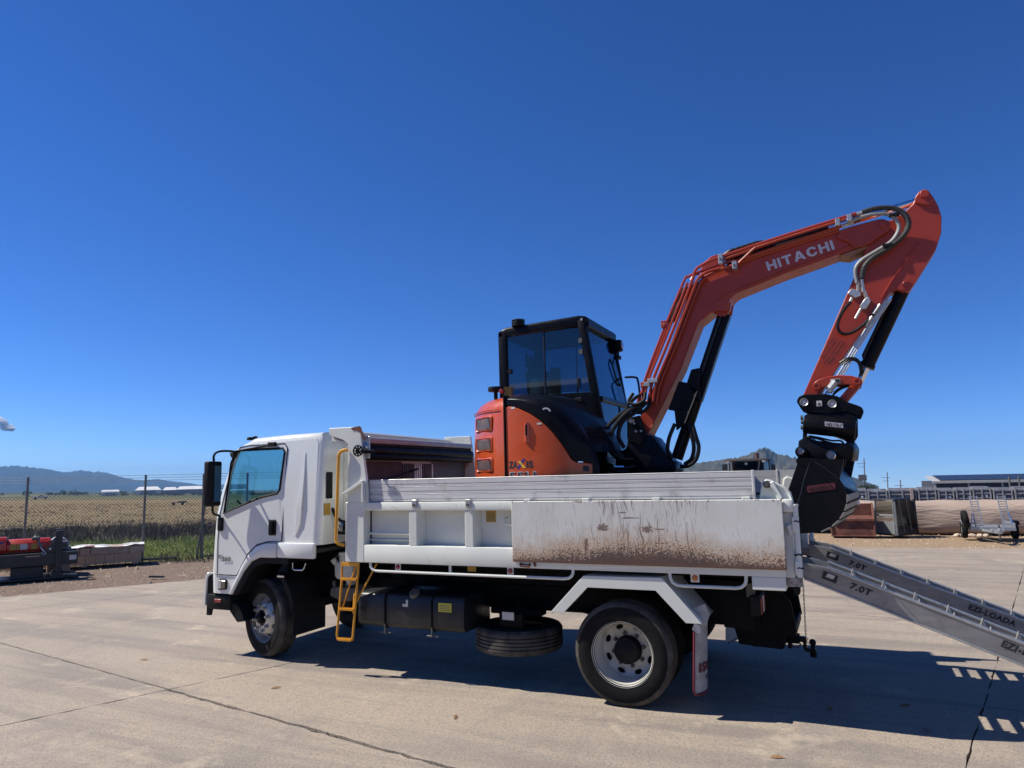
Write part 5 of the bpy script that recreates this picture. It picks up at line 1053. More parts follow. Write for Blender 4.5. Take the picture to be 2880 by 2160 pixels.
# bucket cylinder and linkage
c0, c1 = Vector((2.40, 1.15, 3.49)), Vector((1.985, 1.15, 2.69)); cdv = c1-c0
MB().cyl(c0, c0+cdv*.82, .057, n=18).cyl(c0+cdv*.79, c0+cdv*.835, .066, n=18).build('bucket_cylinder', black, EX)
MB().cyl(c0+cdv*.82, c1, .03, n=16).build('cylinder_rod', chrome, EX)
MB().tube([c0+cdv*.14+Vector((-.07, -.04, 0)), c0+cdv*.70+Vector((-.075, -.04, 0)), c0+cdv*.74+Vector((-.05, -.03, 0))], .014, 6).build('cylinder_pipe', hosem, EX)
lp0 = [(1.60, 2.64), (1.60, 2.69), (1.64, 2.725), (1.72, 2.75), (1.82, 2.757), (1.92, 2.745), (1.985, 2.72), (2.01, 2.69), (2.0, 2.65), (1.965, 2.64), (1.90, 2.665), (1.80, 2.68), (1.72, 2.672), (1.66, 2.645), (1.63, 2.61)]
for y in (1.01, 1.265): MB().prism(lp0, y, y+.028).build('bucket_link', orange2, EX, bevel=.005)
MB().bar((1.97, 1.15, 2.68), (1.80, 1.15, 2.49), .16, .075, (.7, 0, -.7)).build('push_link', orange2, EX, bevel=.012, seg=2)
for x, z in ((1.632, 2.672), (1.965, 2.69)): MB().lathe([(.0, .0), (.014, .0), (.016, .012), (.03, .012), (.034, 0)], (x, 1.008, z), (0, -1, 0), 18).build('link_pin', orange2, EX)
MB().box(1.75, 1.83, 1.003, 1.008, 2.685, 2.725).build('white_label', labelw, EX)
MB().box(1.79, 1.825, 1.0015, 1.0035, 2.689, 2.721).build('label_print', decal_k, EX)
MB().prism([(1.757, 2.69), (1.785, 2.69), (1.771, 2.717)], 1.0012, 1.0035).build('label_print', decal_yel, EX)
# tilting coupler
CO = MB()
tp_ = [(1.455, 2.54), (1.475, 2.585), (1.52, 2.60), (1.70, 2.595), (1.80, 2.565), (1.86, 2.515), (1.95, 2.475), (1.985, 2.455), (1.998, 2.415), (1.975, 2.365), (1.93, 2.38), (1.87, 2.42), (1.70, 2.41), (1.56, 2.43), (1.49, 2.465)]
for y in (.985, 1.285): CO.prism(tp_, y, y+.035)
CO.box(1.58, 1.88, 1.0, 1.3, 2.41, 2.46)
CO = CO.build('tilt_coupler', black, EX, bevel=.008)
for x, z in ((1.518, 2.53), (1.75, 2.50)): MB().lathe([(0, .008), (.012, .008), (.014, .003), (.024, .003), (.034, .012), (.038, 0)], (x, .985, z), (0, -1, 0), 20).build('coupler_pin', zinc, CO)
MB().box(1.62, 1.665, .980, .985, 2.485, 2.535).build('white_tag', labelw, CO)
MB().box(1.628, 1.657, .9785, .9803, 2.494, 2.50).box(1.633, 1.652, .9785, .9803, 2.505, 2.515).build('tag_print', decal_k, CO)
MB().prism([(1.53, 2.43), (1.52, 2.36), (1.50, 2.34), (1.505, 2.26), (1.55, 2.245), (1.60, 2.26), (1.70, 2.235), (1.83, 2.175), (1.85, 2.145), (1.89, 2.14), (1.935, 2.20), (1.945, 2.36), (1.92, 2.38), (1.86, 2.42)], .99, 1.31).cyl((1.50, .94, 2.33), (1.92, .94, 2.26), .085, n=20).build('tilt_actuator', black, CO, bevel=.02, seg=2)
for x, z in ((1.50, 2.39), (1.50, 2.35), (1.495, 2.30)): MB().cyl((x, .95, z), (x-.02, .95, z), .02, n=8).build('actuator_fitting', castm, CO)
MB(Matrix.Rotation(0, 4, 'X')).hexa([(1.678, .85, 2.298), (1.822, .85, 2.272), (1.822, .856, 2.272), (1.678, .856, 2.298), (1.678, .85, 2.338), (1.822, .85, 2.312), (1.822, .856, 2.312), (1.678, .856, 2.338)]).build('name_plate', decal_w, CO)
text('HELITILT', 'name_lettering', decal_k, CO, (1.684, .849, 2.3005), (.144, 0, -.026), (.026, 0, .144), .134, .029, .035, shear=.25)
YAWB = Matrix.Translation((1.62, 1.08, 0)) @ Matrix.Rotation(rad(-9), 4, 'Z') @ Matrix.Translation((-1.62, -1.08, 0))
MB(YAWB).prism([(1.46, 2.10), (1.47, 2.18), (1.54, 2.22), (1.56, 2.19), (1.70, 2.16), (1.86, 2.14), (1.88, 2.17), (1.905, 2.13), (1.92, 2.09), (1.90, 1.99), (1.885, 1.985), (1.74, 2.02), (1.55, 2.0), (1.47, 2.01), (1.44, 2.05)], .92, 1.24).cyl((1.49, .88, 2.08), (1.49, 1.28, 2.08), .05, n=16).cyl((1.74, .88, 2.04), (1.74, 1.28, 2.04), .05, n=16).build('quick_hitch', black, CO, bevel=.01, seg=2)
for p in ((1.51, 2.30, 1.49, 2.10), (1.90, 2.28, 1.88, 2.12)): MB().bar((p[0], 1.0, p[1]), (p[2], 1.0, p[3]), .05, .035, (1, 0, 0)).build('hitch_arm', black, CO, bevel=.006)
MB().tube(smooth([(1.54, .93, 2.22), (1.62, .90, 2.20), (1.72, .90, 2.17), (1.79, .91, 2.165), (1.81, .92, 2.14), (1.77, .92, 2.13), (1.70, .92, 2.145)], 5), .009, 6).tube(smooth([(1.52, .92, 2.215), (1.58, .9, 2.20), (1.70, .9, 2.155), (1.78, .91, 2.13)], 5), .009, 6).build('coupler_hose', hosem, CO)
MB(YAWB).cyl((1.49, .865, 2.085), (1.49, .88, 2.085), .03, n=14).cyl((1.74, .86, 2.04), (1.74, .88, 2.04), .04, n=16).build('hitch_pin', chrome, CO, bevel=.006)
# bucket: a wide one, its near cheek standing well out towards the near side
W0, W1 = .53, 1.45
YAWK = Matrix.Translation((1.62, .5, 0)) @ Matrix.Rotation(rad(-6), 4, 'Z') @ Matrix.Translation((-1.62, -.5, 0))
bs = lambda pts: [(1.8+(x-1.8)*.925, 1.925+(z-1.925)*.925) for x, z in pts]
outl = bs([(1.42, 2.0), (1.45, 2.03), (1.80, 2.0), (1.755, 1.83), (1.785, 1.775), (1.80, 1.70), (1.79, 1.62), (1.765, 1.55), (1.72, 1.48), (1.65, 1.415), (1.56, 1.37), (1.47, 1.352), (1.34, 1.345), (1.06, 1.40), (1.10, 1.46), (1.315, 1.74)])  # hidden lip drawn out farther to lengthen the bucket's cast shadow
BK = MB(YAWK); BK.prism(outl, W0, W0+.03); BK.prism(outl, W1-.03, W1)
back = bs([(1.68, 1.99), (1.755, 1.83), (1.785, 1.775), (1.80, 1.70), (1.79, 1.62), (1.765, 1.55), (1.72, 1.48), (1.65, 1.415), (1.56, 1.37), (1.47, 1.352), (1.34, 1.345), (1.065, 1.40)])
inn = [(x-.03*(1 if z > 1.5 else .3), z+.025*(z < 1.6)) for x, z in back]
BK.prism(back+inn[::-1], W0+.03, W1-.03)
BK = BK.build('bucket', black, EX, bevel=.006)
for y in (.93, 1.22): MB(YAWB).prism([(1.43, 2.0), (1.47, 2.06), (1.52, 2.06), (1.60, 1.96), (1.72, 1.95), (1.75, 2.06), (1.79, 2.04), (1.80, 1.99), (1.74, 1.84), (1.50, 1.84)], y, y+.03).build('bucket_ear', black, BK, bevel=.005)
wornm = M('worn strip', (.30, .28, .25), .5, .3, var=.2)
for i0 in range(3, 8):
    (xa, za), (xb, zb) = back[i0], back[i0+1]; dx, dz = xb-xa, zb-za; l = math.hypot(dx, dz); nx, nz = -dz/l, dx/l
    if nx < 0: nx, nz = -nx, -nz
    q = [(xa+dx*.06, za+dz*.06), (xb-dx*.06, zb-dz*.06), (xb-dx*.06+nx*.012, zb-dz*.06+nz*.012), (xa+dx*.06+nx*.012, za+dz*.06+nz*.012)]
    sp_ = MB(YAWK).prism(q, W0, W1).build('wear_strip', wornm, BK, bevel=.002)
    for k in range(9): y = W0+.04+k*.105; MB(YAWK).cyl((xa+dx*.93+nx*.010, y, za+dz*.93+nz*.010), (xa+dx*.93+nx*.018, y, za+dz*.93+nz*.018), .013, n=6).build('strip_bolt', black, sp_)
MB(YAWK).tube([Vector((x, W0-.005, z)) for x, z in bs([(1.56, 1.99), (1.64, 1.93), (1.70, 1.88), (1.745, 1.835)])], .007, 5).build('edge_weld', tankm, BK)
def onb(a, h): return YAWK @ Vector((1.522+a*.99-h*.125, W0-.004, 1.740+a*.125+h*.99))
mbd = MB(); mbd.poly([onb(-.012, -.010), onb(.198, -.010), onb(.208, .018), onb(.198, .046), onb(-.012, .046), onb(-.02, .018)]); mbd.build('name_plate', M('maroon plate', (.10, .012, .02), .5), BK, recalc=False)
text('HOGMAX', 'name_lettering', M('dim black red', (.03, .006, .01), .5), BK, (0, 0, 0), (1, 0, 0), (0, 0, 1), .185, .033, .05, fn=lambda a, h: onb(a, h)+Vector((0, -.003, 0)))
pts = [(1.455, -.035, 1.66), (1.475, .12, 1.73), (1.50, .30, 1.84), (1.54, .46, 1.96), (1.55, .80, 2.02)]
MB().tube(smooth(pts, 6), .004, 5).build('tie_rope', hosem, EX)

# ================================================================== LOADING RAMPS
def ramp(y0, label):
    t = thing('loading_ramp', label, 'ramp', (4.1, y0+.2, 0), 'aluminium ramps hooked to the truck tail')
    sl = -.392; x0, x1 = 1.42, 4.12
    zt = lambda x: 1.13+sl*(x-1.70); zb = lambda x: 1.065+sl*(x-1.45)
    xe = 1.45+1.065/.392
    for y in (y0, y0+.40):
        pts = [(x0+.005, zb(x0+.005)+.01), (x0, 1.20), (1.60, 1.175 if False else zt(1.60)), (xe-.25, zt(xe-.25)), (xe+.08, .02), (xe, .0)]
        rl = MB().prism(pts, y, y+.022).build('ramp_rail', aluramp, t, bevel=.003)
        MB().bar((x0+.03, y+.012, zb(x0+.03)+.008), (xe, y+.012, .010), .05, .014).build('rail_flange', zinc, rl, bevel=.003)  # flanges in brighter metal than the rail: sunlit highlight put into the colour
        MB().bar((1.62, y+.014, zt(1.62)), (xe-.25, y+.014, zt(xe-.25)), .042, .016).build('rail_flange', zinc, rl, bevel=.003)
    n = 11
    for k in range(n):
        x = 1.80+k*.215; z = zt(x)-.055
        rg = MB(); rg.bar((x, y0+.02, z), (x, y0+.402, z), .062, .03, (sl, 0, -1)); 
        for yy in (y0+.035, y0+.36): rg.prism([(x-.03, z+.0), (x+.03, z-.01), (x+.002, z+.085)], yy, yy+.03)
        rg.build('ramp_rung', aluramp, t, bevel=.003)
    MB().hexa([(x0, y0+.02, 1.10), (1.70, y0+.02, zt(1.7)-.09), (1.70, y0+.40, zt(1.7)-.09), (x0, y0+.40, 1.10), (x0, y0+.02, 1.115), (1.70, y0+.02, zt(1.7)-.075), (1.70, y0+.40, zt(1.7)-.075), (x0, y0+.40, 1.115)]).build('hook_plate', aluramp, t)
    pl = lambda x, z, w_, h, name, mat, e: MB().hexa([(x, y0-e, z), (x+w_, y0-e, z+sl*w_), (x+w_, y0-.0, z+sl*w_), (x, y0-.0, z), (x+.02, y0-e, z+h), (x+w_+.02, y0-e, z+h+sl*w_), (x+w_+.02, y0, z+h+sl*w_), (x+.02, y0, z+h)]).build(name, mat, t)
    pl(1.575, 1.082, .10, .058, 'rating_plate', decal_k, .003); pl(1.605, 1.094, .05, .026, 'plate_print', labelw, .0045)
    text('7.0T', 'ramp_lettering', decal_k, t, (1.765, y0-.002, 1.012), (1, 0, sl), (.39, 0, 1), .155, .052, .045, shear=.12)
    text('EZI-LOADA', 'ramp_lettering', decal_k, t, (2.70, y0-.002, .655), (1, 0, sl), (.39, 0, 1), .36, .052, .045, shear=.12)
    return t
ramp(.20, 'aluminium loading ramp nearest the camera, hooked on the tail under the bucket')
ramp(1.66, 'aluminium loading ramp behind the nearer one, on the far side of the tail')
# ================================================================== SETTING
def sm(a, b, x): t = np.clip((x-a)/(b-a), 0, 1); return t*t*(3-2*t)
def zterr(x, y):
    d = np.hypot(x-CAM[0], y-CAM[1])
    # the yard is level; beyond it the land lies along the true horizon, a little lower the farther it goes
    dx, dy = x-CAM[0], y-CAM[1]
    off = np.interp(d, [0, 25, 60, 220, 800, 3000, 14000], [1.925, 1.93, 2.1, 2.7, 5.9, 8.0, 10.0])
    far = CAM[2]-.01385*dx-.0274*dy-off; wgt = sm(21, 60, d)
    rt_ = sm(-6, 3, x)*sm(20.5, 34, y)
    return far*wgt-2.2*rt_*(1-sm(200, 600, d))
na = 160; rings = [0, 3, 6, 9, 12, 15, 17, 19, 21, 23, 25, 28, 32, 37, 43, 50, 60, 75, 95, 120, 150, 190, 220, 260, 330, 420, 540, 700, 800, 1000, 1500, 2500, 4500, 6800]
V, F = [], []
for r in rings[1:]:
    for k in range(na):
        t = 2*math.pi*k/na; x, y = CAM[0]+r*math.sin(t), CAM[1]+r*math.cos(t); V.append((x, y, float(zterr(x, y))-.045))
V.append((CAM[0], CAM[1], -.045)); c0 = len(V)-1
for k in range(na): F.append((c0, (k+1) % na, k))
for j in range(len(rings)-2):
    for k in range(na): a, b = j*na+k, j*na+(k+1) % na; F.append((a, b, b+na, a+na))
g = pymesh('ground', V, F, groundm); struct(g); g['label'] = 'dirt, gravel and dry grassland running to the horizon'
for p in g.data.polygons: p.use_smooth = True
bm_ = bmesh.new(); bm_.from_mesh(g.data); bmesh.ops.recalc_face_normals(bm_, faces=bm_.faces)
if sum(f.normal.z for f in bm_.faces) < 0: bmesh.ops.reverse_faces(bm_, faces=bm_.faces)
bm_.to_mesh(g.data); bm_.free()

# concrete yard cast in slabs ------------------------------------------------
yard = [(-16.9, -5.3), (-12.08, 1.92), (-10.15, 4.8), (-8.5, 7.3), (-4.6, 13.2), (1.9, 13.5), (5.4, 13.95), (14, 15.2), (15, -14), (-17, -14)]
yb = MB().prism(yard, -.10, -.022, 'z').build('concrete_yard', jointm); struct(yb)
def clip(poly, n, c):
    out = []
    for i in range(len(poly)):
        a, b = poly[i], poly[(i+1) % len(poly)]; da, db = a[0]*n[0]+a[1]*n[1]-c, b[0]*n[0]+b[1]*n[1]-c
        if da <= 0: out.append(a)
        if da*db < 0: t = da/(da-db); out.append((a[0]+(b[0]-a[0])*t, a[1]+(b[1]-a[1])*t))
    return out
def halfpl(p, d, side):   # points to the given side of the line through p along d
    n = (-d[1]*side, d[0]*side); return (-n[0], -n[1]), -(n[0]*p[0]+n[1]*p[1])
da_ = (.986, -.167); rows = [(-4.16, -.99), (-4.16+.167*6.6, -.99+.986*6.6)]
cols = [((-11.0, -.0), (.45, .89)), ((-4.16, -.99), (.35, .936)), ((2.48, .2), (.215, .977)), ((9.2, -1.), (.18, .983))]
def rag(poly, amp, step=.16):
    out = []
    for i in range(len(poly)):
        a, b = Vector((*poly[i], 0)), Vector((*poly[(i+1) % len(poly)], 0)); L_ = (b-a).length; n = max(1, int(L_/step)); nn = Vector((-(b-a).y, (b-a).x, 0))/max(L_, 1e-6)
        for k in range(n):
            j = 0 if k == 0 else R_.uniform(-1, 1)*amp*(.4+1.2*abs(math.sin(k*.37+i))) ; p = a.lerp(b, k/n)+nn*j; out.append((p.x, p.y))
    return out
slab_i = 0
for ri in range(3):
    for ci in range(5):
        p = list(yard)
        g_ = .010
        if ri > 0: n, c_ = halfpl(rows[ri-1], da_, 1); p = clip(p, n, c_-g_)
        if ri < 2:
            n, c_ = halfpl(rows[ri], da_, -1); gg = .028 if (ri == 0 and ci == 2) else g_; p = clip(p, n, c_-gg)
        if ci > 0: n, c_ = halfpl(*cols[ci-1], -1); p = clip(p, n, c_-(.007 if ci != 3 else .004))
        if ci < 4: n, c_ = halfpl(*cols[ci], 1); p = clip(p, n, c_-(.007 if ci != 2 else .004))
        if len(p) < 3: continue
        amp = .010 if (ri <= 1 and ci in (2,)) else .005
        rp = rag(p, amp, .10 if ri <= 1 else .3)
        o = MB().prism(rp, -.06, 0, 'z').build('slab', concrete, yb, angle=60)
# loose rubble in the broken joint
def stones(name, pts, smin, smax, mat, kind='stuff', seed=3):
    r = np.random.default_rng(seed); n = len(pts); base = np.array([(1, 0, 0), (-.5, .87, 0), (-.5, -.87, 0), (.3, .1, .8), (-.2, -.3, -.4)]); fc = [(0, 1, 3), (1, 2, 3), (2, 0, 3)]
    sz = r.uniform(smin, smax, n)*(1+2*(r.random(n) < .05)); an = r.uniform(0, 6.28, n); vv = np.zeros((n, 4, 3)); b = base[:4]
    jit = r.uniform(.6, 1.4, (n, 4, 3))
    for i in range(4):
        x, y, z = (b[i, 0]*jit[:, i, 0])*sz, (b[i, 1]*jit[:, i, 1])*sz, (b[i, 2]*jit[:, i, 2])*sz
        vv[:, i, 0] = pts[:, 0]+x*np.cos(an)-y*np.sin(an); vv[:, i, 1] = pts[:, 1]+x*np.sin(an)+y*np.cos(an); vv[:, i, 2] = pts[:, 2]+z-.1*sz
    idx = np.arange(n)*4; ff = np.concatenate([np.stack([idx+a, idx+c, idx+d], 1) for a, c, d in fc])
    o = fastmesh(name, vv.reshape(-1, 3), ff, mat); o['kind'] = kind; return o
def fastmesh(name, v, f, mat):
    me = bpy.data.meshes.new(name); k = f.shape[1]
    me.vertices.add(len(v)); me.vertices.foreach_set('co', v.astype(np.float32).ravel())
    me.loops.add(f.size); me.loops.foreach_set('vertex_index', f.astype(np.int32).ravel())
    me.polygons.add(len(f)); me.polygons.foreach_set('loop_start', np.arange(0, f.size, k, dtype=np.int32)); me.polygons.foreach_set('loop_total', np.full(len(f), k, dtype=np.int32))
    me.update(); me.validate(); return mkobj(name, mat, None, me)
# rubble along the broken joint running to the lower right, gravel strips beside the yard
q = rng.random(420); jp = np.stack([-4.1+q*3.6, -.99-.1695*(q*3.6+.06)+rng.normal(0, .012, 420), np.full(420, -.02)], 1); stones('joint_rubble', jp, .004, .011, jointm, seed=1)
def strip(n, a, b, w0, w1, nx, seed):
    r = np.random.default_rng(seed); t = r.random(n); s = w0+(w1-w0)*r.random(n)**1.3; x = a[0]+(b[0]-a[0])*t+nx[0]*s; y = a[1]+(b[1]-a[1])*t+nx[1]*s
    return np.stack([x, y, np.full(n, -.042)], 1)
stones('gravel', strip(9000, (-17.5, -6.2), (-8.0, 8.0), -.05, 5.0, (-.83, .557), 4), .007, .024, stonem, seed=5)
stones('sandy_gravel', np.concatenate([strip(7000, (-4.6, 13.3), (12, 15.0), .0, 3.6, (-.1, .995), 6)]), .006, .018, sandstone, seed=7)
# leaf litter on the slabs
for x, y, rr_, lb in ((1.24, -.62, .3, 'tan curled leaf lying in the sun in front of the tail of the truck'), (2.2, .30, 2., 'dark leaf in the shade beside the near row of ramp rung shadows'), (1.55, .55, 1.2, 'dark leaf in the middle of the truck shadow, below the tow ball'),
                      (2.1, .85, .5, 'small dark leaf in the shade between the two ramp shadows'), (.9, .7, 2.4, 'dark leaf in the shade just right of the rear mudflap'), (-3.2, -.6, 1., 'tan leaf in the sun left of the foot of the yellow ladder'),
                      (-1.2, -.7, 1.9, 'tan leaf in the sun in front of the spare wheel'), (-5.4, -.3, .4, 'tan leaf on the concrete left of the front wheel')):
    lf = MB(Matrix.Translation((x, y, .004)) @ Matrix.Rotation(rr_, 4, 'Z'))
    A = [(-.05, 0, 0), (-.02, .014, .010), (.02, .012, .012), (.055, 0, .004), (.02, -.012, .002), (-.02, -.014, .0)]
    lf.poly(A); o = lf.build('dry_leaf', drym, recalc=False); tag(o, lb, 'leaf', 'dry leaves on the concrete')

# far field road
ROADP = []
for t in np.linspace(-260, 330, 60):
    u = Vector((-.757, -.653)); p = Vector((FP.x, FP.y))+FN*218+u*(-t); ROADP.append((p.x, p.y))
V = []; 
for (x, y) in ROADP:
    for o in (-3.5, 3.5): X, Y = x+FN.x*o, y+FN.y*o; V.append((X, Y, float(zterr(X, Y))+.25))
rd = pymesh('road', V, [(2*i, 2*i+1, 2*i+3, 2*i+2) for i in range(len(ROADP)-1)], M('pale road', (.46, .40, .32), .9, var=.1, scale=.2)); struct(rd)

# grass -----------------------------------------------------------------
def blades(name, n, s0, s1, t0, t1, h0, h1, wd, mat, seed, clump=0., powr=1.):
    r = np.random.default_rng(seed); s = s0+(s1-s0)*r.random(n)**powr; t = t0+(t1-t0)*r.random(n)
    if clump: 
        m = int(n/clump); cs, ct = s[:m], t[:m]; k = r.integers(0, m, n); sz = r.uniform(.1, .5, m); s = cs[k]+r.normal(0, 1, n)*sz[k]; t = ct[k]+r.normal(0, 1, n)*sz[k]; hh = r.uniform(.5, 1.3, m)[k]
    else: hh = 1
    x = FP.x-.757*t+FN.x*s; y = FP.y-.653*t+FN.y*s; z = zterr(x, y)-.05
    h = r.uniform(h0, h1, n)*hh; a = r.uniform(0, 6.28, n); ln = r.normal(0, .35, (n, 2))*h[:, None]; w_ = wd*r.uniform(.6, 1.4, n)
    v = np.zeros((n, 3, 3)); v[:, 0] = np.stack([x-np.cos(a)*w_, y-np.sin(a)*w_, z], 1); v[:, 1] = np.stack([x+np.cos(a)*w_, y+np.sin(a)*w_, z], 1); v[:, 2] = np.stack([x+ln[:, 0], y+ln[:, 1], z+h], 1)
    i = np.arange(n)*3; o = fastmesh(name, v.reshape(-1, 3), np.stack([i, i+1, i+2], 1), mat); o['kind'] = 'stuff'; return o
blades('green_grass', 42000, .1, 8.5, -5, 26, .05, .22, .009, grassm, 1, clump=14)
blades('tall_weeds', 36000, 8, 20, -12, 40, .12, .5, .014, weedm, 2, clump=30)
blades('dry_grass', 46000, 17, 120, -60, 110, .06, .22, .03, drygrassm, 3, clump=8, powr=1.6)
blades('fence_weeds', 5000, -.5, .35, -4, 22, .05, .26, .008, M('mixed weeds', (.14, .14, .06), .8, var=.5, scale=3), 4, clump=12)

# chain-link fence --------------------------------------------------------
FE = thing('chain_link_fence', 'rusty grey chain link fence along the field on the left', 'fence', (FP.x, FP.y, 0))
fu = Vector((-.757, -.653, 0)); f3 = Vector((FP.x, FP.y, 0))
def fpnt(t, z, o=0.): p = f3+fu*t+Vector((FN.x, FN.y, 0))*o; return (p.x, p.y, z)
TP = [-9.8, -6.9, -4.0, -1.1, 1.42, 4.12, 6.8, 9.5, 12.2, 15., 18.]
for t in TP: MB().cyl(fpnt(t, -.05), fpnt(t, 2.2), .03, .028, 8).build('fence_post', postm, FE); 0
MB().cyl(fpnt(0, -.05), fpnt(0.0, 2.2), .035, n=8).build('fence_post', postm, FE); MB().cyl(fpnt(.12, -.05), fpnt(-.12, 1.9), .025, n=8).build('fence_brace', postm, FE)
MB().cyl(fpnt(0, .83), fpnt(-1.1, .83), .02, n=6).build('fence_rail', postm, FE); MB().cyl(fpnt(0, .03), fpnt(-1.1, .03), .02, n=6).build('fence_rail', postm, FE); MB().cyl(fpnt(1.45, .02), fpnt(.6, .02), .03, n=6).build('fence_rail', postm, FE)
for z, o in ((1.72, 0), (.95, 0), (.08, 0), (2.05, 0), (2.12, .0), (2.19, 0)): MB().cyl(fpnt(-9.8, z, o), fpnt(18, z, o), .005, n=4).build('fence_wire', wirem, FE)
sp_ = .085; H_ = 1.68; nW = int((27.8+H_)/sp_); vv, ff = [], []
rw = .0024
for dr in (1, -1):
    for k in range(nW):
        t0 = -9.8-H_+k*sp_ if dr > 0 else -9.8+k*sp_
        a, b = t0, t0+dr*H_; z0, z1 = .05, .05+H_
        lo, hi = -9.8, 18.
        # clip
        if dr > 0:
            if a < lo: z0 += lo-a; a = lo
            if b > hi: z1 -= b-hi; b = hi
        else:
            if a > hi: z0 += a-hi; a = hi
            if b < lo: z1 -= lo-b; b = lo
        if z1-z0 < .05: continue
        i0 = len(vv)
        for (t, z) in ((a, z0), (b, z1)):
            for (dt, do) in ((rw, 0), (-rw, rw), (-rw, -rw)): vv.append(fpnt(t+dt, z+(-dt if dr > 0 else dt), do+.004*dr))
        for j in range(3): ff.append((i0+j, i0+(j+1) % 3, i0+3+(j+1) % 3, i0+3+j))
nm = pymesh('wire_mesh', [Vector(v)-Vector((FP.x, FP.y, 0)) for v in vv], ff, wirem, FE); nm['kind'] = 'stuff'

# far ranges ---------------------------------------------------------------
def ridge(name, pts, depth, base, mat, sub=10, rough=.12, seed=1, rows=14):
    """pts: crest points (x,y,z); the slope faces the camera, running down over depth metres"""
    r = np.random.default_rng(seed); P = [Vector(p) for p in pts]; C_ = smooth(P, sub); n = len(C_); mb = MB(); G = []
    ph = r.uniform(0, 6.28, 12)
    for i, c_ in enumerate(C_):
        to = Vector((CAM[0]-c_.x, CAM[1]-c_.y, 0)).normalized(); row = []; H2 = max(1., c_.z-base)
        for j in range(-4, rows+1):
            f = j/rows; d = depth*f; prof_ = (1-abs(f))**1.35 if f >= 0 else 1-abs(f)*1.3
            nz = sum(math.sin(i*.11*(m+1)+ph[m]+f*7*(1+.3*m))*(.5**(m*.5)) for m in range(8))*rough*H2*.22*(0 if j == 0 else min(1, abs(f)*3))
            jag = H2*.018*r.normal()
            row.append(mb.v((c_.x+to.x*d, c_.y+to.y*d, base+H2*max(0, prof_)+nz*max(0, prof_)+jag*(f < .9))))
        G.append(row)
    for i in range(n-1):
        for j in range(rows+4): mb.face([G[i][j], G[i+1][j], G[i+1][j+1], G[i][j+1]])
    o = mb.build(name, mat, angle=180); struct(o); return o
mt = [(-5600, 2150, 70), (-5480, 2500, 120), (-5330, 2750, 150), (-5249, 2897, 156), (-5193, 2995, 157), (-5150, 3070, 145), (-5104, 3146, 130), (-5055, 3223, 111), (-4999, 3309, 121), (-4961, 3366, 106), (-4936, 3403, 111), (-4899, 3455, 95), (-4861, 3508, 72), (-4803, 3588, 47), (-4745, 3660, 43), (-4710, 3709, 47), (-4658, 3773, 30), (-4570, 3880, 12), (-4505, 3955, -5), (-4300, 4200, -6.5)]
ridge('hills', mt, 1900, -30, mtm, 10, .5, 3)
hl = [(-620, 1690, -8), (-500, 1722, 2), (-380, 1753, 15), (-312, 1766, 25), (-265, 1774, 30), (-218, 1781, 37), (-186, 1784, 49), (-168, 1786, 55), (-160, 1786, 54), (-141, 1788, 42), (-97, 1791, 28), (-40, 1792, 8), (-3, 1794, -9), (70, 1793, -40)]
hb_ = ridge('hill', hl, 700, -62, hillm, 12, .6, 5, 22)
# tree line across the far field and bushes: one mass nobody could count
r_ = np.random.default_rng(21)
def leafmass(name, centers, mat, per, seed):
    r = np.random.default_rng(seed); vs, k = [], 0
    for (x, y, z, rx, rz) in centers:
        n = per; d = r.normal(0, 1, (n, 3)); d /= np.linalg.norm(d, axis=1)[:, None]; rad_ = r.random(n)**.4
        p = np.stack([x+d[:, 0]*rx*rad_, y+d[:, 1]*rx*rad_, z+rz+d[:, 2]*rz*rad_], 1); s = rx*.22*r.uniform(.5, 1.3, n)
        a = r.normal(0, 1, (n, 3)); b = r.normal(0, 1, (n, 3)); a /= np.linalg.norm(a, axis=1)[:, None]; b /= np.linalg.norm(b, axis=1)[:, None]
        vs.append(np.stack([p+a*s[:, None], p+b*s[:, None], p-(a+b)*.6*s[:, None]], 1))
    v = np.concatenate(vs).reshape(-1, 3); f = np.arange(len(v)).reshape(-1, 3); o = fastmesh(name, v, f, mat); return o
cs = []
for k in range(190):
    t = r_.uniform(-900, 420); p = Vector((FP.x, FP.y))+FN*(r_.uniform(835, 900))+Vector((-.757, -.653))*(-t); h = r_.uniform(2.0, 4.2); cs.append((p.x, p.y, float(zterr(p.x, p.y))-.3, h*1.6, h*.75))
tl_ = leafmass('tree_line', cs, leafm, 90, 8); tl_['kind'] = 'stuff'

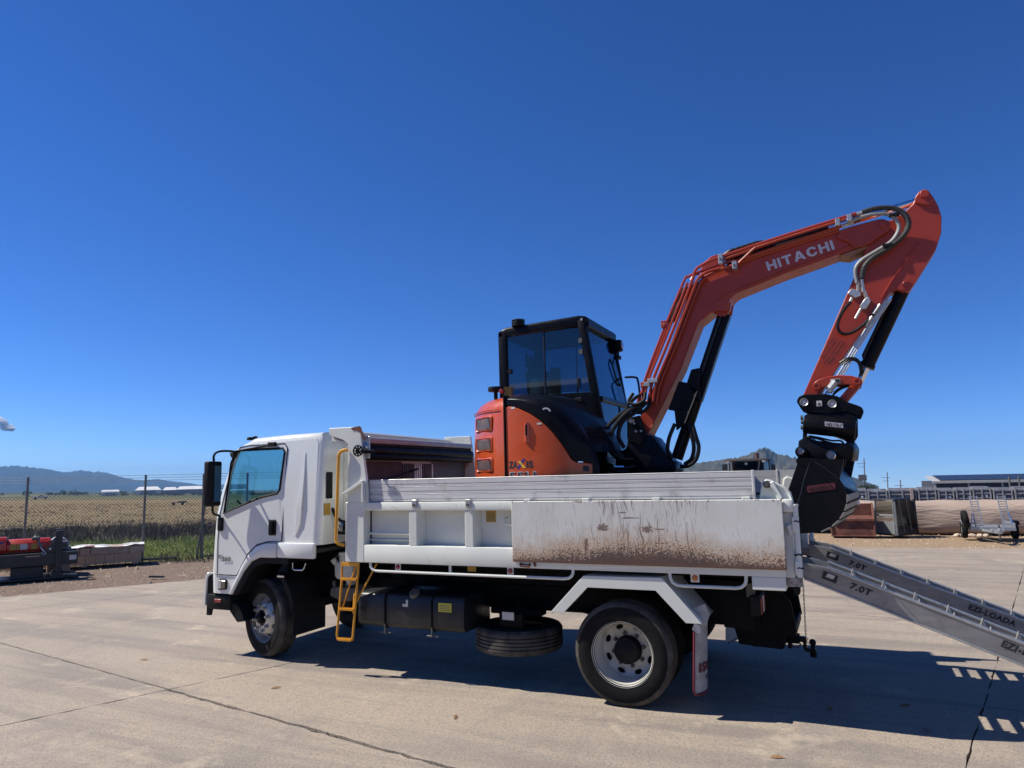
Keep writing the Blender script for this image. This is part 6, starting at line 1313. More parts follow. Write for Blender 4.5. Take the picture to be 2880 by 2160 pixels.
# hangars beyond the field
def hangar_(x0, y0, x1, y1, zb, ht, dep, label, arch=False, side='d'):
    a, b = Vector((x0, y0, 0)), Vector((x1, y1, 0)); u = (b-a).normalized(); L_ = (b-a).length; nn = Vector((-u.y, u.x, 0)); 
    if nn.dot(Vector((CAM[0], CAM[1], 0))-a) > 0: nn = -nn
    t = thing('hangar', label, 'hangar', (x0, y0, zb), 'white hangars across the field')
    P = lambda s, d, z: a+u*s+nn*d+Vector((0, 0, zb+z))
    fr_ = .60
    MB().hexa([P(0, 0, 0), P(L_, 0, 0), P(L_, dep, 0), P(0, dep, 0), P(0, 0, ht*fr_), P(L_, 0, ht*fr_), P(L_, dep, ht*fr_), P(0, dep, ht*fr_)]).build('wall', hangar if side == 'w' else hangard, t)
    rf = MB()
    if arch: prof_ = [(dep*(.5-.5*math.cos(math.pi*i/10)), ht*fr_+ht*(1-fr_)*math.sin(math.pi*i/10)) for i in range(11)]
    else: prof_ = [(-1.2, ht*(fr_-.02)), (dep*.42, ht), (dep+1., ht*fr_)]
    ins = .06*L_ if arch else .16*L_
    A = [rf.v(P(-.6+ins*(z > ht*.7), s, z)) for s, z in prof_]; B = [rf.v(P(L_+.6-ins*(z > ht*.7), s, z)) for s, z in prof_]
    for i in range(len(prof_)-1): rf.face([A[i], A[i+1], B[i+1], B[i]])
    rf.face(A); rf.face(B[::-1]); rf.build('roof', hangar, t)
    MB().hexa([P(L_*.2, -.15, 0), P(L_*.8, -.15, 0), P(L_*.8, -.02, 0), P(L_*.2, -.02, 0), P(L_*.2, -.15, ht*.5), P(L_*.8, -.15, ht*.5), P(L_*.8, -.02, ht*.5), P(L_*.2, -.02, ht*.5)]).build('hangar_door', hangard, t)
    return t
hangar_(-655, 450, -646, 463, -7.3, 5.6, 22, 'small round-roofed white hangar, leftmost of the row', True, 'w')
hangar_(-638, 474, -624, 492, -7.4, 7.9, 30, 'white gabled hangar behind the second fence post', False, 'w')
hangar_(-623, 494, -615, 503, -7.3, 6.8, 26, 'low white hangar with blue shaded front, just right of the gabled one')
hangar_(-615, 503, -598, 524, -7.4, 7.4, 32, 'widest hangar, white roof over a dark front beside the truck mirror')
hangar_(-603.5, 518, -597, 526, -8.5, 3.6, 10, 'small white shed in front of the widest hangar', False, 'w')
# workshop behind the camera, seen only in the truck's side glass
t = thing('workshop', 'long pale workshop behind the viewer, mirrored in the truck side glass', 'workshop', (-35, -38, 0))
MB().box(-85, 8, -52, -38, -.1, 8.2).build('wall', M('workshop wall', (.42, .45, .47), .6), t)
for k in range(8): MB().box(-82+k*11, -76+k*11, -38.02, -37.95, 0, 4.6).build('roller_door', cratem, t)
MB().box(-85, 8, -38.05, -37.9, 5.6, 6.3).build('sign_band', M('workshop band', (.12, .20, .28), .5), t)
MB().prism([(-37.4, 8.15), (-45, 9.6), (-52.6, 8.15)], -85.5, 8.5, 'x').build('roof', shedt, t)
# ute on the road
def at(px, py, dist, z=None):
    d = fw+rt*((px-1440)/FPX)-up*((py-1080)/FPX); t = dist/math.hypot(d.x, d.y); p = Vector(CAM)+d*t
    return p
def ute(px0, px1, dist, zoff):
    a, b = at(px0, 1402, dist), at(px1, 1402, dist); u = Vector((b.x-a.x, b.y-a.y, 0)); L_ = u.length; u.normalize(); z0 = float(zterr(a.x, a.y))+.25
    X = Matrix(((u.x, -u.y, 0, a.x), (u.y, u.x, 0, a.y), (0, 0, 1, z0), (0, 0, 0, 1))) @ Matrix.Diagonal((L_/5.2, L_/5.2, L_/5.2, 1))
    t = thing('utility_truck', 'white dual cab ute driving on the far road', 'ute', (a.x, a.y, z0))
    MB(X).prism([(0, .45), (.05, .95), (1.4, 1.08), (1.75, 1.15), (3.5, 1.15), (5.15, 1.10), (5.2, .5)], 0, 1.8).build('body', carwhite, t, bevel=.05)
    MB(X).prism([(1.45, 1.1), (2.1, 1.72), (3.3, 1.76), (3.65, 1.12)], .12, 1.68).build('cabin', carwhite, t, bevel=.04)
    for y in (.10, 1.66): MB(X).prism([(1.75, 1.16), (2.18, 1.64), (3.2, 1.67), (3.45, 1.16)], y, y+.04).build('side_window', darkglass, t)
    for x in (.95, 4.2):
        for y in (.0, 1.58): MB(X).cyl((x, y-.02, .38), (x, y+.22, .38), .38, n=16).build('wheel', rubber, t)
ute(91, 136, 222, 0)
# flat trailer in the field
p = at(495, 1405, 120); zt_ = float(zterr(p.x, p.y)); u = rt.copy(); u.z = 0; u.normalize()
t = thing('flat_trailer', 'small pale flat trailer with dark wheels far out in the field', 'trailer', (p.x, p.y, zt_))
X = Matrix(((u.x, -u.y, 0, p.x-1.1), (u.y, u.x, 0, p.y), (0, 0, 1, zt_), (0, 0, 0, 1)))
MB(X).box(0, 2.1, 0, 1, .35, .45).box(1.0, 2.0, .1, .9, .45, .62).build('deck', postm, t)
for x in (.4, 1.8): MB(X).cyl((x, -.05, .2), (x, .1, .2), .2, n=12).build('wheel', rubber, t)

# packed boards beside the fence -------------------------------------------
def XF(o, d):   # frame along d on the ground
    d = Vector((*d, 0)).normalized(); return Matrix(((d.x, -d.y, 0, o[0]), (d.y, d.x, 0, o[1]), (0, 0, 1, 0), (0, 0, 0, 1)))
bd0, bd1 = Vector((-15.9, 4.15)), Vector((-14.25, 6.39)); bl = (bd1-bd0).length; X = XF((bd0.x, bd0.y), (bd1-bd0))
t = thing('board_pack', 'long low pack of pale boards with a sagging white top, lying by the fence', 'board pack', (bd0.x, bd0.y, 0))
for k in range(3): MB(X).box(.4+k*1.1, .52+k*1.1, -.0, .8, 0, .05).build('bearer', blockm2, t)
n = 14
for k in range(n): MB(X).box(k*bl/n, (k+1)*bl/n-.004, 0, .8, .05, .27).build('board', blockm2, t, bevel=.004)
MB(X).box(-.02, bl*.52, -.012, .82, .275, .46).box(bl*.525, bl*.90, -.016, .82, .275, .45).box(bl*.905, bl+.05, -.012, .82, .27, .44).build('upper_bundle', blockm, t, bevel=.006)
shp = MB(X); G = []
for i in range(41):
    row = []
    for j in range(9):
        xx = -.03+(bl+.08)*i/40; yy = -.02+.85*j/8; row.append(shp.v((xx, yy, .462+.012*math.sin(i*.9+j)+.02*math.sin(i*.35)*(1)+R_.uniform(-.006, .006))))
    G.append(row)
for i in range(40):
    for j in range(8): shp.face([G[i][j], G[i+1][j], G[i+1][j+1], G[i][j+1]])
shp.build('cover_sheet', sheetw, t)
MB(X).box(bl*.60, bl*.605, -.02, -.012, .30, .46).build('strap_band', blackm, t)
o = MB(X).box(bl*.55, bl*.63, .1, .2, .46, .50).build('red_rag', M('red rag', (.5, .10, .09), .8), None, bevel=.015); tag(o, 'small faded red rag on the white top of the board pack', 'rag')
# black frame with the red breaker
fd0, fd1 = Vector((-15.05, 1.78)), Vector((-13.53, 4.28)); fl_ = (fd1-fd0).length; X = XF((fd0.x, fd0.y), (fd1-fd0))
t = thing('transport_skid', 'black steel transport skid with two upright posts, at the left edge of the yard', 'frame', (fd0.x, fd0.y, 0))
MB(X).box(0, fl_, 0, .12, .27, .54).build('side_beam', framek, t, bevel=.012)
MB(X).box(0, fl_, .75, .87, .27, .54).build('side_beam', framek, t, bevel=.012)
for x in (.4, 1.5): MB(X).box(x, x+.12, .12, .75, .3, .42).build('cross_beam', framek, t)
for y in (-.03, .77):
    MB(X).box(fl_-.42, fl_-.30, y, y+.13, .0, 1.0).build('upright_post', framek, t, bevel=.008)
    MB(X).prism([(fl_-.68, .54), (fl_-.42, .54), (fl_-.42, .82)], y+.03, y+.06).build('gusset', framek, t)
    MB(X).prism([(fl_-.50, .0), (fl_-.22, .0), (fl_-.30, .12), (fl_-.42, .12)], y-.04, y+.17).build('foot', framek, t, bevel=.006)
MB(X).box(fl_-.16, fl_-.03, -.006, 0, .36, .46).build('white_label', labelw, t); MB(X).cyl((fl_-.52, -.01, .62), (fl_-.52, .04, .62), .025, n=10).build('lifting_eye', labelw, t)
MB(X).box(fl_-.95, fl_-.7, -.01, 0, .475, .495).build('wood_strip', blockm2, t)
MB(X).box(fl_-1.2, fl_-.62, .1, .7, .0, .26).build('skid_box', framek, t, bevel=.01)
MB(X).box(0, fl_, -.1, .9, -.0, .03).build('skid_plate', framek, t)
t2 = thing('hydraulic_breaker', 'red hydraulic breaker with yellow stickers strapped on the black frame', 'breaker', tuple(X @ Vector((1.2, .4, .56))))
def oct_(c, h, w_): return [(c-w_+.05, .56), (c+w_-.05, .56), (c+w_, .56+.06), (c+w_, .56+h-.10), (c+w_-.10, .56+h), (c-w_+.10, .56+h), (c-w_, .56+h-.10), (c-w_, .56+.06)]
MB(X).prism(oct_(.42, .34, .20), -.6, fl_-1.3, 'x').build('breaker_head', breakred, t2, bevel=.02, seg=2)
MB(X).prism(oct_(.42, .28, .17), fl_-1.3, fl_-.52, 'x').build('breaker_body', breakred, t2, bevel=.02, seg=2)
MB(X).box(fl_-.56, fl_-.50, .24, .60, .56, .80).build('breaker_flange', breakred, t2, bevel=.01)
MB(X).cyl((fl_-.5, .42, .69), (fl_-.2, .42, .69), .06, n=14).build('chisel', castm, t2)
for x0, x1, mt_ in ((-1.24, -1.13, stick_y), (-1.12, -1.07, stick_y), (-.86, -.74, stick_y), (-1.06, -.93, labelw)): MB(X).box(fl_+x0, fl_+x1, .243, .249, .62, .74).build('sticker', mt_, t2)
MB(X).box(fl_-1.42, fl_-1.36, .213, .219, .76, .81).build('sticker', decal_b, t2)
for x, nme in ((fl_-.74, 'grey ratchet strap nearer the upright post, slung over the red breaker'), (fl_-1.62, 'grey ratchet strap with bright hook at the picture edge')):
    t3 = thing('ratchet_strap', nme, 'strap', tuple(X @ Vector((x, .2, .54))))
    MB(X).tube(smooth([(x-.02, .75, .54), (x-.06, .6, .84), (x-.06, .42, .86), (x-.03, .25, .83), (x+.08, .10, .62), (x+.11, .03, .55)], 5), .022, 6).build('webbing', strapm, t3)
    MB(X).box(x-.12, x+.03, .18, .30, .80, .88).build('ratchet', castm, t3, bevel=.015)
    MB(X).tube([(x+.05, .02, .66), (x+.12, -.02, .57), (x+.15, -.02, .52), (x+.11, -.02, .50), (x+.07, -.01, .56)], .014, 6).build('hook', zinc, t3)
o = MB(X).prism([(fl_-.50, .56), (fl_-.15, .56), (fl_-.14, .66), (fl_-.25, .78), (fl_-.42, .80), (fl_-.52, .72)], .95, 1.4).build('sack', bagm, None, bevel=.05, seg=3); o.location.z = .0
tag(o, 'grey blue lumpy sack behind the black frame', 'sack')
MB2 = MB(X).box(fl_-.55, fl_-.1, .92, 1.45, .0, .56).build('pallet_box', blockm2, None, bevel=.01); tag(MB2, 'plain brown box under the grey sack', 'box')
o = MB(XF((-11.62, 4.55), (1, .25))).prism([(0, 0), (.34, 0), (.36, .03), (.02, .035)], 0, .06).build('timber_offcut', framek, None); tag(o, 'small dark offcut lying on the gravel beside the yard', 'offcut')

# ------------------------------------------------------------------ right background
# beige geotextile rolls
t = thing('geotextile_roll', 'long beige fabric roll lying behind the trailer', 'fabric roll', (5, 18, 0))
rl = MB(); n, m = 90, 26; G = []
for i in range(n+1):
    x = -1.5+14.5*i/n; yc = 18.55-.06*(x-3.6); row = []
    for k in range(m):
        a = 2*math.pi*k/m; rr_ = .5+.012*math.sin(a*3+i*.25)+.010*math.sin(i*.9+2*math.sin(a*2))+.02*math.sin(i*.13)*math.sin(a); sg = .94 if math.sin(a) < 0 else 1.
        ca, sa = math.cos(a), math.sin(a); ca = math.copysign(abs(ca)**.62, ca); sa = math.copysign(abs(sa)**.62, sa); row.append(rl.v((x, yc+.58*ca*rr_/.5, .43+rr_*sa*sg)))
    G.append(row)
for i in range(n):
    for k in range(m): rl.face([G[i][k], G[i][(k+1) % m], G[i+1][(k+1) % m], G[i+1][k]])
rl.face(G[0]); rl.face(G[-1][::-1]); rl.build('roll', tarp, t, angle=80)
for i in range(5):
    x = 4.55+.16*i+R_.uniform(-.03, .03); o = MB(Matrix.Translation((x, 17.45, -.04)) @ Matrix.Rotation(R_.random()*3, 4, 'Z')).prism([(-.1, 0), (.1, 0), (.13, .05), (.03, .09), (-.09, .06)], -.06, .07).build('pale_stone', M('pale stone', (.6, .48, .38), .9) if i == 0 else MATS['pale stone'], None, bevel=.02); tag(o, 'pale stone at the foot of the beige roll, '+['leftmost of the row', 'second from the left', 'middle one of five', 'second from the trailer', 'closest to the trailer wheel'][i], 'stone', 'pale stones by the roll')
# steel panels racked on edge behind the roll
cx0 = [1.35, 1.88, 2.45, 3.05, 3.88, 4.42, 4.90, 5.34, 5.86, 6.40, 6.95]
for i in range(10):
    x0, x1 = cx0[i], cx0[i+1]-.04; y = 20.05-.06*(x0-3.7); z0, z1 = .35, 1.20+.02*math.sin(i*2.1)
    t = thing('steel_panel_stack', 'grey steel panel rack behind the beige roll, '+['leftmost, beside the bucket', 'second from the bucket', 'above the rusty bucket', 'above the cab shell', 'just right of the cab shell', 'right of it, with a white disc', 'left of the trailer ramps', 'behind the left trailer ramp', 'between the trailer ramps', 'at the right picture edge'][i], 'steel panel', ((x0+x1)/2, y, z0), 'grey steel panels racked behind the roll')
    MB().box(x0, x1, y+.04, y+.9, z0, z1).build('panel_core', crated, t)
    for z, h in ((z1-.06, .06), (z1-.17, .035), (z1-.31, .03), (z1-.42, .05), (z0+.05, .08)): MB().box(x0, x1, y-.02, y+.05, z, z+h).build('panel_rail', cratem, t, bevel=.004)
    for x in (x0, (x0+x1)/2-.02, x1-.04): MB().box(x, x+.04, y-.03, y+.05, z0, z1).build('panel_stile', cratem, t, bevel=.004)
    for k in range(5): xx = x0+.06+(x1-x0-.12)*k/4; MB().cyl((xx, y+.03, z1-.24), (xx, y+.042, z1-.24), .014, n=8).build('panel_hole', blackm, t)
    if i in (1, 3, 5, 7, 9): MB().cyl((x1-.14, y-.01, z1-.23), (x1-.14, y+.03, z1-.23), .042, n=16).build('white_disc', sheetw, t)
    for k in range(4): MB().box(x0+.02, x1-.02, y+.1+.2*k, y+.16+.2*k, z1, z1+.03+.02*R_.random()).build('top_rail', cratem, t)
    MB().box(x0+.05, x1-.05, y+.1, y+.8, 0, z0).build('rack_stand', crated, t)
o = MB().box(3.66, 3.75, 20.0, 20.06, .2, 1.24).build('pink_post', M('faded pink post', (.5, .36, .33), .7), None, bevel=.005); tag(o, 'faded pinkish post between the grey steel panels', 'post')
# shed with solar roof
def P4(px, py, d): p = at(px, py, d); return p
t = thing('shed', 'dark shed with solar panels on its low roof beyond the panel racks', 'shed', (10, 53, -3))
sx0, sx1, sy = 7.7, 19.0, 53.6
MB().box(sx0, sx1, sy, sy+10, -3.4, .70).build('wall', shedw, t)
for k in range(48): MB().box(sx0+.05+k*.235, sx0+.11+k*.235, sy-.03, sy, -3.4, .68).build('cladding_rib', shedw, t)
MB().box(sx0-.15, sx1+.2, sy-.2, sy, .68, .80).build('gutter', shedt, t)
MB().hexa([(sx0-.15, sy-.2, .80), (sx1, sy-.2, .80), (sx1, sy+5, 1.10), (sx0-.15, sy+5, 1.10), (sx0-.15, sy-.2, .84), (sx1, sy-.2, .84), (sx1, sy+5, 1.16), (sx0-.15, sy+5, 1.16)]).build('roof', shedt, t)
for k in range(9): 
    x = sx0+.35+k*1.15; MB().hexa([(x, sy, .87), (x+1.12, sy, .87), (x+1.12, sy+4.8, 1.16), (x, sy+4.8, 1.16), (x, sy, .91), (x+1.12, sy, .91), (x+1.12, sy+4.8, 1.21), (x, sy+4.8, 1.21)]).build('solar_panel', shedr, t)
for x in (sx0, 9.75, 11.75): MB().box(x-.06, x+.06, sy-.12, sy, -3.4, .7).build('downpipe', shedt, t)
for x in (12.0, 12.55): o = MB().cyl((x, 52.5, -3.2), (x, 52.5, 1.12), .06, n=8).build('light_pole', postm, None); tag(o, 'grey pole standing before the shed, '+('left' if x < 12.2 else 'right')+' of the pair', 'pole')
# masts and a tree far behind
for px, py0, py1, d, rr_, lab in ((2430, 1289, 1360, 300, .30, 'tallest thin mast beyond the panel racks'), (2495, 1328, 1385, 300, .25, 'faint middle mast behind the panel racks'), (2532, 1350, 1380, 300, .3, 'shortest faint mast, nearest the shed')):
    a, b = at(px, py0, d), at(px, 1390, d); t = thing('radio_mast', lab, 'mast', (b.x, b.y, b.z-8)); MB().cyl((b.x, b.y, b.z-8), (a.x, a.y, a.z), rr_, rr_*.7, 6).build('mast', postm, t)
    MB().bar((b.x-1.5, b.y, a.z-2), (b.x+1.5, b.y, a.z-2), .15, .15).bar((b.x-1, b.y, a.z-3.2), (b.x+1, b.y, a.z-3.2), .15, .15).build('cross_arm', postm, t)
    if px == 2430: MB().box(b.x-1.4, b.x+1.4, b.y-1, b.y+1, at(px, 1352, d).z, at(px, 1335, d).z).build('equipment_box', castm, t)
def tree(px, pyb, pyt, d, label, seed, wide=1.):
    b, a = at(px, pyb, d), at(px, pyt, d); h = a.z-b.z; t = thing('tree', label, 'tree', (b.x, b.y, b.z-6)); r = random.Random(seed)
    MB().tube([(b.x, b.y, b.z-6), (b.x+.2, b.y, b.z), (b.x, b.y, b.z+h*.5)], .3, 6, radii=[.5, .35, .15]).build('trunk', barkm, t)
    cs = [(b.x+r.uniform(-1, 1)*h*.5*wide, b.y+r.uniform(-.4, .4)*h, b.z-1+r.uniform(-.1, .55)*h, h*.28, h*.2) for _ in range(12)]
    o = leafmass('crown', cs, leafm, 160, seed)
    o.parent = t; o.matrix_parent_inverse = Matrix.Translation(-ORI[t.name])
tree(2440, 1385, 1350, 280, 'dark bushy tree at the foot of the tallest mast', 3, 1.3)
tree(2470, 1392, 1366, 280, 'low tree right of the tallest mast', 4, 1.2)
tree(2620, 1390, 1350, 240, 'thin pale tree beside the shed end', 5, .5)
for i, px in enumerate((2290, 2330, 2370, 2405)): tree(px, 1400, 1368, 420, 'scrubby tree on the lower slope, number %s from the bucket' % ('first', 'second', 'third', 'fourth')[i], 30+i, 1.6)

# rusty bucket on the gravel
t = thing('rusty_bucket', 'rusty brown loader bucket standing on the sand behind the black bucket', 'bucket', (2, 16.7, 0))
MB().prism([(16.55, .0), (16.55, .46), (16.62, .50), (17.2, .55), (17.2, .9), (17.24, .9), (17.26, .5), (17.2, .0)], 1.35, 2.46, 'x').build('bucket_shell', rust, t, bevel=.01)
for xa, xb in ((2.43, 2.475), (1.33, 1.37)): MB().prism([(16.52, -.0), (16.53, .50), (17.2, .93), (17.28, .5), (17.24, .0)], xa, xb, 'x').build('bucket_cheek', rust, t, bevel=.008)
MB().box(1.33, 2.48, 16.50, 16.56, .43, .50).box(1.33, 2.48, 16.5, 16.56, .0, .04).build('bucket_lip', rust, t, bevel=.008)
o = MB().box(2.02, 2.06, 16.9, 16.95, .88, 1.1).box(2.06, 2.14, 16.92, 16.95, .88, 1.02).build('pale_bracket', sheetw, None); tag(o, 'thin white bracket sticking up behind the rusty bucket', 'bracket')
# cab shell on the ground
t = thing('cab_shell', 'bare grey machine cab shell standing on the sand', 'cab shell', (3, 17.2, 0))
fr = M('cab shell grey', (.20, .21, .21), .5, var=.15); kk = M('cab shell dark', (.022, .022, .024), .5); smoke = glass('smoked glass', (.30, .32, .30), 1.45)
# left (door) face and right (side) face meeting at the front corner
A0, A1, A2 = Vector((2.5, 17.05, 0)), Vector((3.0, 16.62, 0)), Vector((3.56, 17.25, 0)); A3 = A0+(A2-A1)
def Q(p, z): return (p.x, p.y, z)
def panel(p, q, z0, z1, m_, nm_, th=.04):
    u = (q-p).normalized(); nn = Vector((-u.y, u.x, 0))*th; return MB().hexa([Q(p, z0), Q(q, z0), Q(q+nn, z0), Q(p+nn, z0), Q(p, z1), Q(q, z1), Q(q+nn, z1), Q(p+nn, z1)]).build(nm_, m_, t, bevel=.006)
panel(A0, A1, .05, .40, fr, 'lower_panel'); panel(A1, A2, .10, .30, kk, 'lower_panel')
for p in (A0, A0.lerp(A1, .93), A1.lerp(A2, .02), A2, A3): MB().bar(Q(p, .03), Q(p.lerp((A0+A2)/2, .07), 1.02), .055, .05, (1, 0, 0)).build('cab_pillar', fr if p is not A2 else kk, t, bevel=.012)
MB().prism([(A0.x-.02, A0.y), (A1.x, A1.y-.02), (A2.x-.10, A2.y), (A3.x, A3.y)], 1.0, 1.04, 'z').build('roof', kk, t, bevel=.02, seg=2)
MB().prism([(A0.x, A0.y), (A1.x, A1.y), (A2.x, A2.y), (A3.x, A3.y)], .02, .08, 'z').build('floor', kk, t, bevel=.01)
panel(A0.lerp(A1, .05), A0.lerp(A1, .9), .55, .60, fr, 'sill')
MB().poly([Q(A0.lerp(A1, .08), .62), Q(A0.lerp(A1, .9), .62), Q(A0.lerp(A1, .9), .98), Q(A0.lerp(A1, .08), .98)]).build('window', smoke, t, recalc=False)
pp = [Q(A1.lerp(A2, .04), .30), Q(A1.lerp(A2, .96), .12), Q(A1.lerp(A2, .96), .30), Q(A1.lerp(A2, .86), .75), Q(A1.lerp(A2, .74), 1.0), Q(A1.lerp(A2, .06), 1.0)]
MB().poly(pp).build('side_glass', smoke, t, recalc=False); MB().tube(pp, .02, 6, True).build('window_seal', kk, t)
for a, b in ((.16, .32), (.52, .66)): MB().bar(Q(A1.lerp(A2, b)+Vector((.03, -.03, 0)), .10), Q(A1.lerp(A2, a)+Vector((.03, -.03, 0)), 1.02), .014, .014, (1, 0, 0)).build('glazing_bar', fr, t)
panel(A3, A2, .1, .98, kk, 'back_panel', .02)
# plant trailer with raised ramps
t = thing('plant_trailer', 'small galvanised plant trailer with two raised ladder ramps, on the sand', 'trailer', (5.13, 16.1, 0))
dk_ = M('tread deck', (.40, .42, .44), .4, .6, var=.3, scale=30)
MB().box(4.70, 5.60, 15.95, 17.2, .27, .31).build('deck', dk_, t, bevel=.005)
for x in (4.66, 5.60): MB().box(x, x+.035, 15.92, 17.2, .25, .44).build('side_rail', galv, t, bevel=.005)
MB().box(4.66, 5.635, 15.90, 15.94, .245, .34).build('front_rail', galv, t, bevel=.005); MB().tube([(4.68, 15.93, .42), (5.62, 15.93, .40)], .012, 6).build('front_bar', galv, t)
for x in (4.92, 5.38): MB().bar((x, 15.92, .26), (5.14, 15.1, .26), .05, .06).build('drawbar', galv, t, bevel=.004)
MB().box(5.08, 5.20, 15.0, 15.16, .24, .32).cyl((5.14, 15.02, .30), (5.14, 15.02, .37), .035, n=10).box(5.02, 5.30, 15.3, 15.5, .27, .33).build('coupling', zinc, t, bevel=.006)
MB().cyl((5.24, 15.7, .0), (5.24, 15.7, .42), .022, n=8).cyl((5.24, 15.7, .0), (5.24, 15.7, .02), .05, n=10).build('jockey_stand', castm, t)
MB().tube(smooth([(4.9, 15.9, .04), (5.24, 15.6, .0), (5.55, 15.9, .05)], 5), .008, 5).build('safety_chain', castm, t)
for x, o_ in ((4.58, -1), (5.70, 1)):
    w_ = MB().lathe(tyre_prof(.13, .22) if False else [(.12, -.06), (.17, -.07), (.21, -.06), (.225, -.03), (.225, .03), (.21, .06), (.17, .07), (.12, .06)], (x, 16.5, .225), (1, 0, 0), 28).build('wheel', rubber, t); MB().lathe([(0, .03), (.06, .04), (.12, .05)], (x, 16.5, .225), (o_, 0, 0), 16).build('rim', galv, w_)
    MB().prism([(16.2, .40), (16.3, .47), (16.7, .47), (16.8, .40), (16.8, .38), (16.7, .45), (16.3, .45), (16.2, .38)], x-.08, x+.08, 'x').build('mudguard', blackm if o_ > 0 else galv, t)
sw_ = MB().lathe([(.12, -.06), (.17, -.07), (.21, -.06), (.225, -.03), (.225, .03), (.21, .06), (.17, .07), (.12, .06)], (4.57, 16.05, .53), (1, 0, .08), 28).build('spare_wheel', rubber, t); MB().lathe([(0, .03), (.06, .04), (.12, .05)], (4.57, 16.05, .53), (1, 0, 0), 16).build('rim', galv, sw_)
for x0, x1, l0, l1 in ((4.76, 4.93, 4.745, 4.91), (5.37, 5.545, 5.36, 5.53)):
    lr = MB()
    for a, b in ((x0, l0), (x1, l1)): lr.bar((a+.03, 16.05, .33), (b, 16.25, 1.12), .022, .03, (0, 1, 0))
    lr = lr.build('ladder_ramp', galv, t)
    for k in range(13): f = (k+.5)/13; MB().bar((x0+.03+(l0-x0-.03)*f, 16.05+.2*f, .33+.79*f), (x1+.03+(l1-x1-.03)*f, 16.05+.2*f, .33+.79*f), .018, .022).build('ramp_rung', galv, lr)
for x, d_ in ((4.70, .05), (5.60, -.06)): MB().cyl((x, 16.0, .42), (x+d_, 16.12, .68), .012, n=8).build('gas_strut', chrome, t)
# wheel loader beyond the truck: dark cab over the far side
t = thing('wheel_loader', 'dark cabbed wheel loader parked beyond the truck, roof showing over the boards', 'loader', (-1.2, 20.5, 0))
ld = M('loader dark paint', (.03, .034, .042), .4); ly = M('loader body paint', (.30, .20, .05), .5)
MB().hexa([(-1.98, 19.6, 2.27), (-.50, 19.75, 2.25), (-.50, 21, 2.25), (-1.98, 21, 2.27), (-1.93, 19.65, 2.36), (-.55, 19.8, 2.33), (-.55, 20.95, 2.33), (-1.93, 20.95, 2.36)]).build('cab_roof', M('loader roof', (.05, .035, .03), .6), t, bevel=.03, seg=2)
for a, b in (((-1.74, 19.75, 1.5), (-1.72, 19.75, 2.3)), ((-.98, 19.8, 1.5), (-.80, 19.8, 2.3)), ((-.72, 19.85, 1.3), (-.70, 19.85, 2.3)), ((-.56, 20.5, 1.3), (-.58, 20.5, 2.3)), ((-1.95, 20.6, 1.3), (-1.93, 20.6, 2.3))): MB().bar(a, b, .05, .05, (1, 0, 0)).build('cab_pillar', postm if a[0] < -.9 and a[1] < 20 else ld, t, bevel=.008)
MB().poly([(-1.72, 19.78, 1.5), (-.72, 19.86, 1.5), (-.70, 19.86, 2.27), (-1.70, 19.78, 2.29)]).build('windscreen', glass('loader glass', (.16, .24, .30), 1.5), t, recalc=False)
MB().poly([(-.70, 19.88, 1.4), (-.56, 20.5, 1.4), (-.57, 20.5, 2.26), (-.70, 19.88, 2.26)]).build('side_glass', MATS['loader glass'], t, recalc=False)
MB().box(-1.9, -.55, 20.2, 21.2, .9, 1.55).build('engine_cover', ly, t, bevel=.05); MB().box(-1.9, -.6, 20.9, 20.95, 1.5, 2.25).build('rear_glass', MATS['loader glass'], t)
for x in (-2.0, -.45):
    for y in (19.6, 21.6): MB().cyl((x-.2, y, .6), (x+.2, y, .6), .6, n=24).build('wheel', rubber, t, bevel=.04)
MB().cyl((-1.0, 20.9, 2.3), (-1.0, 20.9, 2.54), .06, n=10).build('exhaust_stack', rust, t)
for x in (-1.84, -.66): MB().box(x-.05, x+.05, 19.6, 19.68, 2.19, 2.26).build('work_lamp', clearlens, t, bevel=.01)
MB().box(-.46, -.32, 19.9, 19.95, 1.92, 2.12).build('mirror', ld, t, bevel=.01); MB().tube([(-.6, 19.95, 2.2), (-.5, 19.93, 2.2), (-.42, 19.93, 2.1)], .015, 6).build('mirror_arm', ld, t)
MB().box(-2.08, -1.9, 19.75, 19.85, 1.95, 2.18).build('mirror', ld, t, bevel=.02); MB().box(-1.30, -1.22, 19.74, 19.75, 2.13, 2.20).build('windscreen_label', sheetw, t); MB().cyl((-2.25, 19.8, 1.3), (-2.25, 19.8, 2.2), .012, n=6).build('aerial', postm, t)
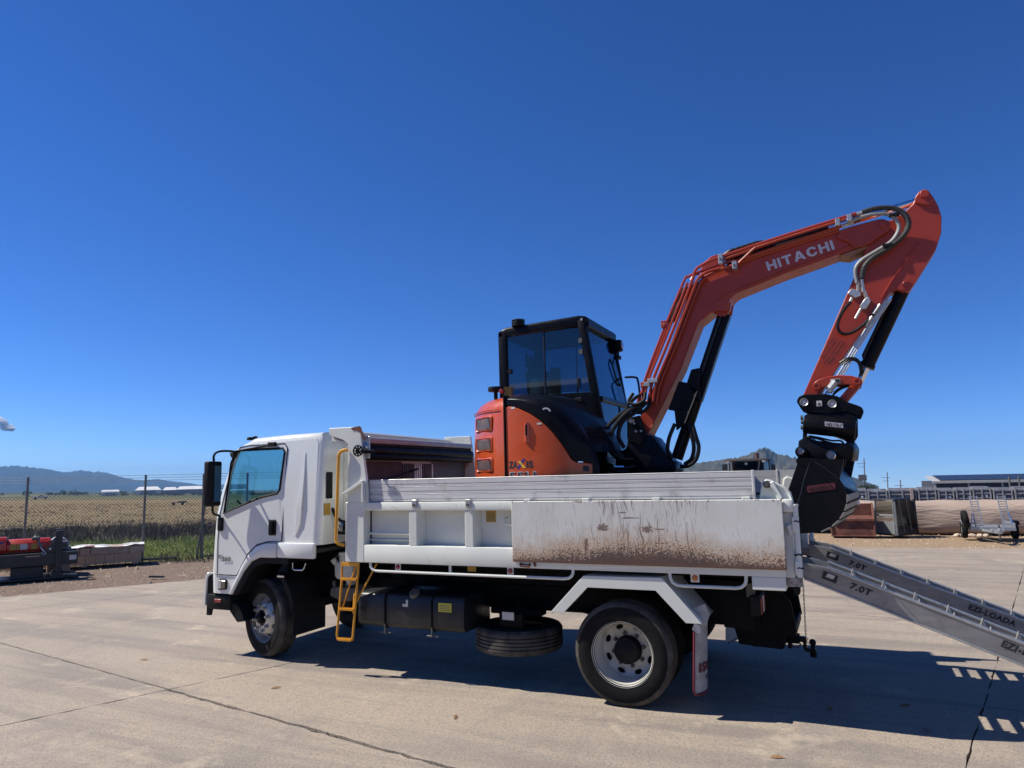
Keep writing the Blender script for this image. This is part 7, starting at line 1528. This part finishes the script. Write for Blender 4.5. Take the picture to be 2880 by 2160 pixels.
MB().box(-1.6, -1.1, 20.0, 20.4, 1.3, 1.9).build('cab_seat', seatm, t, bevel=.05)
# ------------------------------------------------------------------ small cloud low on the left
clm = bpy.data.materials.new('cloud vapour'); clm.use_nodes = True; ct = clm.node_tree; ct.nodes.clear()
df = N(ct, 'BsdfTranslucent'); df.inputs[0].default_value = (.9, .9, .92, 1); d2 = N(ct, 'BsdfDiffuse'); d2.inputs[0].default_value = (.95, .95, .96, 1); mx = N(ct, 'MixShader'); mx.inputs[0].default_value = .65
ct.links.new(d2.outputs[0], mx.inputs[1]); ct.links.new(df.outputs[0], mx.inputs[2]); tr = N(ct, 'BsdfTransparent'); lw = N(ct, 'LayerWeight', Blend=.5); m2 = N(ct, 'MixShader'); oo = N(ct, 'OutputMaterial')
ct.links.new(mapr(ct, lw.outputs['Facing'], .25, 1., .12, 1.), m2.inputs[0]); ct.links.new(mx.outputs[0], m2.inputs[1]); ct.links.new(tr.outputs[0], m2.inputs[2]); ct.links.new(m2.outputs[0], oo.inputs[0])
mb = MB(); r = random.Random(4); pc = at(12, 1194, 12500)
for k in range(16):
    f = k/15; c_ = pc+rt*((f-.55)*260+r.uniform(-25, 25))+Vector((0, 0, (f-.5)*-160+r.uniform(-30, 30))); bmesh.ops.create_icosphere(mb.bm, subdivisions=3, radius=r.uniform(30, 62), matrix=Matrix.Translation(c_) @ Matrix.Diagonal((1.2, 1.2, .8, 1)))
o = mb.build('cloud', clm, angle=180); o['kind'] = 'structure'; o['label'] = 'small white puff of cloud low on the left'
# ------------------------------------------------------------------ air
hz = MB().box(-7100, 7100, -7100, 7100, -420, 185).build('haze', None); hz['kind'] = 'stuff'
hm = bpy.data.materials.new('haze air'); hm.use_nodes = True; ht = hm.node_tree; ht.nodes.clear(); pv = N(ht, 'VolumePrincipled'); pv.inputs['Color'].default_value = (.30, .58, 1, 1); pv.inputs['Density'].default_value = HAZE; pv.inputs['Anisotropy'].default_value = 0
oo = N(ht, 'OutputMaterial'); ht.links.new(pv.outputs[0], oo.inputs['Volume']); hz.data.materials.append(hm)
